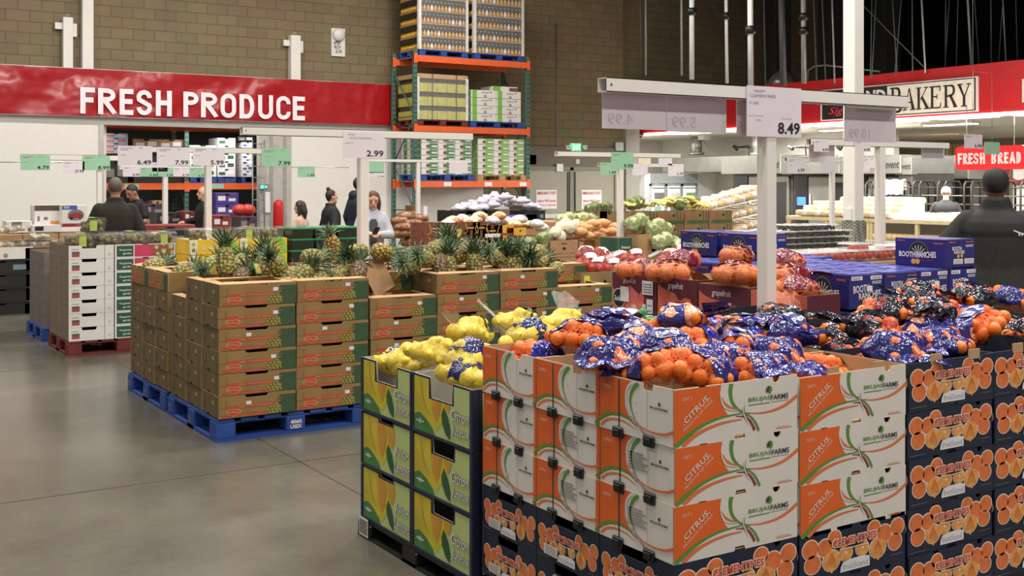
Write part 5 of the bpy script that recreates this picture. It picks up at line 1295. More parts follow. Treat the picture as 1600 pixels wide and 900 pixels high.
heap(cf, ((868, 364), (876, 356), (884, 350), (892, 355), (885, 364), (896, 366), (875, 370), (866, 372), (900, 352)), FV+.1, '%s white cauliflower from the left in the brown box')
heap(gv, ((850, 374), (842, 380), (858, 370), (826, 382)), FV+.1, '%s clump of grey green leaves from the left beside the cauliflower')
t = thing('sweet_potato', 'x', 'sweet potato', (0,0,-5), 0, 'sweet potatoes'); q = MB(); q.lathe([(.004,-.12),(.03,-.10),(.055,-.03),(.06,.02),(.045,.08),(.012,.12),(.003,.13)], SWP, 12); q.build('tuber', t)
L1 = []
for k, (x, y) in enumerate(((905, 362), (914, 355), (922, 362), (930, 354), (938, 362), (946, 353), (955, 361), (960, 354), (900, 368), (918, 368), (934, 368), (950, 367), (926, 349), (941, 348), (908, 352))):
    o = place(t, at_v(x, y, FV+.1+.1*(k % 3)), 'x'); o.rotation_euler = (PI/2, 0, rnd.uniform(-.6, 1.8)); L1.append(o)
label_row(L1, '%s sweet potato from the left in the heap on the brown box')
base_table(8.9, 13.0, 10.0, 13.75, 1.22, 'closed cartons under the pale lettuces behind the cauliflower')
heap(lt, ((880, 345), (890, 342), (900, 344), (912, 342), (922, 344)), 13.2, '%s pale lettuce from the left behind the cauliflower')
# --- banana box wall
BNB = M('banana_kraft', (134, 112, 72), .75, var=.15); BNG = M('banana_green', (70, 92, 46), .7, var=.1); BNR = M('banana_red', (158, 96, 62), .7)
def a_ban(p): p.rect(.12, .05, 1, .30, BNG, 1); p.rect(.02, .42, .34, .82, BNR, 1); p.disc(.62, .66, .10, PHOLE, 2, 10, ry=.09); p.rect(.74, .36, .78, .96, PKD, 1); p.rect(.86, .36, .9, .96, PKD, 1)
bn = proto_box('banana_box', 'box', .48, .4, .195, BNB, KRAFT_IN, a_ban, grp='banana boxes'); BNV = 12.6
for i in range(4):
    a = at_v(985, 331, BNV)
    for k in range(4): place(bn, (a.x+.24+i*.49+.012*((k*2+i) % 3), BNV+.2, a.z-.197*(4-k)), 'banana box, %s, %s stack from the left' % (tier_word(k, 4), NAMES[i]))
a = at_v(985, 331, BNV); base_table(a.x, BNV, a.x+1.97, BNV+.8, a.z-.197*4-.01, 'closed cartons under the banana boxes')
BAN = M('banana_yellow', (224, 212, 128), .5, var=.2, scale=12)
t = thing('banana_bunch', 'x', 'bananas', (0,0,-5), 0, 'banana bunches on the boxes')
for k in range(5):
    q = MB(); a = -.5+k*.25; pts = [(math.sin(a)*.02+.13*s*math.sin(a)*.6, -.02*k+.04, .02+.10*math.sin(PI*s*.6)) if False else (.05*(k-2)*(.4+s), -.09+.2*s, .03+.08*math.sin(PI*(.15+.8*s))) for s in (0, .25, .5, .75, 1)]
    q.tube(pts, [.010, .020, .022, .019, .008], BAN, 7); q.build('banana', t)
L1 = []
for k, (x, y) in enumerate(((985, 326), (994, 322), (1012, 327), (1032, 324), (1044, 322), (1056, 326), (1066, 321), (1076, 316), (1086, 322), (1098, 327), (1050, 318), (1070, 328))): L1.append(place(t, at_v(x, y+3, BNV+.12+.1*(k % 3)), 'x', rnd.uniform(-.6, .6)))
label_row(L1, '%s banana bunch from the left on the banana boxes')
heap(gv, ((988, 318), (996, 316), (1082, 315), (1062, 318)), BNV+.15, '%s leafy green clump from the left above the bananas')
# lettuce boxes before the banana wall
LV = 11.6
for (x, y, w, nm) in ((998, 366, .52, 'left open brown lettuce box'), (1046, 384, .52, 'right lower open brown lettuce box')):
    a = at_v(x, y, LV)
    for j in range(2):
        t = thing('lettuce_box', ('', 'carton below the ')[j]+nm, 'box', (a.x+w/2, LV+.2, a.z-.2*(j+1)), 0, 'lettuce boxes'); q = MB(); carton(q, w, .4, .198, KRAFT, KRAFT_IN, front=([(.42,.58,.25,.02)], [])); q.build('carton', t)
heap(lt, ((988, 350), (996, 356), (1006, 352), (1016, 358), (1026, 360), (1040, 358), (1000, 344), (1030, 352)), LV+.15, '%s lettuce from the left in the open brown box')
heap(lt, ((1030, 378), (1040, 374), (1052, 380), (1062, 386)), LV-.1, '%s lettuce from the left in the lower box')
a = at_v(976, 372, LV-.1); t = thing('pepper_box', 'dark green box end beside the white sign post', 'box', (a.x+.05, LV+.15, a.z-.2)); q = MB(); carton(q, .22, .4, .2, GG, KRAFT_IN); p = Panel(q, (-.11, -.2, 0), (1,0,0), (0,0,1), .22, .2, .002); p.text('fresco', .2, .3, .85, .5, PAPER, bold=.02); q.build('carton', t)
a = at_v(998, 366, LV); b = at_v(1072, 384, LV); base_table(a.x, LV, b.x+.3, LV+.75, a.z-.62, 'closed cartons under the lettuce boxes')
for (x, y, nm) in ((918, 330, 'left'), (938, 330, 'right')):
    a = at_v(x, y, 15.2); t = thing('broccoli_box', '%s brown box of greens below the emergency doors' % nm, 'box', (a.x+.2, 15.4, a.z-.28)); q = MB(); carton(q, .42, .4, .28, BNB, KRAFT_IN, front=([(.4,.6,.2,.02)], [])); q.build('carton', t)
heap(gv, ((922, 327), (930, 324), (940, 326), (948, 324), (934, 329)), 15.4, '%s clump of greens from the left in the boxes by the doors')
a = at_v(912, 345, 15.2); base_table(a.x, 15.2, a.x+1.1, 15.9, at_v(918, 330, 15.2).z-.29, 'closed cartons under the boxes of greens')
# --- red onions in net bags
REDO = M('red_onion', (176, 78, 66), .35, var=.15, scale=18); q = MB(); q.lathe([(.002,-.036),(.02,-.032),(.036,-.012),(.038,.005),(.028,.026),(.008,.036),(.004,.046)], REDO, 14); ONI = q.mesh('onion')
NET_ON = net_mat('net_onion', (196, 84, 72), .22, 60); OB = Bag(14, .038, (.16, .13, .10), 41)
ob = make_bag('o', 'onion_bag', 'bag of onions', OB, ONI, NET_ON, M('film_onion', (226, 222, 220), .25, bump=.5, bscale=30), lambda c: c.z > .04 and abs(c.x) < .05 and abs(c.y) < .07, [((-.15, 0, .02), (-1, 0, .6), (0,0,1), .03, .10, .14, CLEARP, 5, .02)], None, seed=9, fname='onion')
ob['group'] = 'red net onion bags'; L1 = []
OV = 8.15
for k, (x, y, v, rz) in enumerate(((918, 412, OV, 3), (935, 418, OV-.1, 2.2), (955, 420, OV, 2.7), (972, 408, OV+.3, 4.2), (990, 405, OV+.1, 2.8), (915, 400, OV+.5, 1), (1000, 422, OV-.2, 3.4), (940, 402, OV+.4, .4), (1046, 406, 7.6, 3.3), (1064, 398, 7.7, 2.6))):
    L1.append(place(ob, at_v(x, y, v), 'x', rz))
label_row(L1, '%s red net bag of onions from the left behind the grapefruit boxes')
a = at_v(905, 426, 7.75); KOL = M('kraft_olive', (138, 116, 78), .8, var=.1)
for k in range(5):
    t = thing('onion_box', 'plain brown onion carton with yellow tag, %s' % tier_word(k, 5), 'box', (a.x+.30, 7.95, a.z-.19*(5-k)), 0, 'onion cartons'); q = MB(); carton(q, .56, .4, .188, KOL, KRAFT_IN); p = Panel(q, (-.28, -.2, 0), (1,0,0), (0,0,1), .56, .188, .002); p.rect(.05, .55, .16, .85, M('tag_yellow', (206, 206, 70), .5), 1); p.disc(.45, .55, .08, PHOLE, 1, 8); q.build('carton', t)
base_table(a.x+.6, 7.7, a.x+1.9, 8.7, a.z-.03, 'closed dark cartons under the onion bags', NAVY)
# --- grapefruit boxes
GFC = M('grapefruit_coral', (214, 106, 88), .5, var=.08, scale=8); GFM = M('grapefruit_maroon', (98, 40, 54), .5, var=.05); GFY = M('grapefruit_amber', (216, 150, 78), .5, var=.06); GFP = M('grapefruit_pulp', (224, 118, 104), .5, var=.2, scale=50); GFW = M('grapefruit_pith', (232, 196, 180), .5); SNV = M('round_logo_navy', (32, 36, 54), .5)
GU = 4.60; GH = .44
def a_gf(p, label=False):
    p.rect(0, 0, 1, 1, GFC, 1); p.poly([(0,0),(.55,0),(.42,.22),(.2,.42),(0,.52)], GFY, 2); p.disc(.42, .38, .30, GFP, 3, 18)
    for a in range(10): p.poly([(.42+.03*math.cos(a*.63), .38+.04*math.sin(a*.63)), (.42+.16*math.cos(a*.63+.08), .38+.22*math.sin(a*.63+.08)), (.42+.16*math.cos(a*.63-.08), .38+.22*math.sin(a*.63-.08))], GFW, 4)
    p.disc(.42, .38, .09, GFW, 5, 10)
    p.poly([(0,1),(1,1),(1,0),(.93,0),(.91,.4),(.84,.74),(.70,.76),(.56,.70),(.44,.80),(.26,.82),(.1,.86),(0,.92)], GFM, 5)
    p.text('grapefruit', .28, .83, .66, .94, PAPER, 6, bold=.01, shear=.2); p.disc(.76, .52, .165, GFW, 6, 18); p.disc(.76, .52, .15, SNV, 7, 18); p.text('Sunkist', .64, .47, .88, .57, PAPER, 8, bold=.02, shear=.2)
    if label: p.rect(.30, .40, .48, .66, PAPER, 9); [p.rect(.32, .43+.05*j, .45, .445+.05*j, GREYT, 10) for j in range(4)]
def a_gf2(p):
    p.rect(0, 0, .72, 1, GFC, 1); p.poly([(0,0),(.4,0),(.3,.25),(0,.45)], GFY, 2); p.disc(.5, .48, .2, GFP, 3, 16); p.disc(.5, .48, .08, GFW, 4, 9); p.disc(.5, .72, .11, M('grapefruit_pink', (226, 120, 120), .5), 4, 12)
    p.poly([(0,1),(.72,1),(.72,.8),(.6,.72),(.4,.84),(.1,.72),(0,.78)], GFM, 5); p.rect(.72, 0, 1, 1, GFM, 1); p.text('grapefruit', .26, .84, .55, .93, PAPER, 6, bold=.01, shear=.2); p.disc(.16, .62, .15, GFW, 6, 16); p.disc(.16, .62, .135, SNV, 7, 16); p.text('Sunkist', .06, .58, .26, .66, PAPER, 8, bold=.02)
    p.rect(.2, .58, .4, .80, PAPER, 9)
    for s0, t0, s1, t1 in ((.70, .72, .94, .92), (.70, .36, .78, .58), (.80, .30, .94, .66), (.60, .06, .94, .22)): p.rect(s0, t0, s1, t1, PAPER, 9); [p.rect(s0+.02, t0+.03+(t1-t0-.05)*j/4, s1-.02, t0+.045+(t1-t0-.05)*j/4, GREYT, 10) for j in range(4)]
def gf_box(y0, y1, z, kind, label):
    """side face towards the aisle, between v = y0 (near) and y1"""
    w = y1-y0; t = thing('grapefruit_box', label, 'box', (GU+.3, (y0+y1)/2, z), 0, 'coral grapefruit boxes'); q = MB()
    D3 = .26 if kind == 3 else .6; t.location.x = GU+D3/2
    lc = ([(.18, .80, .46, .06)], []) if kind == 3 else ((), ())
    carton(q, D3, w, GH, GFM, KRAFT_IN, left=lc, mleft=GFC)
    p = Panel(q, (-D3/2, w/2, 0), (0,-1,0), (0,0,1), w, GH, .001)
    if kind == 3: p.rect(0, 0, 1, .5, GFC, 1); p.disc(.12, .35, .15, GFW, 2, 16); p.disc(.12, .35, .135, SNV, 3, 16)
    elif kind == 0: a_gf2(p)
    else: a_gf(p, kind == 1)
    p = Panel(q, (-D3/2, -w/2, 0), (1,0,0), (0,0,1), D3, GH, .001); p.text('grapefruit', .10, .40, .92, .56, PAPER, 2, bold=.01, shear=.2)
    q.build('carton', t); return t
gz = at_u(1028, 432, GU).z-GH
ys = [at_u(x, 430, GU).y for x in (957, 1027, 1091, 1172, 1262)]
for k, nm in enumerate(('farthest grapefruit box with white stickers', 'second grapefruit box with a barcode sticker', 'third grapefruit box with round navy logo', 'nearest grapefruit box, cut low to show the bags')):
    gf_box(ys[k+1]+.006, ys[k]-.006, gz-(.012 if k == 2 else .0)-(.02 if k == 3 else 0), k, nm)
base_table(GU, ys[4], GU+.48, ys[0], gz-.02, 'closed maroon cartons under the grapefruit boxes', GFM)
GFR = M('grapefruit_peel', (226, 140, 72), .4, var=.15, scale=14, bump=.1, bscale=120); q = MB(); q.ball((0,0,0), (.052, .052, .048), GFR, 16, 10); GFM_ = q.mesh('grapefruit')
GFILM = film_mat('film_maroon', (112, 28, 44), (122, 36, 50), (226, 150, 110), .08, 7, 2); GCLR = net_mat('net_grapefruit', (222, 120, 84), .30, 20); GB1 = Bag(8, .052, (.19, .13, .10), 51); GB2 = Bag(8, .052, (.18, .14, .11), 52)
gp = [make_bag('g', 'grapefruit_bag', 'bag of grapefruit', GB1, GFM_, GCLR, GFILM, lambda c: c.x < -.0 and c.z > -.02, [((-.16, 0, .02), (-1, 0, .1), (0,0,1), .04, .09, .12, None, 5)], ((-.35, -.5, 1), .001, .001, GFILM, WHT, 0), seed=4, fname='grapefruit'),
      make_bag('g', 'grapefruit_bag', 'bag of grapefruit', GB2, GFM_, GCLR, GFILM, lambda c: c.y < .03 and c.z > .02 and c.x < .08, [((-.15, 0, .0), (-1, -.3, -.5), (0,0,1), .05, .10, .14, M('film_tan', (168, 84, 50), .25, bump=.6, bscale=30), 6)], None, seed=5, fname='grapefruit')]
used = set()
for (x, y, u, v, k, yaw, lab) in ((1150, 402, 0, 5.05, 0, 200, 'big grapefruit bag with maroon film lying on top of the grapefruit heap'), (1150, 428, 0, 4.85, 1, 190, 'grapefruit bag with maroon label below the topmost one'), (1070, 408, 0, 5.6, 0, 20, 'grapefruit bag with red film at the left of the heap'), (1222, 410, 0, 4.95, 1, 20, 'amber film grapefruit bag right of the white sign post'), (1228, 432, 0, 4.6, 0, 170, 'maroon labelled grapefruit bag in the cut-low box'), (1240, 452, 0, 4.5, 1, 30, 'lowest grapefruit bag inside the cut-low box'), (1045, 425, 0, 5.45, 1, 160, 'grapefruit bag half sunk in the second box'), (1000, 424, 0, 5.75, 0, 150, 'grapefruit bag in the farthest grapefruit box')):
    p = at_v(x, y, v)
    if k in used: dup(gp[k], p, math.radians(yaw), lab, 'grapefruit bags')
    else: used.add(k); o = gp[k]; o.location = p; o.rotation_euler = (0, 0, math.radians(yaw)); o['label'] = lab; o['group'] = 'grapefruit bags'
# --- blue orange cartons
BB = M('carton_blue', (38, 38, 108), .42, var=.05); BBD = M('carton_blue_dark', (30, 30, 84), .5); BBP = M('carton_blue_pale', (70, 72, 164), .4, var=.15)
def a_booth_s(p, big):
    p.rect(.06, .84, .38, .95, PAPER if big else BB, 1); p.rect(.62, .84, .95, .95, PAPER if big else BB, 1)
    p.text('PREMIUM', .08, .87, .32, .92, CLO if not big else GREYT, 2, bold=.02); p.text('ORANGES', .66, .87, .93, .92, CLO if not big else GREYT, 2, bold=.02); p.rect(.66, .77, .93, .79, PAPER, 1); p.rect(.66, .72, .93, .74, PAPER, 1)
    if big:
        p.text('BOOTH', .12, .46, .58, .68, PAPER, 2, bold=.02, ang=.05); p.text('RANCHES', .28, .26, .92, .46, PAPER, 2, bold=.02, ang=.08); p.disc(.44, .18, .11, CLO2, 3, 12); p.disc(.60, .22, .11, CLO2, 3, 12); p.rect(.50, .50, .66, .66, PAPER, 4)
    else:
        p.text('BOOTH', .20, .60, .52, .74, PAPER, 2, bold=.02); p.text('RANCHES', .26, .48, .62, .60, PAPER, 2, bold=.02); p.disc(.40, .40, .07, CLO2, 3, 10); p.disc(.52, .41, .07, CLO2, 3, 10); p.rect(.24, .12, .56, .30, PAPER, 2); p.rect(.62, .12, .94, .30, PAPER, 2)
        for j in range(3): p.rect(.27, .15+.05*j, .53, .165+.05*j, GREYT, 3); p.rect(.65, .15+.05*j, .91, .165+.05*j, GREYT, 3)
def a_booth_l(p):
    p.text('PREMIUM', .05, .88, .20, .93, CLO, 2, bold=.02); p.text('ORANGES', .76, .82, .94, .88, CLO, 2, bold=.02)
    p.poly([(.47+.20*math.cos(PI*i/14), .40+.50*math.sin(PI*i/14)) for i in range(15)], GREYT, 1); p.poly([(.47+.19*math.cos(PI*i/14), .41+.47*math.sin(PI*i/14)) for i in range(15)], INK, 2)
    for a in range(7): p.band([(.47, .40), (.47+.16*math.cos(.3+a*.42), .40+.36*math.sin(.3+a*.42))], .01, .03, PAPER, 3)
    p.text('BOOTH', .09, .32, .42, .52, PAPER, 5, bold=.03, ang=-.02); p.text('RANCHES', .44, .30, .82, .52, PAPER, 5, bold=.03, ang=.04)
    p.band([(.42,.26),(.58,.20),(.76,.24)], .03, .03, BRN, 4); p.disc(.38, .17, .10, CLO2, 5, 12); p.disc(.46, .17, .10, CLO2, 5, 12)
def booth_box(label, loc, big, w=.285, d=.38, h=.175, lid=True):
    t = thing('orange_carton', label, 'carton', loc, 0, 'blue orange cartons'); q = MB(); q.bbox((-w/2, -d/2, 0), (w/2, d/2, h), BB, .004)
    a_booth_s(Panel(q, (-w/2, -d/2, 0), (1,0,0), (0,0,1), w, h, .001), big); a_booth_l(Panel(q, (-w/2, d/2, 0), (0,-1,0), (0,0,1), d, h, .001)); q.build('carton', t)
    if lid:
        q = MB(); n = 4
        for j in range(n): q.box((-w/2+.01, -d/2+.01+(d-.02)*j/n+.012, h+.001), (w/2-.01, -d/2+.01+(d-.02)*(j+1)/n-.012, h+.004), BBP)
        for sx in (-1, 1): q.box((sx*(w/2-.012)-.010, -d/2, h), (sx*(w/2-.012)+.010, d/2, h+.006), BBP)
        for x in (-.06, .06): q.box((x-.02, -.03, h+.004), (x+.02, .02, h+.005), PHOLE)
        q.build('slatted_top', t)
    return t
VB = 4.46; us = [at_v(x, 440, VB).x for x in (1326, 1381, 1436, 1483, 1527)]
zb = at_v(1483, 420, VB).z
for j in range(4):
    for i in range(4):
        w = us[i+1]-us[i]-.008
        if j in (1, 2) and i == 3: continue
        booth_box('blue orange carton, lower tier, %s from the left in %s row' % (NAMES[i], ('the front', 'the second', 'the third', 'the rear')[j]), ((us[i]+us[i+1])/2, VB+.19+j*.39, zb-.20), i != 1, w, .38, .198)
c = at_v(1478, 415, VB); booth_box('large blue carton standing on top, corner nearest the man in the black cap', (c.x+.1425, VB+.19, zb+.006), False, .285, .385, .175, False)
c = at_v(1200, 372, 5.60); booth_box('blue orange carton on top behind the white sign post', (c.x+.05, 5.60+.19, zb+.006), False, .26, .385, .175, False); booth_box('second blue carton on top behind the grapefruit bags', (c.x+.05, 5.60+.62, zb+.006), False, .26, .385, .175, False)
base_table(us[0], VB, us[4], VB+1.56, zb-.205, 'closed blue cartons under the slatted blue boxes', BB)
base_table(c.x-.1, 6.05, c.x+.19, 6.42, zb+.004, 'closed blue cartons under the two top cartons', BB)
# --- berries, cherries and tomatoes in clamshells
BERRY = M('blackberry', (34, 32, 36), .35, var=.3, scale=60); TOM = M('tomato', (186, 58, 44), .3, var=.1); CHER = M('cherry', (96, 34, 38), .35, var=.2)
be = clamshell('berry_clamshell', 'clamshell', .20, .16, .062, BERRY, .014, None, 'berry clamshells', n=34, seed=4, top=1.1); BE = 8.0
for k in range(5):
    row = []
    for i in range(5):
        for j in range(2):
            if k == 4 and i in (0, 4): continue
            a = at_v(1232, 352, BE); row.append(place(be, (a.x+.02+i*.207+.01*(k % 2), BE+.09+j*.17, a.z-.062*(5-k)), 'x', rnd.uniform(-.04, .04)))
    label_row(row, '%s berry clamshell from the left in the '+('bottom', 'second', 'third', 'fourth', 'top')[k]+' tier before the column')
a = at_v(1232, 352, BE); base_table(a.x-.1, BE, a.x+1.05, BE+.8, a.z-.062*5-.01, 'closed cartons under the berry clamshells')
ce = clamshell('cherry_clamshell', 'clamshell', .22, .16, .075, CHER, .016, None, 'cherry clamshells', n=30, seed=6, top=1.1); L1 = []
a = at_v(1125, 376, 9.0); b = at_v(1320, 372, 9.0); base_table(a.x, 8.9, b.x+.1, 9.7, a.z-.06, 'closed cartons under the cherry clamshells'); nn = int((b.x-a.x)/.235)
for i in range(nn):
    for j in range(3): L1.append(place(ce, (a.x+.13+.235*i, 9.0+.2*j, a.z-.059), 'x', rnd.uniform(-.06, .06)))
for i in range(nn):
    if i != 3: L1.append(place(ce, (a.x+.15+.235*i, 9.22, a.z+.018), 'x', rnd.uniform(-.06, .06)))
label_row(L1, '%s cherry clamshell from the left in the rows beyond the blue cartons')
to = clamshell('tomato_clamshell', 'clamshell', .26, .18, .085, TOM, .034, None, 'tomato clamshells', n=12, seed=7, top=.95); L1 = []
TV = 6.5
for i in range(7):
    for j in range(2):
        a = at_v(1240, 408, TV); L1.append(place(to, (a.x+.1+i*.27, TV+.1+j*.2, a.z-.02), 'x', rnd.uniform(-.05, .05)))
label_row(L1, '%s tomato clamshell from the left behind the blue cartons')
place(to, at_v(1337, 394, TV+.2), 'tomato clamshell standing on the others in front of the column'); place(to, at_v(1392, 396, TV+.15), 'tomato clamshell beside the top blue carton')
a = at_v(1240, 408, TV); base_table(a.x, TV, a.x+2.0, TV+.8, a.z-.03, 'closed cartons under the tomato clamshells')
# --- far left: mushroom crates
MV = 16.3
for k in range(5):
    a = at_v(52, 404, MV); crate('black_crate', .9, .6, .185, CRB, 'black crate, %s, in the stack at the far left' % tier_word(k, 5), (a.x-.45, MV+.3, a.z-.187*(5-k)), 'black crates at the far left', mark=(k in (0, 4)))
MUSH = M('mushroom', (206, 190, 166), .6, var=.25, scale=18)
a = at_v(52, 404, MV); t = thing('mushroom_box', 'white printed box on the black crates at the left edge', 'box', (a.x-.45, MV+.3, a.z+.002)); q = MB(); carton(q, .9, .6, .16, GW, KRAFT_IN); p = Panel(q, (-.45, -.3, 0), (1,0,0), (0,0,1), .9, .16, .002); p.disc(.4, .7, .07, PHOLE, 1, 8); p.disc(.3, .3, .2, KRAFT, 1, 10); p.disc(.62, .3, .2, KRAFT, 1, 10); q.build('carton', t)
ms = clamshell('mushroom_tray', 'tray', .34, .24, .10, MUSH, .03, None, 'mushroom trays', n=22, seed=9, top=1.2); L1 = []
for k, (x, y) in enumerate(((8, 386), (26, 386), (42, 384), (60, 384), (76, 384), (62, 374), (10, 364), (24, 362))): L1.append(place(ms, at_v(x, y, MV+.25), 'x', rnd.uniform(-.1, .1)))
label_row(L1, '%s mushroom tray from the left on the boxes at the far left')
a = at_v(80, 398, MV); t = thing('mushroom_box', 'navy and white box beside the grapes at the far left', 'box', (a.x-.1, MV+.3, a.z-.2)); q = MB(); carton(q, .45, .6, .30, NAVY, KRAFT_IN); p = Panel(q, (-.225, -.3, 0), (1,0,0), (0,0,1), .45, .3, .002); p.rect(.15, .1, .85, .8, GW, 1); q.build('carton', t)
base_table(a.x-.33, MV, a.x+.13, MV+.6, a.z-.2, 'closed cartons under the navy and white box')
def gift_box(x0, y0, x1, y1, v, lab, arts, m, d=.35):
    A = at_v(x0, y0, v); B = at_v(x1, y1, v); t = thing('packaged_goods', lab, 'box', ((A.x+B.x)/2, v+d/2, B.z)); w = B.x-A.x; h = A.z-B.z
    q = MB(); q.bbox((-w/2, -d/2, 0), (w/2, d/2, h), m, .005); arts(Panel(q, (-w/2, -d/2, 0), (1,0,0), (0,0,1), w, h, .002)); q.build('carton', t); return t
SLATE = M('print_slate', (108, 116, 132), .4, var=.2); PBL = M('print_blue', (70, 96, 150), .4); PRD2 = M('print_deep_red', (150, 44, 46), .4)
def a_car(p):
    p.rect(0, .8, .6, 1, PBL, 1); p.rect(0, 0, 1, .16, PRD2, 1); p.disc(.55, .55, .36, SLATE, 1, 16, ry=.26); p.poly([(.2,.42),(.3,.56),(.45,.66),(.7,.66),(.84,.5),(.86,.4)], PRD2, 2); p.disc(.36, .4, .08, INK, 3, 8); p.disc(.72, .4, .08, INK, 3, 8)
    p.text('RC RACER' if False else 'TOY', .06, .84, .3, .95, PAPER, 3, bold=.03)
gift_box(97, 321, 136, 354, 17.2, 'white box with a red car picture by the cooler wall', a_car, GW)
def a_w(p): p.rect(0, .72, 1, 1, M('print_brown', (86, 70, 58), .5, var=.3), 1); p.rect(.6, 0, 1, .2, M('print_orange2', (222, 150, 70), .5), 1); p.rect(.1, .2, .2, .45, SLATE, 1); p.rect(.35, .25, .5, .4, SLATE, 1)
gift_box(54, 321, 95, 351, 17.4, 'white and brown appliance box left of the car picture box', a_w, GW)
gift_box(10, 346, 50, 356, 17.3, 'flat white box lying behind the mushroom trays', lambda p: p.rect(.2, .2, .6, .9, SLATE, 1), GW); gift_box(50, 352, 95, 362, 17.2, 'second flat white box below the appliance box', lambda p: p.rect(.1, .2, .4, .8, INK, 1), GW)
a = at_v(10, 356, 17.4); b = at_v(136, 356, 17.4); base_table(a.x-.3, 17.2, b.x+.05, 17.9, at_v(70, 362, 17.4).z-.01, 'closed cartons under the appliance boxes by the cooler wall')
# ---------------------------------------------------------------- price sign stands
GREENC = M('card_green', (150, 196, 162), .5, var=.03); CARDW = M('card_white', (222, 214, 220), .4, var=.02, spec=.6); SIGNW = M('sign_paint', (226, 222, 216), .4, var=.02); CARDT = M('card_back', (214, 206, 212), .4, var=.02); FAINT = M('print_faint', (188, 182, 188), .6)
def card(v, x0, y0, x1, y1, price, lab, mat=CARDW, lines=(), back=False, dv=-.04, bold=.02, cover=True):
    """a paper price card hanging on the bar, its corners given in the photo at plane v"""
    A = at_v(x0, y0, v+dv); B = at_v(x1, y1, v+dv); w = B.x-A.x; zt = at_v((x0+x1)/2, y0, v+dv).z; zb = at_v((x0+x1)/2, y1, v+dv).z; h = zt-zb
    t = thing('price_card', lab, 'price card', (A.x, v+dv, zb)); q = MB(); q.box((0, 0, 0), (w, .003, h), mat)
    p = Panel(q, (0, 0, 0), (1,0,0), (0,0,1), w, h, .0012)
    if back: p.text(price, .08, .10, .48, .36, FAINT, 1, bold=.0, mirror=True); p.rect(.2, .84, .9, .9, FAINT, 1)
    elif price: p.text(price, .56, .06, .97, .30, INK, 1, bold=bold)
    for (s, a, b, c, d, m) in lines: p.text(s, a, b, c, d, m, 1)
    if not lines and not back and price: p.rect(.08, .86, .42, .89, GREYT, 1); p.rect(.08, .78, .30, .81, GREYT, 1); p.rect(.62, .88, .72, .91, GREYT, 1); p.rect(.08, .52, .24, .54, GREYT, 1)
    q.build('paper', t)
    q = MB(); q.box((w*.42, .003, h-.05), (w*.58, .030, h-.02), SIGNW); q.build('hook', t)
    return t
def stand(v, xl, yl, xr, yr, xp, lab, pw=.07, zbase=0, th=.065, dark_end=True):
    """T-shaped stand: bar from photo point (xl, yl top edge) to xr along u, post at xp"""
    A = at_v(xl, yl, v); B = at_v(xr, yr, v); z = (A.z+B.z)/2; P = at_v(xp, 300, v)
    t = thing('sign_stand', lab, 'sign stand', (P.x, v, 0), 0, 'white T-shaped price sign stands')
    q = MB(); w = .004; x0, x1 = A.x-P.x, B.x-P.x; d = .035
    for (y0, y1, z0, z1) in ((-d, -d+w, z-th, z), (d-w, d, z-th, z), (-d, d, z-w, z), (-d, d, z-th, z-th+w)): q.box((x0, y0, z0), (x1, y1, z1), SIGNW)
    q.box((x0+.05, -d+w, z-th+w), (x0+.054, d-w, z-w), PHOLE); q.box((x1-.054, -d+w, z-th+w), (x1-.05, d-w, z-w), PHOLE)
    p = Panel(q, (x0, -d, z-th), (1,0,0), (0,0,1), x1-x0, th, .001); p.disc(.012, .5, .09, INK, 1, 8); q.build('bar', t)
    q = MB(); q.bbox((-pw/2, -pw/2, .012), (pw/2, pw/2, z-th), SIGNW, .005); q.build('post', t)
    q = MB(); q.bbox((-.15, -.15, 0), (.15, .15, .012), SIGNW, .003); q.build('foot_plate', t)
    return t
V1 = 4.11
stand(V1, 941, 114, 1411, 157, 1198, 'big white sign stand rising from the citrus heap, bar with 8.49 card', .072)
card(V1, 1167, 136, 1252, 214, '8.49', 'white card reading CLEMENTINES 8.49 on the nearest sign stand', lines=(('18600', .12, .88, .32, .93, GREYT), ('CLEMENTINES', .05, .78, .52, .84, GREYT), ('5 LBS.', .05, .64, .22, .69, GREYT), ('PRICE PER POUND', .03, .40, .30, .42, GREYT), ('1.698', .16, .31, .25, .34, GREYT), ('SELL PRICE', .62, .36, .82, .385, GREYT)), bold=.025)
card(V1, 941, 136, 1041, 202, '4.99', 'leftmost reversed white card hanging under the nearest bar', CARDT, back=True, dv=.045); card(V1, 1042, 142, 1135, 207, '5.99', 'second reversed white card hanging under the nearest bar', CARDT, back=True, dv=.045); card(V1, 1151, 150, 1180, 212, '6.99', 'reversed white card partly behind the 8.49 card', CARDT, back=True, dv=.045); card(V1, 1320, 166, 1400, 222, '10.99', 'reversed white card under the right end of the nearest bar', CARDT, back=True, dv=.045)
V2 = 8.62
stand(V2, 377, 198, 736, 208, 567, 'white sign stand in the pineapple cartons, bar with the 2.99 card', .078)
card(V2, 536, 206, 601, 247, '2.99', 'white card reading 2.99 on the stand over the pineapples', lines=(('8768', .12, .86, .28, .92, GREYT), ('GOLD PINEAPPLE', .16, .72, .68, .79, GREYT), ('EACH', .06, .54, .24, .59, GREYT)))
V3 = 12.92
stand(V3, 183, 229, 455, 232, 325, 'white sign stand behind the yellow kiwi boxes, bar with 6.49', .07)
card(V3, 184, 228, 238, 259, '6.49', 'white card reading 6.49 left of the 7.99 card'); card(V3, 245, 230, 296, 259, '7.99', 'shiny white card reading 7.99 between 6.49 and 5.99'); card(V3, 301, 230, 351, 259, '5.99', 'white card reading 5.99 above the thin middle post'); card(V3, 409, 232, 455, 260, '7.99', 'green card reading 7.99 right of the 5.99 card', GREENC)
V4 = 17.0
stand(V4, 186, 258, 322, 260, 258, 'thin far sign stand carrying a row of green and white cards', .07)
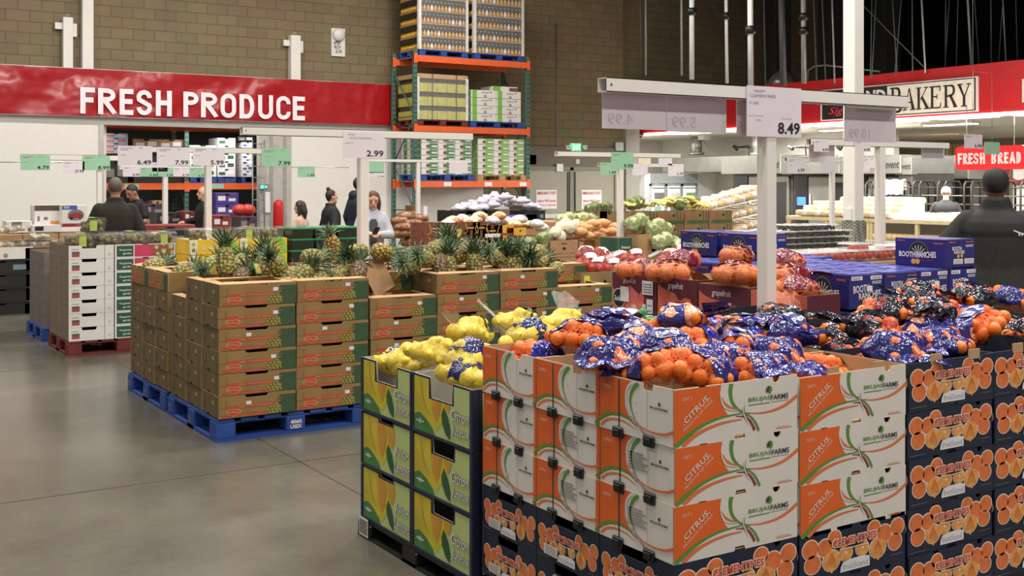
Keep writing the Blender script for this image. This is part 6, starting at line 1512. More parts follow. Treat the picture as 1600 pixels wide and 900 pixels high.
card(V4, 192, 260, 219, 276, '4.99', 'small white card at the left end of the far row'); card(V4, 219, 262, 246, 276, '5.49', 'small green card beside the thin post, left of it', GREENC); card(V4, 247, 262, 271, 276, '5.99', 'small green card right behind the thin post', GREENC); card(V4, 271, 262, 296, 276, '4.79', 'small white card right of the thin post'); card(V4, 296, 262, 321, 277, '6.79', 'small green card at the right end of the far row', GREENC); card(V4, 238, 255, 262, 268, '6.59', 'small white 6.59 card above the far row')
V5 = 15.2
stand(V5, 32, 241, 186, 243, 155, 'thin white sign stand at the left before the cooler wall', .06, th=.07)
card(V5, 32, 242, 78, 266, '4.79', 'green card reading 4.79 at the far left', GREENC); card(V5, 98, 252, 132, 271, '27.99', 'white card reading 27.99 between two green cards'); card(V5, 129, 243, 172, 266, '8.99', 'green card reading 8.99 left of the cooler opening', GREENC)
V6 = 18.2
stand(V6, 572, 247, 735, 251, 653, 'thin white sign stand in front of the tall pallet rack', .07, th=.055)
card(V6, 702, 254, 731, 271, '', 'white card hanging by the rack uprights'); card(V6, 574, 252, 600, 270, '', 'green card right of the 2.99 post', GREENC); card(V6, 576, 269, 601, 277, '5.99', 'white 5.99 card below the green one')
card(V6, 465, 260, 492, 277, '1.99', 'lone green 1.99 card before the white cooler wall', GREENC); card(V6, 545, 261, 566, 277, '', 'plain white card left of the 2.99 post')
q = MB(); q.tube([at_v(455, 261, V6-.02), at_v(575, 262, V6-.02)], .008, STEEL, 6); q.build('card_rail', None, 'thin rail carrying the lone green card before the cooler wall', 'rail')
q = MB(); q.tube([at_v(-10, 253, V5+.3), at_v(135, 254, V5+.3)], .008, STEEL, 6); q.build('card_rail', None, 'thin rail across the white wall at the far left', 'rail')
V7 = 11.9
stand(V7, 869, 234, 1061, 242, 969, 'white sign stand with the 9.99 card beside the sweet potatoes', .072)
card(V7, 955, 238, 990, 264, '9.99', 'green card reading 9.99 on its white stand', GREENC)
V8 = 15.0
stand(V8, 936, 253, 1066, 257, 1003, 'thinner white sign stand behind the lettuce boxes', .065)
card(V8, 938, 254, 963, 273, '1.99', 'green card half behind the 9.99 card', GREENC); card(V8, 988, 257, 1012, 274, '', 'white card at the thinner stand post'); card(V8, 1044, 256, 1068, 275, '5.79', 'white card at the right end of the thinner stand')
card(BV-.01, 826, 242, 838, 257, '', 'small green card beside the rack upright near the doors', GREENC); card(BV-.10, 870, 256, 880, 268, '', 'small white card above the left emergency door')
card(V8, 998, 247, 1017, 257, '', 'small cream card above the thinner stand', M('card_cream', (228, 222, 196), .5)); card(V8, 1029, 246, 1050, 258, '', 'small white card above the right of the thinner stand')
V9 = 7.5
stand(V9, 1263, 216, 1479, 223, 1375, 'white sign stand behind the blue cartons, bar under the big column', .08)
card(V9, 1272, 219, 1295, 237, '4.99', 'small 4.99 card at the left end of the bar by the column', dv=-.05); card(V9, 1336, 220, 1360, 237, '4.99', 'small 4.99 card in front of the big column', dv=-.05); card(V9, 1264, 224, 1304, 252, '', 'larger blank white card behind the left 4.99 card', CARDT, back=False, dv=.045); card(V9, 1440, 226, 1476, 252, '', 'blank white card under the right end of the bar', CARDT, dv=.045)
OU_ = 20.6
V10 = 12.0
stand(V10, 1227, 246, 1372, 248, 1300, 'thin white sign stand before the ovens with 6.99 and 12.99 cards', .07)
card(V10, 1231, 247, 1258, 270, '6.99', 'white 6.99 card before the left oven'); card(V10, 1283, 252, 1309, 269, '', 'plain white card at the thin stand before the ovens'); card(V10, 1346, 247, 1370, 269, '12.99', 'white 12.99 card right of the big column'); 
V11 = 9.2
stand(V11, 1500, 204, 1760, 208, 1690, 'white sign stand partly outside the right photo edge', .07) if False else None
card(V11, 1507, 210, 1535, 232, '5.99', 'white 5.99 card above the FRESH BREAD sign', dv=0); card(V11, 1538, 222, 1562, 241, '', 'green card covering part of the FRESH BREAD sign', GREENC, dv=0)
q = MB(); a = at_v(1520, 210, V11+.02); b = at_v(1550, 222, V11+.02); q.tube([a, Vector((a.x, a.y, 3.2)), Vector((b.x, b.y, 3.2)), b], .004, STEEL, 5); q.tube([Vector((a.x, a.y, 3.2)), Vector((a.x, a.y, 10.9))], .004, STEEL, 5); q.build('hanging_wire', None, 'thin wire holding the cards above the FRESH BREAD sign', 'wire')
A = at_u(1156, 290, OU_-.04); B = at_u(1172, 304, OU_-.04); q = MB(); q.box((OU_-.045, B.y, B.z), (OU_-.036, A.y, A.z), PAPER); q.build('notice_sheet', None, 'white notice on the first steel oven door', 'notice')
# big white building column with diamond plate
CP = at_d(1333.5, 300, 15.0); t = thing('building_column', 'big white square column with a diamond plate base', 'column', (CP.x, CP.y, 0))
hw = .098; q = MB(); q.bbox((-hw, -hw, 0), (hw, hw, 11), SIGNW, .012); q.build('shaft', t)
def diamond():
    m = M('diamond_plate', (176, 178, 170), .35, metal=.55, var=.05); nt = m.node_tree; b = nt.nodes['Principled BSDF']; tc = nd(nt, 'ShaderNodeTexCoord'); mp = nd(nt, 'ShaderNodeMapping'); mp.inputs['Rotation'].default_value = (.6, .6, .785); nt.links.new(tc.outputs['Object'], mp.inputs[0])
    c = nd(nt, 'ShaderNodeTexChecker', Scale=32.0); nt.links.new(mp.outputs[0], c.inputs['Vector']); bp = nd(nt, 'ShaderNodeBump', Strength=1.0, Distance=.02); nt.links.new(c.outputs['Fac'], bp.inputs['Height']); nt.links.new(bp.outputs['Normal'], b.inputs['Normal'])
    c.inputs['Color1'].default_value = lin((188, 190, 182)); c.inputs['Color2'].default_value = lin((120, 122, 116)); nt.links.new(c.outputs['Color'], b.inputs['Base Color']); return m
q = MB(); zt = at_d(1333, 344, 15).z; q.bbox((-hw-.012, -hw-.012, 0), (hw+.012, hw+.012, zt), diamond(), .01); q.build('diamond_plate_guard', t, label='dimpled metal plate'); q = MB(); q.bbox((-hw-.03, -.06, zt+.0), (-hw, .04, zt+.16), SIGNW, .006); q.build('outlet_box', t)
# ---------------------------------------------------------------- things hanging in the dark above the bakery
PIPEP = M('pipe_silver', (206, 206, 204), .4, var=.05)
CABLE = M('grey_cable', (150, 150, 148), .5, metal=.3); CABD = M('dim_cable', (70, 70, 70), .6)
def rod(x0, y0, x1, y1, d, r, m, lab, name='suspension_rod', cat='rod', collar=()):
    A = at_d(x0, y0, d); B = at_d(x1, y1, d); q = MB(); q.tube([A, B], r, m, 8)
    for y in collar: c = at_d(x0+(x1-x0)*(y-y0)/(y1-y0), y, d); q.tube([c+Vector((0,0,.06)), c-Vector((0,0,.06))], r*1.9, BLACKP, 8)
    q.build(name, None, lab, cat)
rod(1001, -40, 1001, 116, 24, .02, CABD, 'thin dark conduit left of the white hanging pipes'); rod(1009, -40, 1009, 118, 24, .02, CABLE, 'thin grey conduit just above the big sign bar')
rod(1065, -40, 1065, 118, 22, .022, CABLE, 'thin grey rod ending in a small cap over the bar')
rod(1081, -40, 1081, 124, 20, .045, PIPEP, 'first thick silver pipe above the big sign bar', 'pipe', 'pipe', (18,)); rod(1134, -40, 1136, 130, 20, .03, PIPEP, 'thin silver pipe between the two thick pipes', 'pipe', 'pipe', (25,)); rod(1172, -40, 1173, 134, 18, .045, PIPEP, 'second thick silver pipe above the big sign bar', 'pipe', 'pipe', (47,)); rod(1255, -40, 1256, 130, 20, .045, CABLE, 'dull pipe beside the big column', 'pipe', 'pipe', (26, 48))
for k, (x0, x1, y1, r, m) in enumerate(((1193, 1196, 130, .012, CABD), (1220, 1224, 128, .06, CABD), (1270, 1276, 124, .012, CABD), (1283, 1290, 122, .012, CABD), (1299, 1304, 124, .016, CABLE), (1363, 1360, 116, .010, CABD), (1371, 1362, 114, .010, CABD), (1392, 1402, 112, .010, CABD), (1412, 1398, 112, .010, CABD), (1425, 1426, 110, .012, CABD), (1438, 1446, 108, .018, CABLE), (1478, 1477, 106, .010, CABD), (1486, 1476, 106, .010, CABD), (1498, 1494, 104, .010, CABD), (1510, 1518, 101, .022, CABLE), (1520, 1530, 100, .010, CABD), (1548, 1549, 98, .014, CABD), (1565, 1572, 96, .012, CABLE), (1570, 1560, 96, .010, CABD), (1586, 1590, 94, .010, CABD))):
    rod(x0, -40, x1, y1+6, 21, r, m, '%s suspension wire from the left in the dark above the bakery' % nth(k+1), 'suspension_wire', 'wire')
rod(1350, 10, 1445, 106, 21, .010, CABD, 'slanting brace wire crossing the dark above the bakery sign', 'suspension_wire', 'wire')
for k, x in enumerate((1215, 1300, 1385)):
    A = at_d(x, 60, 29); q = MB(); q.bbox((A.x-.3, A.y-.2, 3.9), (A.x+.3, A.y+.2, 10.9), M('dark_column', (44, 44, 42), .8), .02); q.build('steel_column', None, '%s dark steel column in the gloom above the bakery' % NAMES[k], 'column')
A = at_u(1222, 110, KU+.6); q = MB(); q.lathe([(.0, 0), (.30, 0), (.34, .1), (.22, .28), (.05, .4)], M('ductwork', (120, 120, 118), .3, metal=.6, bump=.6, bscale=8), 16); q.build('duct_end', None, 'crinkled grey duct end above the far corner of the red fascia', 'duct', loc=(A.x, A.y, fz1-.02))
q = MB(); a = at_u(1262, 126, KU+.3); b = at_u(1290, 102, KU+.3); c = at_u(1375, 112, KU+.3); q.tube([a, at_u(1263, 110, KU+.3), at_u(1272, 104, KU+.3), b, c], .02, CABLE, 6); q.build('handrail', None, 'curved grey rail above the red fascia beside the column', 'rail')
# ---------------------------------------------------------------- people
SKIN = M('skin_light', (206, 158, 130), .5, var=.05); SKIND = M('skin_brown', (112, 76, 58), .5, var=.06); SKINM = M('skin_medium', (176, 124, 98), .5, var=.05)
LIPS = M('lips', (160, 92, 84), .45); EYEM = M('eye_dark', (38, 30, 28), .3); BROWM = M('brow', (70, 50, 38), .7)
HAIRBR = M('hair_brown', (84, 58, 42), .55, var=.25, scale=60, bump=.4, bscale=120); HAIRBK = M('hair_black', (34, 28, 26), .5, var=.25, scale=60, bump=.3, bscale=120); HAIRGR = M('hair_greying', (88, 78, 70), .6, var=.25, scale=60)
def remesh(parts, vox, smooth=3, name='body'):
    """joins closed shapes into one continuous surface"""
    q = MB()
    for f in parts: f(q)
    me = q.mesh(name); me.materials.clear(); o = bpy.data.objects.new('t', me); COL.objects.link(o)
    m = o.modifiers.new('r', 'REMESH'); m.mode = 'VOXEL'; m.voxel_size = vox
    if smooth: s = o.modifiers.new('s', 'SMOOTH'); s.iterations = smooth; s.factor = .5
    dg = bpy.context.evaluated_depsgraph_get(); r = bpy.data.meshes.new_from_object(o.evaluated_get(dg)); bpy.data.objects.remove(o); bpy.data.meshes.remove(me)
    r.polygons.foreach_set('use_smooth', [True]*len(r.polygons)); r.name = name
    return r
DUMMY = M('dummy_skin', (200, 160, 140), .5)
def limb(pts, rad, n=12):
    """tapered limb through joints, radii per joint"""
    def f(q):
        P = [Vector(p) for p in pts]; Q = []; R = []
        for i in range(len(P)-1):
            for j in range(5): t = j/5; Q.append(P[i].lerp(P[i+1], t)); R.append(rad[i]*(1-t)+rad[i+1]*t)
        Q.append(P[-1]); R.append(rad[-1]); q.tube(Q, R, DUMMY, n)
        for p, r in zip(P, rad): q.ball(p, r, DUMMY, 10, 7)
    return f
def torso(secs):
    """stack of ellipses (x centre, y centre, z, half width, half depth)"""
    def f(q):
        n = 20; q.loft([[(cx+a*math.copysign(abs(math.cos(2*PI*k/n))**.85, math.cos(2*PI*k/n)), cy+b*math.copysign(abs(math.sin(2*PI*k/n))**.85, math.sin(2*PI*k/n)), z) for k in range(n)] for cx, cy, z, a, b in secs], DUMMY)
    return f
def egg(c, r, mat=None): return lambda q: q.ball(c, r, DUMMY, 18, 12, mat)
def hand(w, d, curl, side, s=1.0):
    """palm, four unequal bent fingers and a thumb; w wrist, d direction, curl in radians"""
    d = Vector(d).normalized(); up = Vector((0,0,1)) if abs(d.z) < .8 else Vector((0,-1,0)); x = d.cross(up).normalized()*side; nrm = x.cross(d).normalized()*side
    w = Vector(w); F = [limb([w, w+d*.05*s], [.024*s, .032*s])]
    F.append(limb([w+d*.05*s-x*.02*s, w+d*.085*s-x*.025*s], [.022*s, .016*s])); F.append(limb([w+d*.05*s+x*.02*s, w+d*.085*s+x*.025*s], [.022*s, .016*s])); F.append(limb([w+d*.04*s, w+d*.085*s], [.03*s, .018*s]))
    for k, (off, ln) in enumerate(((-.030, .068), (-.010, .078), (.010, .072), (.030, .056))):
        p = w+d*.088*s+x*off*s; pts = [p]; dd = d.copy()
        for j in range(3):
            dd = (dd*math.cos(curl)-nrm*math.sin(curl)).normalized() if j else (dd*math.cos(curl*.6)-nrm*math.sin(curl*.6)).normalized()
            p = p+dd*ln*s*(.42, .33, .25)[j]; pts.append(p)
        F.append(limb(pts, [.0095*s, .009*s, .0085*s, .007*s], 8))
    t0 = w+d*.035*s-x*.028*s; F.append(limb([t0, t0+(d*.5-x*.8).normalized()*.035*s, t0+(d*.8-x*.5-nrm*.3).normalized()*.068*s], [.013*s, .011*s, .008*s], 8))
    return F
def person(label, loc, face, H, skin, hair, look, arms, outfit, sex='m', head_pitch=0.0, vox=.011, headwear=None, group=None):
    """stands on the floor at loc facing angle face (radians, 0 = +x after turning); local +Y is forward"""
    k = H/1.75; W_ = 1.0 if sex == 'm' else .88
    root = thing('person', label, 'person', loc, face)
    sh = 1.40*k; hip = .92*k; hx = .09*k
    headc = Vector((0, .02*k, 1.635*k)); Rm = Matrix.Rotation(-head_pitch, 3, 'X'); neck = Vector((0, -.005*k, 1.50*k))
    def hp(p): return neck+Rm @ (Vector(p)*k+headc-neck)
    sw = .185*k*W_
    legs = []
    for s in (-1, 1): legs += [limb([(s*hx, 0, hip), (s*hx*1.05, .015*k, .5*k), (s*hx*1.05, -.01*k, .09*k)], [.085*k, .058*k, .042*k]), limb([(s*hx*1.05, -.03*k, .045*k), (s*hx*1.15, .15*k, .035*k)], [.042*k, .034*k])]
    tor = torso([(0, 0, .84*k, .14*k, .10*k), (0, 0, .93*k, .165*k*(1 if sex == 'm' else 1.05), .115*k), (0, .005*k, 1.08*k, .145*k*W_, .10*k), (0, .005*k, 1.22*k, .165*k*W_, .115*k), (0, 0, 1.34*k, .19*k*W_, .115*k), (0, -.005*k, 1.42*k, .165*k*W_, .085*k), (0, -.005*k, 1.47*k, .085*k, .06*k), (0, 0, 1.50*k, .056*k, .054*k)])
    ar = []; hands = []; AP = []
    for s, (el, wr, hd, curl) in zip((-1, 1), arms):
        S = Vector((s*(sw-.012*k), -.005*k, sh-.01*k)); E = Vector(el)*k; Wt = Vector(wr)*k; AP.append((S, E, Wt, s, hd, curl))
        ar.append(limb([S, E, Wt], [.052*k, .040*k, .027*k])); hands += hand(Wt, hd, curl, s, k)
    hd_ = [lambda q: q.ball(hp((0, 0, .015)), (.076*k, .094*k, .108*k), DUMMY, 22, 16, Rm.to_4x4().to_3x3()), lambda q: q.ball(hp((0, .028, -.055)), (.056*k, .062*k, .062*k), DUMMY, 18, 12, Rm),
           limb([hp((0, .088, .02)), hp((0, .108, -.022))], [.010*k, .016*k]), limb([hp((-.02, .082, -.058)), hp((.02, .082, -.058))], [.011*k, .011*k]), limb([hp((0, .078, -.092)), hp((0, .072, -.1))], [.018*k, .016*k]),
           limb([hp((-.045, .072, .035)), hp((.045, .072, .035))], [.014*k, .014*k])]
    for s in (-1, 1): hd_.append(lambda q, s=s: q.ball(hp((s*.078, -.005, .0)), (.012*k, .02*k, .032*k), DUMMY, 10, 8, Rm))
    nk = [limb([neck-Vector((0, .005, .06))*k, hp((0, -.01, -.07))], [.056*k, .052*k])]
    body = remesh(legs+[tor]+ar+hands+hd_+nk, vox*k, 2)
    for m in (skin, LIPS, EYEM, BROWM): body.materials.append(m)
    mi = []
    for p in body.polygons:
        c = Rm.inverted() @ (p.center-neck) + neck - headc; c = c/k; v = 0
        if c.y > .06:
            if abs(c.x) < .026 and -.068 < c.z < -.050 and c.y > .080: v = 1
            if .020 < abs(c.x) < .044 and .004 < c.z < .020: v = 2
            if .016 < abs(c.x) < .052 and .034 < c.z < .044: v = 3
        mi.append(v)
    body.polygons.foreach_set('material_index', mi); link('body', body, root)
    # trousers
    tr = []
    for s in (-1, 1): tr.append(limb([(s*hx, 0, hip), (s*hx*1.05, .015*k, .5*k), (s*hx*1.05, -.01*k, .10*k)], [.102*k, .078*k, .066*k]))
    tr.append(torso([(0, 0, .80*k, .15*k, .115*k), (0, 0, .93*k, .185*k, .132*k), (0, 0, 1.02*k, .165*k, .122*k)])); pm = remesh(tr, .016*k, 3, 'trousers'); pm.materials.append(outfit['trousers']); link('trousers', pm, root)
    for s in (-1, 1): q = MB(); q.ball((s*hx*1.1, .05*k, .035*k), (.05*k, .14*k, .045*k), BLACKP, 14, 8); q.build('shoe', root)
    # jacket with sleeves
    th = outfit.get('thick', .022)*k; long_ = outfit.get('hem', .80)*k
    jk = [torso([(0, 0, long_, .175*k*W_+th, .125*k+th), (0, 0, .95*k, .172*k*W_+th, .122*k+th), (0, .005*k, 1.08*k, .155*k*W_+th, .108*k+th), (0, .005*k, 1.22*k, .172*k*W_+th, .118*k+th), (0, 0, 1.33*k, .190*k*W_+th, .116*k+th), (0, -.005*k, 1.39*k, .172*k*W_+th, .098*k+th), (0, -.005*k, 1.44*k, .130*k*W_+th, .078*k+th*.8), (0, -.005*k, 1.475*k, .085*k+th*.6, .064*k+th*.6), (0, -.005*k, 1.475*k+outfit.get('collar', .03)*k, .064*k+th*.5, .060*k+th*.5)])]
    for S, E, Wt, s, hd, curl in AP:
        end = E.lerp(Wt, outfit.get('sleeve', .97)) if outfit.get('sleeve', .97) > 0 else S.lerp(E, .7)
        jk.append(limb([S, E, end] if outfit.get('sleeve', .97) > 0 else [S, end], [.050*k+th*.75, .044*k+th*.9, .034*k+th*.8] if outfit.get('sleeve', .97) > 0 else [.050*k+th*.8, .05*k+th]))
    if outfit.get('hood'): jk.append(lambda q: q.ball((0, -.085*k, 1.475*k), (.115*k, .075*k, .085*k), DUMMY, 16, 10))
    jm = remesh(jk, .013*k, 2, 'jacket'); mats = outfit['jacket'] if isinstance(outfit['jacket'], tuple) else (outfit['jacket'],)
    for m in mats: jm.materials.append(m)
    if len(mats) > 1:
        rule = outfit['rule']; jm.polygons.foreach_set('material_index', [rule(p.center/k) for p in jm.polygons])
    link('jacket', jm, root)
    # hair
    hz = []
    if look != 'bald':
        hz.append(lambda q: q.ball(hp((0, -.014, .033)), (.083*k, .097*k, .104*k), DUMMY, 20, 14, Rm))
        if look == 'long':
            for s in (-1, 1): hz.append(limb([hp((s*.05, -.02, .07)), hp((s*.082, .01, -.03)), hp((s*.085, .0, -.15))], [.04*k, .034*k, .024*k]))
            hz.append(limb([hp((0, -.05, .05)), hp((0, -.075, -.05)), hp((0, -.07, -.16))], [.07*k, .06*k, .045*k]))
        if look == 'bun': hz.append(lambda q: q.ball(hp((0, -.055, .145)), .036*k, DUMMY, 12, 8)); hz.append(lambda q: q.ball(hp((0, -.05, .0)), (.066*k, .05*k, .075*k), DUMMY, 14, 9, Rm))
        if look == 'girl':
            hz.append(limb([hp((0, -.05, .05)), hp((0, -.09, -.08)), hp((0, -.08, -.26))], [.075*k, .07*k, .03*k])); 
            for s in (-1, 1): hz.append(limb([hp((s*.06, -.03, .04)), hp((s*.075, -.03, -.14))], [.04*k, .025*k]))
        hm = remesh(hz, .010*k, 2, 'hair'); bm = bmesh.new(); bm.from_mesh(hm); kill = []
        for f in bm.faces:
            c = (Rm.inverted() @ (f.calc_center_median()-neck)+neck-headc)/k
            if headwear and c.z > .030: kill.append(f)
            elif c.y > .035 and c.z < .072 and abs(c.x) < .070: kill.append(f)
            elif look == 'short' and (c.z < -.05 or (abs(c.x) > .06 and c.y > .0 and c.z < .04)): kill.append(f)
        bmesh.ops.delete(bm, geom=kill, context='FACES'); bm.to_mesh(hm); bm.free(); hm.materials.append(hair); link('hair', hm, root)
    if headwear:
        kind, m = headwear; q = MB(); n = 24; rows = []
        for j in range(9):
            t = j/8*PI/2; rows.append([hp((.087*math.cos(t)*math.cos(2*PI*i/n), -.006+.104*math.cos(t)*math.sin(2*PI*i/n), .028+.100*math.sin(t)**.8)) for i in range(n)])
        q.loft(rows, m, True, caps=False); q.loft([[hp((.088*math.cos(2*PI*i/n), -.006+.105*math.sin(2*PI*i/n), z)) for i in range(n)] for z in (.012, .03)], m, True, caps=False); q.ball(hp((0, -.006, .129)), .006*k, m, 8, 6)
        q.loft([[hp((x, .085+y, .022-.25*abs(x)**1.5)) for x, y in ((-.07, -.01), (-.055, .05), (-.02, .078), (.02, .078), (.055, .05), (.07, -.01))], [hp((x, .085+y, .028-.25*abs(x)**1.5)) for x, y in ((-.07, -.01), (-.055, .05), (-.02, .078), (.02, .078), (.055, .05), (.07, -.01))]], m)
        q.build('cap', root)
    for ex in outfit.get('extras', ()): ex(root, k, hp)
    return root
JEAN = M('denim_dark', (52, 58, 76), .8, var=.15, scale=40); DKTR = M('trousers_dark', (38, 37, 38), .8, var=.1)
FLEECE = M('jacket_brown_fleece', (42, 37, 30), .95, var=.12, scale=24, bump=.25, bscale=90); BLKJ = M('jacket_black', (14, 14, 16), .75, var=.12, scale=20); NAVYJ = M('jacket_navy', (28, 31, 48), .8, var=.1); GREYJ = M('jacket_pale_grey', (176, 178, 186), .8, var=.06, scale=20, bump=.15, bscale=40); CHAR = M('fleece_charcoal', (46, 45, 43), .95, var=.16, scale=40, bump=.3, bscale=120); BLKY = M('fleece_black_yoke', (12, 12, 14), .7, var=.1); PINKT = M('shirt_dusty_pink', (196, 164, 146), .85, var=.12, scale=14)
DOWN = lambda s: ((s*.27, -.03, 1.14), (s*.28, .05, .90), (0, .12, -1), .35)
FWD = lambda s, z=1.08, y=.36, x=.14: ((s*.27, .02, 1.16), (s*x, y, z), (-s*.25, 1, .05), .6)
def look_at(dx, dy): return math.atan2(dy, dx)-PI/2
AWAY = -TH
# man at the left, seen from behind
p = at_d(180, 300, 13.6); person('stout man seen from behind in a dark brown jacket by the grape boxes', (p.x, p.y, 0), AWAY+.28, 1.80, SKINM, HAIRGR, 'short', (FWD(-1), FWD(1)), dict(jacket=FLEECE, trousers=DKTR, thick=.040, hem=.74, collar=.06), 'm', .10)
# employee in black, head bowed, facing left
def badge(root, k, hp): q = MB(); q.box((-.03, .150, 1.27), (.03, .156, 1.31), PAPER); q.build('name_badge', root)
p = at_d(214, 300, 18.0); person('worker in a black shirt with a white name tag, head bowed', (p.x, p.y, 0), AWAY+2.45, 1.74, SKINM, HAIRBK, 'short', (FWD(-1, .95, .32), FWD(1, .95, .32)), dict(jacket=BLKJ, trousers=DKTR, thick=.02, sleeve=0, extras=(badge,)), 'm', .5)
p = at_d(319, 300, 19.5); person('man in a black coat half hidden by the thin sign post', (p.x, p.y, 0), AWAY+2.2, 1.68, SKIN, HAIRBR, 'bald', (DOWN(-1), FWD(1, 1.12, .30)), dict(jacket=BLKJ, trousers=DKTR, thick=.03), 'm', .0)
p = at_d(470, 330, 17.4); person('young girl with long dark hair in a pink top near the shopping cart', (p.x, p.y, 0), AWAY+1.2, 1.47, SKIN, HAIRBK, 'girl', (FWD(-1, 1.22, .38), FWD(1, 1.22, .38)), dict(jacket=PINKT, trousers=JEAN, thick=.012, sleeve=.2, hem=.86), 'f', .05)
p = at_d(517, 300, 18.2); person('woman with her hair in a bun wearing a black jacket', (p.x, p.y, 0), AWAY-1.05, 1.63, SKIN, HAIRBK, 'bun', (DOWN(-1), DOWN(1)), dict(jacket=BLKJ, trousers=DKTR, thick=.04, collar=.06), 'f', -.05)
p = at_d(560, 300, 18.8); person('man in a navy hooded jacket mostly hidden behind the white post', (p.x, p.y, 0), AWAY-.9, 1.83, SKINM, HAIRBK, 'short', (DOWN(-1), DOWN(1)), dict(jacket=NAVYJ, trousers=JEAN, thick=.045, hood=True), 'm', .0)
# woman with the phone
def tee(root, k, hp):
    q = MB(); q.prism([(-.045, 0), (.045, 0), (.06, .30), (.035, .36), (-.035, .36), (-.06, .30)], (.0, .175*k, 1.0*k), (-k, 0, 0), (0, -.06*k, k), .01, M('shirt_charcoal', (70, 70, 76), .8)); q.build('shirt_front', root, label='charcoal shirt front')
PHW = at_d(582, 330, 14.8)
FW2 = AWAY+PI+.22
person('woman in a pale grey jacket looking down at her phone', (PHW.x, PHW.y, 0), FW2, 1.65, SKIN, HAIRBR, 'long', (((-.24, .06, 1.14), (-.07, .33, 1.15), (.5, 1, .15), .7), ((.24, .06, 1.14), (.07, .33, 1.15), (-.5, 1, .15), .7)), dict(jacket=GREYJ, trousers=JEAN, thick=.022, hood=True, collar=.03, extras=(tee,)), 'f', .38, vox=.009)
q = MB(); q.bbox((-.038, -.075, -.005), (.038, .075, .005), BLACKP, .003); o = q.build('phone', None, 'dark phone held by the woman in the grey jacket', 'phone'); R_ = Matrix.Rotation(FW2, 4, 'Z'); o.location = PHW*1; loc = R_ @ Vector((0.0, .43, 1.13)); o.location = (PHW.x+loc.x, PHW.y+loc.y, loc.z); o.rotation_euler = (.9, 0, FW2+.5)
# baker with a white cap
WCAP = M('cap_white', (232, 230, 228), .7); p = at_d(1478, 300, 21.0); person('baker in a black shirt and white cap behind the bread tables', (p.x, p.y, 0), AWAY-.40, 1.68, SKIN, HAIRGR, 'short', (((-.30, .10, 1.12), (-.34, .32, 1.10), (-.2, 1, 0), .4), FWD(1, 1.0, .3)), dict(jacket=BLKJ, trousers=DKTR, thick=.03, sleeve=0), 'm', .12, headwear=('cap', WCAP))
# man at the right in a black cap and two-tone fleece, from behind
BCAP = M('cap_black', (10, 10, 12), .7, var=.1)
def emblem(root, k, hp):
    q = MB(); p = Panel(q, (.10*k, -.152*k, 1.30*k), (1,0,0), (0,0,1), .08*k, .045*k, .001)
    for j, (a, b) in enumerate(((.0, .40), (.28, .62), (.56, .84))): p.band([(a, .9-.2*j), (b, .55-.1*j), (b+.04, .1)], .2, .2, PAPER, 1)
    q.build('embroidered_mark', root, label='small white embroidered mark')
p = at_d(1556, 300, 8.2)
person('man seen from behind in a black cap and charcoal fleece with black yoke', (p.x, p.y, 0), AWAY-.34, 1.84, SKIND, HAIRBK, 'short', (((-.36, .02, 1.16), (-.52, .26, 1.04), (-.5, 1, -.2), .5), ((.33, -.02, 1.14), (.36, .16, .92), (0, .4, -1), .4)), dict(jacket=(CHAR, BLKY), rule=lambda c: 1 if (c.z > 1.30 and abs(c.x) < .245) or c.z > 1.47 else 0, trousers=DKTR, thick=.050, hem=.74, collar=.085, extras=(emblem,)), 'm', .0, vox=.010, headwear=('cap', BCAP))
# ---------------------------------------------------------------- shopping carts
CARTM = M('cart_wire', (160, 160, 160), .35, metal=.7); CARTR = M('cart_red', (120, 30, 34), .4); CARTD = M('cart_dark_frame', (66, 30, 32), .45)
def cart(label, loc, rz, goods=True):
    t = thing('shopping_cart', label, 'shopping cart', loc, rz); L, w, z0, z1 = .85, .54, .50, .98
    q = MB()
    for s in (-1, 1):
        for k in range(13): f = k/12; x = -L/2+L*f; q.tube([(x, s*w/2*(1-.12*f), z0+.05*f), (x, s*w/2*(1-.12*f), z1-.08*f)], .004, CARTM, 5)
        for j in range(5): z = z0+(z1-z0)*j/4; q.tube([(-L/2, s*w/2, z), (L/2, s*w/2*.88, z-.08*j/4+.05*(1-j/4))], .006 if j == 4 else .004, CARTM, 5)
    for k in range(8):
        y = -w/2+w*k/7; q.tube([(-L/2, y, z0), (L/2, y*.88, z0+.05)], .004, CARTM, 5); q.tube([(L/2, y*.88, z0+.05), (L/2, y*.88, z1-.08)], .004, CARTM, 5); q.tube([(-L/2, y, z0), (-L/2, y, z1)], .004, CARTM, 5)
    for z in (z0+.2, z1-.08): q.tube([(L/2, -w/2*.88, z), (L/2, w/2*.88, z)], .006, CARTM, 5)
    q.build('basket', t)
    q = MB()
    for s in (-1, 1): q.tube([(-L/2-.08, s*w/2, 1.02), (-L/2, s*w/2, .80), (-L/2+.02, s*w/2, .30), (L/2-.05, s*w/2*.8, .16)], .013, CARTD, 8)
    q.tube([(L/2-.05, -w/2*.8, .16), (L/2-.05, w/2*.8, .16)], .012, CARTD, 8); q.build('frame', t)
    q = MB(); q.tube([(-L/2-.08, -w/2-.02, 1.02), (-L/2-.08, w/2+.02, 1.02)], .018, CARTR, 10); q.build('handle', t)
    q = MB(); q.box((-L/2+.02, -w/2+.03, z1-.26), (-L/2+.03, w/2-.03, z1-.02), CARTR); q.build('child_seat_flap', t)
    for sx in (-1, 1):
        for sy in (-1, 1): q = MB(); q.tube([(sx*(L/2-.08), sy*.2-.015, .065), (sx*(L/2-.08), sy*.2+.015, .065)], .062, BLACKP, 14); q.tube([(sx*(L/2-.08), sy*.2, .07), (sx*(L/2-.08), sy*.2*1.05, .2)], .012, CARTM, 6); q.build('caster', t)
    return t
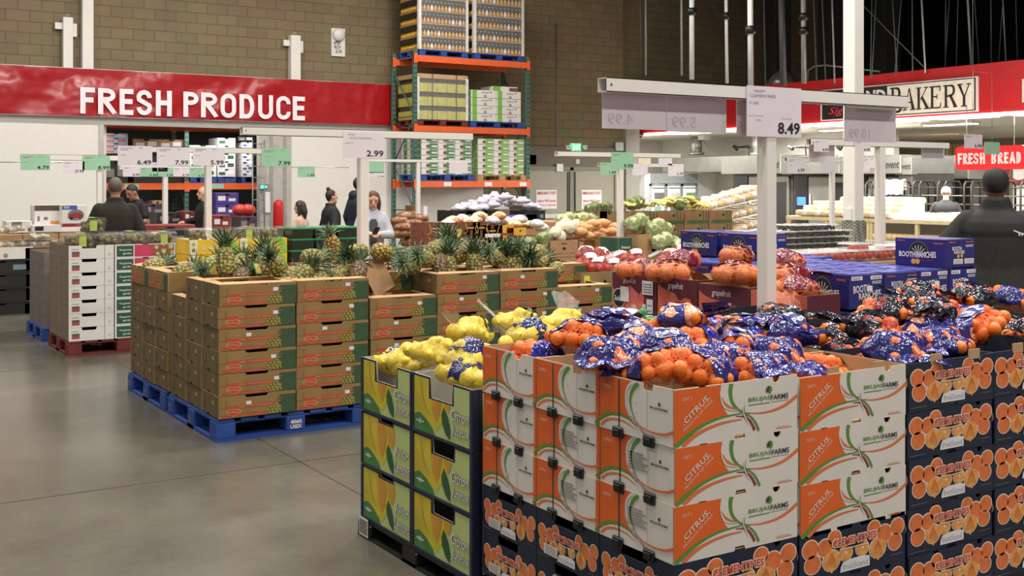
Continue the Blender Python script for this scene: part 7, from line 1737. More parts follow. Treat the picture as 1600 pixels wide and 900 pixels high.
p = at_d(610, 345, 13.75); cart('shopping cart in front of the woman with the phone', (p.x, p.y, 0), AWAY+PI*.97)
p = at_d(418, 345, 16.9); cart('shopping cart beside the girl by the red bollard', (p.x, p.y, 0), AWAY+PI*.9)
p = at_d(520, 345, 17.3); cart('dark red framed shopping cart in front of the woman with the bun', (p.x, p.y, 0), AWAY-PI*.45)
SODA = M('red_pack', (172, 50, 46), .4, var=.2)
p = at_d(606, 362, 13.75); q = MB(); q.bbox((-.12, -.1, 0), (.12, .1, .2), SODA, .01); pp = Panel(q, (-.12, -.1, 0), (1,0,0), (0,0,1), .24, .2, .002); pp.rect(.2, .3, .8, .6, PAPER, 1); q.build('grocery_pack', None, 'red grocery pack lying in the cart by the phone woman', 'package', loc=(p.x, p.y, .56))
p = at_d(628, 362, 13.75); q = MB(); q.bbox((-.12, -.1, 0), (.12, .1, .26), GW, .02); pp = Panel(q, (-.12, -.1, 0), (1,0,0), (0,0,1), .24, .26, .002); pp.rect(.1, .5, .5, .8, INK, 1); q.build('grocery_pack', None, 'white grocery pack lying in the cart beside the red pack', 'package', loc=(p.x, p.y, .56))
# ---------------------------------------------------------------- tall pallet rack against the block wall
RGRN = M('rack_green', (70, 104, 94), .5, var=.08); RORG = M('rack_orange', (226, 98, 44), .45, var=.06)
def upright(t, u, v0, v1, h, hid=True):
    for v in (v0, v1):
        q = MB(); q.box((u-.04, v-.035, 0), (u+.04, v+.035, h), RGRN)
        n = int(h/.10)
        for k in range(n):
            for sx in (-.016, .016): q.box((u+sx-.008, v-.0365, .05+k*.1), (u+sx+.008, v-.035, .10+k*.1-.015), PHOLE)
        q.box((u-.08, v-.06, 0), (u+.08, v+.06, .012), RGRN); q.build('post', t)
    q = MB(); k = 0; z = .25
    while z+.95 < h: 
        a, b = (v0, v1) if k % 2 else (v1, v0); q.tube([(u, a, z), (u, b, z+.95)], .016, RGRN, 6); q.tube([(u, v0, z), (u, v1, z)], .016, RGRN, 6); z += .95; k += 1
    q.build('bracing', t)
RV, RR = 20.3, 21.25
A = at_v(648, 100, RV); B = at_v(824, 100, RV); zt = [at_v(735, y, RV).z for y in (92, 199, 283)]
t = thing('pallet_rack', 'tall green and orange pallet rack in front of the cooler and block wall', 'pallet rack', (0, 0, 0))
upright(t, A.x, RV, RR, zt[0]+.12); upright(t, B.x, RV, RR, zt[0]+.12)
for z in zt:
    for v in (RV, RR):
        q = MB(); q.box((A.x-.03, v-.045, z-.125), (B.x+.03, v-.002, z), RORG); q.box((A.x-.04, v-.05, z-.16), (A.x+.04, v-.001, z+.04), RORG); q.box((B.x-.04, v-.05, z-.16), (B.x+.04, v-.001, z+.04), RORG); q.build('beam', t)
q = MB(); 
for x in (.27, .63, .95): u = A.x+(B.x-A.x)*x; q.box((u-.09, RV-.049, zt[2]-.105), (u+.09, RV-.046, zt[2]-.02), PAPER)
q.build('shelf_labels', t)
for z in zt:
    q = MB()
    for k in range(9): u = A.x+.15+(B.x-A.x-.3)*k/8; q.box((u-.05, RV, z-.012), (u+.05, RR-.05, z), STEEL)
    q.build('deck_slats', t)
BOTY = M('bottle_yellow', (206, 152, 50), .25, var=.2, scale=40); BOTD = M('bottle_cap_dark', (40, 36, 32), .5); WRAP = M('stretch_wrap', (220, 220, 222), .08, var=0, alpha=.16, bump=.9, bscale=9, spec=.9); CBOARD = M('corner_board', (222, 220, 216), .6)
def rack_pallet(x0, x1, z, m, lab): 
    a = at_v(x0, 100, RV).x; b = at_v(x1, 100, RV).x; pallet('pallet', b-a, .98, .13, m, lab, ((a+b)/2, RV+.47, z+.001)); return a, b, z+.132
def load(a, b, z, h, lab, n, kind, grp=None, top=False):
    t = thing('pallet_load', lab, 'pallet load', ((a+b)/2, RV+.47, z), 0, grp); w = b-a-.06; d = .90; th = h/n
    for k in range(n):
        q = MB(); z0 = k*th
        if kind == 'bottle':
            q.box((-w/2, -d/2, z0), (w/2, d/2, z0+th*.10), KRAFT)
            q.box((-w/2+.05, -d/2+.05, z0+th*.1), (w/2-.05, d/2-.05, z0+th*.98), BOTD)
            for i in range(13):
                x = -w/2+.04+(w-.08)*i/12
                q.lathe([(.034, z0+th*.10), (.034, z0+th*.22), (.034, z0+th*.34), (.018, z0+th*.46), (.016, z0+th*.56)], BOTY if i not in ((3, 5, 9)[k % 3], (8, 2, 11)[k % 3]) else PAPER, 8, (x, -d/2+.036, 0))
            for i in range(10):
                y = -d/2+.12+(d-.16)*i/9; q.lathe([(.034, z0+th*.10), (.034, z0+th*.34), (.018, z0+th*.46), (.016, z0+th*.56)], BOTY, 8, (-w/2+.036, y, 0))
            q.box((-w/2+.004, -d/2+.004, z0+th*.57), (w/2-.004, d/2-.004, z0+th), BOTD)
            for i in range(12): q.box((-w/2+.05+(w-.1)*i/11-.006, -d/2-.001, z0+th*.72), (-w/2+.05+(w-.1)*i/11+.006, -d/2+.004, z0+th*.80), PAPER)
        elif kind == 'yellow':
            for i in range(5): q.bbox((-w/2+w*i/5+.004, -d/2, z0+.004), (-w/2+w*(i+1)/5-.004, d/2, z0+th*.66), M('rack_box_lime', (188, 186, 84), .5, var=.14), .006)
            q.box((-w/2+.03, -d/2+.03, z0+th*.66), (w/2-.03, d/2-.03, z0+th), M('rack_box_dark', (70, 66, 56), .7, var=.2))
        else:
            c1, c2 = {'green': (M('rack_band_green', (120, 176, 74), .5), M('rack_pic_grey', (150, 142, 134), .6)), 'gc': (M('rack_band_dkgreen', (74, 132, 84), .5), M('rack_pic_brown', (120, 74, 62), .6)), 'gc2': (M('rack_band_green', (120, 176, 74), .5), M('rack_pic_brown', (120, 74, 62), .6))}[kind]
            m = 2 if kind == 'green' else 3
            for i in range(m):
                x0 = -w/2+w*i/m; ww = w/m-.008; q.bbox((x0+.004, -d/2, z0+.003), (x0+ww, d/2, z0+th-.004), GW, .004); p = Panel(q, (x0+.004, -d/2, z0), (1,0,0), (0,0,1), ww, th, .003)
                if kind == 'green': p.rect(.04, .0, .22, .97, c1, 1); p.disc(.55, .2, .22, c2, 1, 9); p.disc(.78, .75, .14, BRN if False else c2, 1, 8); p.rect(.4, .6, .7, .72, c2, 1)
                else: p.rect(.45, .08, .95, .9, c1, 1); p.disc(.36, .45, .28, c2, 2, 9); p.rect(.6, .3, .92, .55, PAPER, 2)
            for j in range(3):
                y0 = -d/2+d*j/3; p = Panel(q, (-w/2+.003, y0+d/3, z0), (0,-1,0), (0,0,1), d/3, th, .003); p.rect(.4, .1, .9, .9, c1, 1)
        q.build('goods_tier', t, kind='stuff' if kind == 'bottle' else None)
    if kind in ('bottle', 'yellow'):
        for sx in (-1, 1):
            q = MB(); x = sx*(w/2+.012); q.box((x-.03, -d/2-.022, -.002), (x+.03, -d/2-.014, h+.02), CBOARD); q.box((x-.004+sx*.03, -d/2-.022, -.002), (x+.004+sx*.03, -d/2+.04, h+.02), CBOARD); q.build('corner_board', t)
        if kind == 'yellow': q = MB(); q.box((-w/2-.03, -d/2-.02, h), (w/2+.03, d/2, h+.09), KRAFT_IN); q.build('top_cap', t); q = MB(); [q.box((x-.008, -d/2-.028, 0), (x+.008, -d/2-.023, h+.09), BOTD) for x in (-w*.22, w*.28)]; q.build('strapping', t)
        q = MB(); N = 14
        q.loft([[(-w/2-.04+(w+.08)*i/N, -d/2-.034-.008*math.sin(i*2.3+j), h*j/6) for i in range(N+1)] for j in range(7)], WRAP, True, False, False); q.build('stretch_wrap', t)
    return t
a, b, z = rack_pallet(655, 731, zt[0], PBLUE, 'blue pallet on the top beam of the rack, left'); load(a, b, z, 1.56, 'shrink wrapped load of yellow bottles, left on the top of the rack', 6, 'bottle', 'bottle loads on the rack')
a, b, z = rack_pallet(741, 818, zt[0], PBLUE, 'blue pallet on the top beam of the rack, right'); load(a, b, z, 1.56, 'shrink wrapped load of yellow bottles, right on the top of the rack', 6, 'bottle', 'bottle loads on the rack')
a, b, z = rack_pallet(652, 731, zt[1], PRED, 'red pallet on the middle beam of the rack'); load(a, b, z, .84, 'wrapped load of lime coloured boxes on the middle beam', 3, 'yellow')
a, b, z = rack_pallet(735, 817, zt[1], PBLUE, 'blue pallet on the middle beam of the rack'); tl = load(a, b, z, .66, 'white and green trays stacked on the middle beam', 4, 'green')
a, b, z = rack_pallet(657, 740, zt[2], PBLUE, 'blue pallet on the lowest beam of the rack'); load(a, b, z, .78, 'white boxes with dark green bands on the lowest beam, left', 6, 'gc', 'white and green boxes on the lowest beam')
a, b, z = rack_pallet(746, 822, zt[2], PWOOD, 'plain wooden pallet on the lowest beam of the rack'); load(a, b, z, .76, 'white boxes with bright green bands on the lowest beam, right', 6, 'gc2', 'white and green boxes on the lowest beam')
a = at_v(782, 130, RV); t = thing('tray_box', 'single green and white tray lying on top of the tray stack', 'box', (a.x+.25, RV+.45, zt[1]+.133+.66+.001)); q = MB(); carton(q, .62, .5, .11, GW, KRAFT_IN); p = Panel(q, (-.31, -.25, 0), (1,0,0), (0,0,1), .62, .11, .002); p.rect(.0, 0, .3, 1, M('rack_band_green'), 1); p.rect(.65, .1, 1, .8, M('rack_pic_brown'), 1); q.build('carton', t)
# ---------------------------------------------------------------- racks and goods seen inside the cooler
IV, IR = 22.6, 23.5
A = at_v(150, 200, IV); B = at_v(420, 200, IV); C1 = at_v(291, 200, IV); z1 = at_v(290, 192, IV).z; z2 = at_v(290, 286, IV).z
t = thing('pallet_rack', 'orange beamed rack standing inside the open cooler', 'pallet rack', (0, 0, 0))
for u in (A.x, C1.x, B.x): upright(t, u, IV, IR, 2.9)
for z in (z1, z2):
    for (p0, p1) in ((A.x, C1.x), (C1.x, B.x)):
        for v in (IV, IR): q = MB(); q.box((p0, v-.05, z-.13), (p1, v-.002, z), RORG); q.box((p1-.05, v-.055, z-.17), (p1+.05, v-.001, z+.03), RORG); q.build('beam', t)
    q = MB(); [q.box((A.x+.2+(B.x-A.x-.4)*k/11-.06, IV, z-.014), (A.x+.2+(B.x-A.x-.4)*k/11+.06, IR-.06, z), STEEL) for k in range(12)]; q.build('deck_slats', t)
q = MB(); [q.box((at_v(x, 290, IV).x-.14, IV-.054, z2-.11), (at_v(x, 290, IV).x+.14, IV-.051, z2-.02), GREENC) for x in (205, 338)]; q.build('shelf_labels', t)
CB = {'w': (GW, PBL), 'k': (KRAFT, PAPER), 'd': (CRB, GREYT), 'p': (M('carton_purple', (74, 58, 136), .5, var=.1), PAPER), 'o': (M('box_pale_blue', (170, 190, 216), .5), OR2), 'r': (M('box_dark_red', (130, 48, 44), .6, var=.2), PAPER), 'g': (GW, GG), 'm': (M('tray_dark_plum', (66, 46, 64), .6, var=.2), GREYT)}
def cbox(x0, y0, x1, y1, kind, lab, v=IV-.01, d=.55, rows=1, cat='carton'):
    A = at_v(x0, y0, v); B = at_v(x1, y1, v); xm = (x0+x1)/2; zt_, zb_ = at_v(xm, y0, v).z, at_v(xm, y1, v).z; m, pm = CB[kind]; w = B.x-A.x; h = (zt_-zb_)/rows; R = random.Random(int(x0*7+y0))
    for r in range(rows):
        t = thing('stock_carton', lab+(', tier %s' % NAMES[r] if rows > 1 else ''), cat, (A.x+w/2, v+d/2, zb_+r*h)); q = MB(); q.bbox((-w/2, -d/2, 0), (w/2, d/2, h-.004), m, .008)
        p = Panel(q, (-w/2, -d/2, 0), (1,0,0), (0,0,1), w, h, .003); p.rect(.08+.1*R.random(), .25, .4+.1*R.random(), .6, pm, 1); p.rect(.6, .3, .9, .75, pm, 1); p.rect(.42, .8, .58, .95, PHOLE, 1); q.build('carton', t)
    return zb_
def on_shelf(z, y): return y
def ypx(z, v, x): return None
def shelf_box(x0, x1, h, z, kind, lab, rows=1, v=IV+.05, d=.6, pal=None):
    """boxes standing at height z in the cooler"""
    a = at_v(x0, 250, v).x; b = at_v(x1, 250, v).x; m, pm = CB[kind]; w = b-a
    if pal: pallet('pallet', w, d+.1, .12, pal, 'pallet under the '+lab, ((a+b)/2, v+d/2, z+.001)); z += .122
    R = random.Random(int(x0*7+z*100))
    for r in range(rows):
        t = thing('stock_carton', lab+(', %s' % tier_word(r, rows) if rows > 1 else ''), 'carton', (a+w/2, v+d/2, z+.002+r*h)); q = MB(); n = max(1, round(w/.45))
        for i in range(1): q.bbox((-w/2, -d/2, 0), (w/2, d/2, h-.004), m, .006)
        for i in range(n):
            p = Panel(q, (-w/2+w*i/n, -d/2, 0), (1,0,0), (0,0,1), w/n, h, .003); p.rect(.08, .25, .42, .62, pm, 1); p.rect(.55, .3, .9, .75, pm if R.random() < .6 else PAPER, 1); p.rect(.4, .82, .6, .97, PHOLE, 1)
        q.build('carton', t)
zA = z2+.001
shelf_box(163, 200, .10, 2.32, 'o', 'pale blue box high in the cooler at the left', 4); shelf_box(163, 200, .44, zA, 'd', 'dark carton under the pale blue boxes in the cooler')
shelf_box(209, 287, .20, 2.42, 'k', 'brown tray box high in the cooler rack'); shelf_box(209, 287, .54, zA, 'd', 'dark carton under the brown tray box')
shelf_box(168, 188, .16, zA, 'g', 'white green printed box behind the 8.99 card', 3, IV-.45, .38, PBLUE) if False else None
shelf_box(296, 338, .16, zA, 'g', 'white and green box on the cooler shelf', 4, pal=PBLUE); shelf_box(340, 368, .16, zA, 'g', 'white box with green print on the cooler shelf', 5, pal=PBLUE); shelf_box(378, 396, .12, zA, 'w', 'white and orange box at the right of the cooler shelf', 6, pal=PBLUE); shelf_box(372, 396, .10, zA+.12+.74, 'd', 'dark box at the top right of the cooler shelf')
a1 = at_v(340, 320, 19.8)
def floor_stack(x0, x1, ytop, v, kind, lab, rows, d=.5):
    a = at_v(x0, ytop, v); b = at_v(x1, ytop, v); z = at_v((x0+x1)/2, ytop, v).z; m, pm = CB[kind]; h = z/rows; w = b.x-a.x
    for r in range(rows):
        t = thing('stock_carton', lab+', %s' % tier_word(r, rows), 'carton', (a.x+w/2, v+d/2, r*h)); q = MB(); q.bbox((-w/2, -d/2, 0), (w/2, d/2, h-.004), m, .008); n = max(1, round(w/.45))
        for i in range(n):
            p = Panel(q, (-w/2+w*i/n, -d/2, 0), (1,0,0), (0,0,1), w/n, h, .003); p.rect(.1, .3, .42, .7, pm, 1); p.rect(.56, .25, .86, .5, pm, 1); p.rect(.42, .72, .58, .9, PHOLE, 1)
        q.build('carton', t)
floor_stack(337, 373, 301, 21.9, 'p', 'purple carton in the stack at the cooler mouth', 7); floor_stack(220, 258, 318, 22.0, 'm', 'dark plum carton below the cooler beam', 6); floor_stack(238, 255, 313, 22.6, 'k', 'brown carton behind the plum stack', 6)
floor_stack(246, 288, 332, 19.9, 'd', 'dark meat tray carton near the thin sign post', 6); floor_stack(288, 306, 330, 19.6, 'r', 'red tray carton right of the thin post', 7); floor_stack(332, 360, 336, 17.6, 'r', 'red and brown carton before the purple stack', 6); floor_stack(360, 375, 340, 18.4, 'k', 'brown carton beside the purple stack', 5); floor_stack(374, 402, 338, 18.0, 'm', 'plum carton left of the red bollard', 5); floor_stack(228, 305, 351, 15.2, 'r', 'red meat tray carton behind the kiwi boxes', 4); floor_stack(262, 322, 358, 14.8, 'd', 'dark tray carton just behind the yellow kiwi boxes', 4)
MEAT = M('red_netting', (176, 50, 44), .35, var=.2, scale=20); q = MB(); q.ball((0,0,0), (.13, .11, .10), MEAT, 14, 9); RM = q.mesh('red_bag'); zb_ = at_v(388, 338, 18.0).z
for k, x in enumerate((381, 394)): link('red_bag', RM, None, '%s round red netted bag left of the bollard' % ('first', 'second')[k], 'bag', 'red netted bags', loc=(at_v(x, 338, 18.0).x, 18.2, zb_+.10))
# bollard, pole cage, indicator light
a = at_v(435, 340, 20.6); zt_ = at_v(435, 312, 20.6).z; q = MB(); q.lathe([(.10, 0), (.10, zt_-.12), (.095, zt_-.06), (.07, zt_-.02), (.02, zt_)], M('bollard_red', (196, 30, 36), .4, var=.04), 20); q.build('bollard', None, 'red rounded bollard beside the cooler door frame', 'bollard', loc=(a.x, a.y, 0))
t = thing('guard_cage', 'narrow wire guard standing at the right edge of the cooler opening', 'guard', (at_v(404, 300, CV-.15).x, CV-.15, 0)); q = MB()
for x in (-.12, .12): q.tube([(x, 0, 0), (x, 0, 2.6)], .014, GREYBOX, 6)
for k in range(12): q.tube([(-.12, 0, .1+k*.22), (.12, 0, .1+k*.22)], .008, GREYBOX, 5)
q.build('wire_frame', t)
a = at_v(412, 292, CV-.08); LED = M('indicator_green', (70, 240, 210), .3, emit=2.0); q = MB(); q.bbox((-.10, -.02, -.05), (.10, .0, .05), GREYBOX, .01); q.box((-.07, -.024, -.03), (-.01, -.02, .03), LED); q.box((.02, -.024, -.02), (.06, -.02, .02), LED); q.build('indicator_light', None, 'small glowing green indicator by the cooler opening', 'indicator', loc=a)
q = MB(); a = at_v(412, 300, CV-.08); b = at_v(418, 332, CV-.08); q.box((a.x, CV-.09, b.z), (b.x+.05, CV-.07, a.z), PAPER); q.build('notice_sheet', None, 'white paper sheet below the green indicator', 'notice')
q = MB(); a = at_v(662, 322, 19.6); b = at_v(668, 345, 19.6); q.box((a.x, 19.6, .02), (b.x, 19.62, a.z), PAPER); q.build('sign_strip', None, 'narrow white strip standing before the wall under the rack', 'sign')
q = MB(); a = at_v(640, 321, 20.0); b = at_v(653, 329, 20.0); q.bbox((a.x, 19.9, b.z), (b.x, 20.2, a.z), M('kraft_dark', (120, 84, 50), .8), .01); q.box((a.x, 19.9, 0), (b.x, 20.2, b.z), KRAFT); q.build('carton', None, 'small brown carton at the foot of the rack upright', 'carton')
# ---------------------------------------------------------------- bakery fittings
SS = M('stainless_steel', (150, 148, 142), .32, metal=.75, var=.10, scale=3); SSD = M('stainless_dark', (84, 82, 78), .35, metal=.6, var=.15, scale=4); GLASSD = M('oven_glass', (26, 26, 28), .12, var=.1, spec=.8); SCR = M('screen_blue', (70, 120, 200), .3, emit=.8)
OU = 20.6
xs = (1142, 1236, 1328, 1424); 
for k in range(3):
    ya = at_u(xs[k], 260, OU).y; yb = at_u(xs[k+1], 260, OU).y; zt_ = at_u((xs[k]+xs[k+1])/2, 243, OU).z; zh = at_u((xs[k]+xs[k+1])/2, 272, OU).z; w = ya-yb
    t = thing('deck_oven', '%s tall steel bakery oven from the left, behind the bread table' % NAMES[k], 'oven', (OU, yb, 0), 0, 'steel bakery ovens')
    q = MB(); q.bbox((.05, .01, .1), (1.5, w-.01, zh), SSD, .02); q.box((.1, .05, 0), (1.4, w-.05, .1), BLACKP); q.build('body', t)
    q = MB(); q.bbox((-.35, .005, zh), (1.5, w-.005, zt_), SS, .015); p = Panel(q, (-.35, w-.005, zh), (0,-1,0), (0,0,1), w-.01, zt_-zh, .004); p.text('Revent', .70, .28, .98, .70, INK, 1, shear=.3, bold=.02); q.build('hood', t)
    q = MB(); q.box((.02, w*.72, .15), (.05, w*.93, zh-.05), GLASSD); cp = q.build('control_panel', t); q = MB(); q.box((.015, w*.75, zh-.75), (.02, w*.90, zh-.55), SCR); q.build('screen', cp)
    q = MB(); q.bbox((-.03, w*.03, .15), (.05, w*.68, zh-.06), SS, .01); dr = q.build('door', t); q = MB(); q.box((-.035, w*.06, .5), (-.031, w*.30, zh-.2), GLASSD); q.build('door_window', dr, label='dark glass window')
    q = MB(); q.tube([(-.09, w*.62, .8), (-.09, w*.62, 1.5)], .018, STEEL, 8); q.tube([(-.09, w*.62, .82), (-.03, w*.62, .82)], .012, STEEL, 6); q.tube([(-.09, w*.62, 1.48), (-.03, w*.62, 1.48)], .012, STEEL, 6); q.build('door_handle', dr)
# hood run towards the fridge, ducts
ya = at_u(1064, 260, 22.0).y; yb = at_u(1146, 260, 21.2).y; za = at_u(1100, 245, 21.6).z; zb2 = at_u(1100, 269, 21.6).z
q = MB(); q.bbox((21.3, yb+.02, zb2), (22.2, min(ya, 26.5), za), SS, .02); q.build('extraction_hood', None, 'long steel extraction hood between the fridge and the ovens', 'hood')
for k, x in enumerate((1088, 1183)):
    a = at_u(x, 230, 21.6); q = MB(); q.lathe([(.16, a.z-.15), (.16, fz0+.11)], STEEL, 16); q.lathe([(.22, a.z-.22), (.22, a.z-.14)], STEEL, 16); q.build('duct', None, '%s silver duct rising from the steel hoods' % ('left', 'right')[k], 'duct', loc=(21.6, a.y, 0))
a = at_u(1100, 214, 21.2); q = MB(); q.bbox((-.12, -.14, -.08), (.12, .14, .08), WHITE_PAINT, .02); q.tube([(0, 0, .08), (0, 0, fz0+.12-a.z)], .012, GREYBOX, 6); q.tube([(0, .05, -.08), (.02, -.3, -.45)], .014, GREYBOX, 6); q.build('camera_unit', None, 'white box on an arm beside the silver duct', 'fitting', loc=a)
for k, x in enumerate((1155, 1242, 1318)):
    a = at_u(x, 230, 21.4); q = MB(); q.tube([(0, .1, .0), (0, -.35, .03), (0, -.38, -.28)], .02, BLACKP, 6); q.tube([(0, .2, .03), (0, .08, -.05)], .05, BLACKP, 8); q.tube([(0, .1, .0), (.9, .1, .0)], .018, BLACKP, 6); q.build('pipe_valve', None, '%s black pipe valve above the ovens' % NAMES[k], 'valve', loc=a)
# glass door fridge
FV_ = 24.4; a = at_v(1016, 271, FV_); b = at_v(1090, 345, FV_); w = b.x-a.x
t = thing('display_fridge', 'glass door fridge with bright shelves left of the white bakery wall', 'fridge', (a.x, FV_, 0)); FIN = M('fridge_inside_glow', (214, 218, 210), .5, emit=1.0)  # inside surface glows, standing in for light within the fridge
q = MB(); q.box((0, .05, 0), (w, .8, a.z), M('fridge_grey', (168, 172, 174), .4)); q.box((0, 0, a.z-.28), (w, .05, a.z), M('fridge_grey', (0, 0, 0))); q.build('cabinet', t)
for k in range(3):
    x0 = w*k/3; x1 = w*(k+1)/3; zt_ = a.z-.3; q = MB(); f = .05
    for lo, hi in (((x0+.01, 0, .1), (x0+f, .05, zt_)), ((x1-f, 0, .1), (x1-.01, .05, zt_)), ((x0+.01, 0, zt_-f), (x1-.01, .05, zt_)), ((x0+.01, 0, .1), (x1-.01, .05, .1+f))): q.box(lo, hi, M('fridge_grey', (0, 0, 0)))
    q.box((x0+f, .045, .15), (x1-f, .049, zt_-f), FIN); q.box((x0+f+.02, .03, .2), (x0+f+.08, .042, zt_-f-.05), TUBE)
    for z in (.5, .9, 1.25, 1.6): q.box((x0+f, .02, z), (x1-f, .04, z+.03), SS)
    for j in range(5): q.box((x0+f+.12, .015, .55+.38*(j % 4)), (x0+f+.12+.12*(1+j % 3), .038, .55+.38*(j % 4)+.18), (PAPER, GREENC, GREYT)[(j+k) % 3])
    q.build('glass_door', t)
BRIGHT = M('bakery_white_panel', (244, 242, 236), .4, var=.01)
a = at_v(1090, 272, 24.6); b = at_v(1134, 330, 24.6); mb = MB(); mb.box((a.x, 24.6, 0), (b.x, 24.7, a.z+.02), BRIGHT); struct('wall_bakery_partition', mb)
# proofer and boxes at the right
a = at_u(1396, 244, 22.9); b = at_u(1512, 330, 22.9); t = thing('proofer', 'wide brushed steel proofer hood behind the bread racks', 'proofer', (22.9, b.y, 0)); w = a.y-b.y; zt_ = at_u(1450, 243, 22.9).z; zm = at_u(1450, 300, 22.9).z
q = MB(); q.bbox((.2, 0, .1), (1.6, w, zm+.3), SSD, .02); q.box((.3, .1, 0), (1.5, w-.1, .1), BLACKP); q.build('body', t); q = MB(); q.bbox((0, -.02, zm+.3), (1.6, w+.02, zt_), SS, .02); q.box((-.004, w*.42, zm+.35), (0, w*.52, zm+.43), M('tag_yellow', (206, 206, 70), .5)); q.build('hood', t)
q = MB(); [q.box((.196, w*(.1+.2*k), .6), (.2, w*(.1+.2*k)+.15, 1.2), GLASSD) for k in range(4)]; q.build('door_windows', t)
a = at_u(1398, 246, 20.3); b = at_u(1424, 273, 20.3); t = thing('oven_sign_panel', 'steel end panel with black script at the right of the ovens', 'panel', (20.3, b.y, b.z)); q = MB(); w = a.y-b.y; h = a.z-b.z; q.bbox((0, 0, 0), (.22, w, h), SS, .01); p = Panel(q, (0, w, 0), (0,-1,0), (0,0,1), w+.15, h, .004); p.text('Revent', .12, .3, .72, .68, INK, 1, shear=.3, bold=.02); q.build('panel', t)
q = MB(); q.bbox((.05, .02, -b.z), (.22, w-.05, 0), SSD, .02); q.build('body', t)
for k, (x0, x1) in enumerate(((1478, 1487), (1487, 1494), (1494, 1502))):
    a = at_u(x0, 226, 26.0); b = at_u(x1, 244, 26.0); q = MB(); q.bbox((0, b.y, b.z), (.6, a.y-.02, a.z), KRAFT, .02); q.box((0, b.y, 0), (.6, a.y-.02, b.z), PWOOD); q.build('carton', None, '%s brown carton on wooden pallets left of the FRESH BREAD sign' % NAMES[k], 'carton', loc=(26.0, 0, 0))
a = at_u(1598, 262, 24); q = MB(); q.box((24, at_u(1640, 270, 24).y, 0), (24.1, at_u(1583, 270, 24).y, at_u(1590, 240, 24).z), BRIGHT); q.build('wall_panel', None, 'white bakery wall panel with a red hose beside the capped man', 'panel')
q = MB(); c = at_u(1592, 268, 23.95); [q.tube([(0, .34*math.cos(2*PI*i/18)*r, .30*math.sin(2*PI*i/18)*r) for i in range(18)], .018, M('hose_red', (150, 50, 46), .4), 6, closed=True) for r in (1, .86, .72)]; q.build('coiled_hose', None, 'coiled red hose hanging on the white panel', 'hose', loc=c)
# bread racks on wheels
RK = M('rack_dark', (40, 38, 35), .45, metal=.5, var=.1); TRAY = M('tray_grey', (96, 93, 88), .4, metal=.5, var=.1); BRD = M('bread_crust', (196, 146, 92), .6, var=.2, scale=14)
def speed_rack(label, loc):
    t = thing('bread_rack', label, 'rack', loc, 0, 'dark wheeled bread racks'); w, d, h = .44, .5, 1.78; q = MB()
    for sy in (-1, 1):
        q.tube([(-d/2, sy*w/2, .1), (-d/2, sy*w/2, h-.08), (-d/2+.06, sy*w/2, h), (d/2-.06, sy*w/2, h), (d/2, sy*w/2, h-.08), (d/2, sy*w/2, .1)], .020, RK, 8)
        for z in (.2, 1.0): q.tube([(-d/2, sy*w/2, z), (d/2, sy*w/2, z)], .012, RK, 6)
    q.tube([(-d/2, -w/2, h-.12), (-d/2, w/2, h-.12)], .014, RK, 6); q.tube([(d/2, -w/2, h-.12), (d/2, w/2, h-.12)], .014, RK, 6); q.tube([(-d/2, -w/2, .12), (-d/2, w/2, .12)], .016, RK, 6); q.tube([(d/2, -w/2, .12), (d/2, w/2, .12)], .016, RK, 6); q.build('frame', t)
    for k in range(8): q = MB(); z = .3+k*.17; q.bbox((-d/2+.03, -w/2+.03, z), (d/2-.03, w/2-.03, z+.022), TRAY, .006); q.build('tray', t)
    for sx in (-1, 1):
        for sy in (-1, 1): q = MB(); q.tube([(sx*d/2, sy*w/2-.015, .05), (sx*d/2, sy*w/2+.015, .05)], .05, BLACKP, 12); q.build('caster', t)
    return t
r0 = None; L1 = []
for k in range(13):
    p = at_u(1352, 300, 19.55)-Vector((0, .60*k, 0))
    r = speed_rack('x', (19.55, p.y, 0)) if r0 is None else dup(r0, (19.55, p.y, 0), 0); r0 = r0 or r; L1.append(r)
label_row(L1, '%s dark bread rack from the left behind the bread tables')
TOW = M('towel_cream', (236, 232, 208), .9)
for k, x in enumerate((1387, 1403)):
    p = at_u(x, 290, 19.3); q = MB(); q.loft([[(dx, -.16+.32*i/6, z+.015*math.sin(i*1.7)) for i in range(7)] for dx, z in ((-.05, -.28), (-.03, 0), (.06, .02), (.08, -.2))], TOW, True, False, False); q.build('towel', None, '%s cream towel draped over the bread racks' % ('left', 'right')[k], 'towel', loc=(19.3, p.y, 1.80))
# bread tables
TU = 16.3; TW = M('table_cream_wood', (232, 214, 168), .5, var=.08); TTOP = M('table_top_white', (240, 236, 226), .4, var=.02); TRED = M('table_base_red', (170, 86, 58), .6, var=.08)
ya = at_u(1229, 336, TU).y; zt_ = at_u(1229, 337, TU).z; yb = at_u(1600, 350, TU).y-1.0; n = 3; seg = (ya-yb)/n
for k in range(n):
    y1 = ya-seg*k; y0 = y1-seg+.01; t = thing('bread_table', '%s cream wooden bread display table from the left in front of the bakery' % NAMES[k], 'display table', (TU, y0, 0), 0, 'bread display tables'); w = y1-y0
    q = MB(); q.box((0, 0, zt_-.05), (1.15, w, zt_), TTOP); q.box((-.02, 0, zt_-.07), (.02, w, zt_), TW); q.build('top', t)
    q = MB(); q.box((0, 0, zt_-.43), (1.15, w, zt_-.38), TTOP); q.build('shelf', t)
    q = MB(); q.box((0, 0, .0), (1.15, w, zt_-.43), TRED); q.box((-.03, 0, zt_-.52), (0, w, zt_-.42), PILLAR); q.build('base', t)
    for yy in (.03, w/2, w-.03):
        q = MB(); q.box((0, yy-.03, zt_-.38), (.06, yy+.03, zt_-.05), TW); q.build('post', t)
    q = MB(); q.box((1.1, 0, zt_-.38), (1.15, w, zt_-.05), TTOP); q.build('back_panel', t)
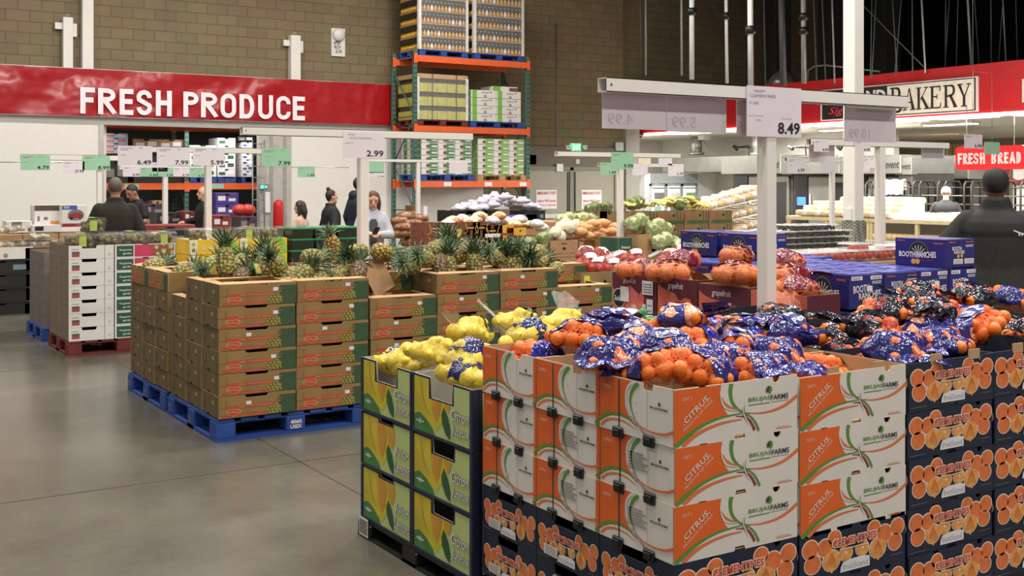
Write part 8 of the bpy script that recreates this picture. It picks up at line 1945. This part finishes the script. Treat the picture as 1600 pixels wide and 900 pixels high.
LOAF = M('bread_bag', (228, 196, 146), .22, var=.22, scale=9, bump=.5, bscale=26, spec=.7); LOAFW = M('bread_bag_white', (240, 232, 218), .22, var=.08, scale=9, bump=.5, bscale=26, spec=.7)
def loaf_mesh(m, l=.15, w=.09, h=.06):
    q = MB(); n = 14
    q.loft([[(a*math.copysign(abs(math.cos(2*PI*k/n))**.7, math.cos(2*PI*k/n))*f, y, h+h*math.copysign(abs(math.sin(2*PI*k/n))**.7, math.sin(2*PI*k/n))*f) for k in range(n)] for a, y, f in ((w, -l*1.25, .12), (w, -l, .6), (w, -l*.8, .95), (w, 0, 1), (w, l*.8, .95), (w, l, .7), (w, l*1.05, .2))], m, True); return q.mesh('loaf')
LM = [loaf_mesh(LOAF), loaf_mesh(LOAFW)]
L1 = []; ta = at_u(1240, 330, TU).y; tb = at_u(1392, 330, TU).y
for r in range(4):
    for k in range(14):
        y = ta-.1-(ta-tb-.2)*k/13
        if r == 3 and (k < 3): continue
        o = link('bread_loaf', LM[(k*3+r) % 2], None, 'x', 'bread', 'bagged loaves heaped on the bread table', None, (TU+.14+.24*r, y, zt_+.002+.085*r*(1 if r else 0)), PI/2+rnd.uniform(-.2, .2)); L1.append(o)
label_row(L1, '%s bagged loaf from the left in the heap on the bread table')
for r in range(1, 4):
    q = MB(); q.box((TU+.02+.24*r, tb+.05, zt_), (TU+.26+.24*r, ta-.02-(.5 if r == 3 else 0), zt_+.085*r), TTOP); q.build('display_step', None, '%s raised white step under the heaped loaves' % ('lowest', 'middle', 'highest')[r-1], 'display riser')
L1 = []
for x0, x1, nn in ((1240, 1335, 13), (1372, 1480, 14)):
    for k in range(nn): p = at_u(x0+(x1-x0)*k/(nn-1), 352, TU+.16); L1.append(link('bread_loaf', LM[0], None, 'x', 'bread', 'loaves on the lower shelf', None, (TU+.16, p.y, zt_-.378), PI/2+rnd.uniform(-.1, .1)))
label_row(L1, '%s loaf from the left on the lower shelf of the bread table')
L1 = []; 
for k in range(12): p = at_u(1460+k*8.5, 335, TU+.5); L1.append(link('bread_bag', LM[1], None, 'x', 'bread', 'white bread bags by the capped man', None, (TU+.3+.25*(k % 3), p.y, zt_+.002), rnd.uniform(0, 3)))
label_row(L1, '%s white bread bag from the left beside the capped man')
# slanted wire rack of rolls
q = None; RV2 = 13.6; a = at_v(1100, 331, RV2); b = at_v(1190, 312, RV2)
t = thing('roll_rack', 'white slanted wire rack of bagged rolls left of the nearest post', 'rack', (a.x, RV2, 0)); w = at_v(1200, 320, RV2).x-a.x; q = MB()
for j, dz in enumerate((0, -.24, -.48)):
    z = a.z+dz; q.tube([(0, 0, z), (w, .0, z+.22)], .014, WHITE_PAINT, 6); q.tube([(0, .6, z), (w, .6, z+.22)], .014, WHITE_PAINT, 6)
    for k in range(10): q.tube([(w*k/9, 0, z+.22*k/9), (w*k/9, .6, z+.22*k/9)], .007, WHITE_PAINT, 5)
for x, y in ((0, 0), (0, .6), (w, 0), (w, .6)): q.tube([(x, y, 0), (x, y, a.z+.22*(x > 0)+.02)], .016, WHITE_PAINT, 6)
q.build('wire_frame', t)
L1 = []
for j in range(3):
    for k in range(9):
        for r in range(2): L1.append(link('roll_bag', LM[k % 2], None, 'x', 'bread', 'bagged rolls on the slanted rack', None, (a.x+.12+(w-.2)*k/8, RV2+.15+.3*r, a.z-.24*j+.22*(k/8)+.012), rnd.uniform(-.4, .4)))
for k in range(8): L1.append(link('roll_bag', LM[1], None, 'x', 'bread', 'bagged rolls on the slanted rack', None, (a.x+.25+(w-.4)*k/7, RV2+.3, a.z+.24*(k/8)+.10), rnd.uniform(-1, 1)))
label_row(L1, '%s bag of rolls from the left on the slanted white rack')
# FRESH BREAD sign
FU = 16.9; a = at_u(1493, 232, FU); b = at_u(1601, 267, FU); w = a.y-b.y; zt2 = at_u(1547, 228, FU).z; zb3 = at_u(1547, 265, FU).z; h = zt2-zb3
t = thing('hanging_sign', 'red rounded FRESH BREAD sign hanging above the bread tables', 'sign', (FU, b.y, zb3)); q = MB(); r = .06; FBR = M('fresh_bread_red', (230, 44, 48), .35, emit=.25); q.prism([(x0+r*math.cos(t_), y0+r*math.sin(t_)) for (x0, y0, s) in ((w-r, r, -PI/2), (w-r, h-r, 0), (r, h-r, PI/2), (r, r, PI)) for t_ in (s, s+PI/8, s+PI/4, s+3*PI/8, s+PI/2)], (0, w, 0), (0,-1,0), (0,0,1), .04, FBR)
p = Panel(q, (0, w, 0), (0,-1,0), (0,0,1), w, h, .004); pp = Panel(q, p.at(.04, .24, 0), (0,-1,0), (0,0,1), w*.92, h*.48, .004); xs_ = (0,.075,.085,.165,.175,.25,.26,.345,.36,.445,.54,.625,.64,.725,.74,.81,.82,.915,.925,1); block_text(pp, [(c, xs_[2*i], xs_[2*i+1]) for i, c in enumerate('FRESHBREAD')], WHT, sw=.205); q.build('panel', t)
q = MB(); [q.tube([(.02, y, h), (.02, y, fz0-zb3+.1)], .006, STEEL, 5) for y in (.2, w-.2)]; q.build('hanging_wire', t)
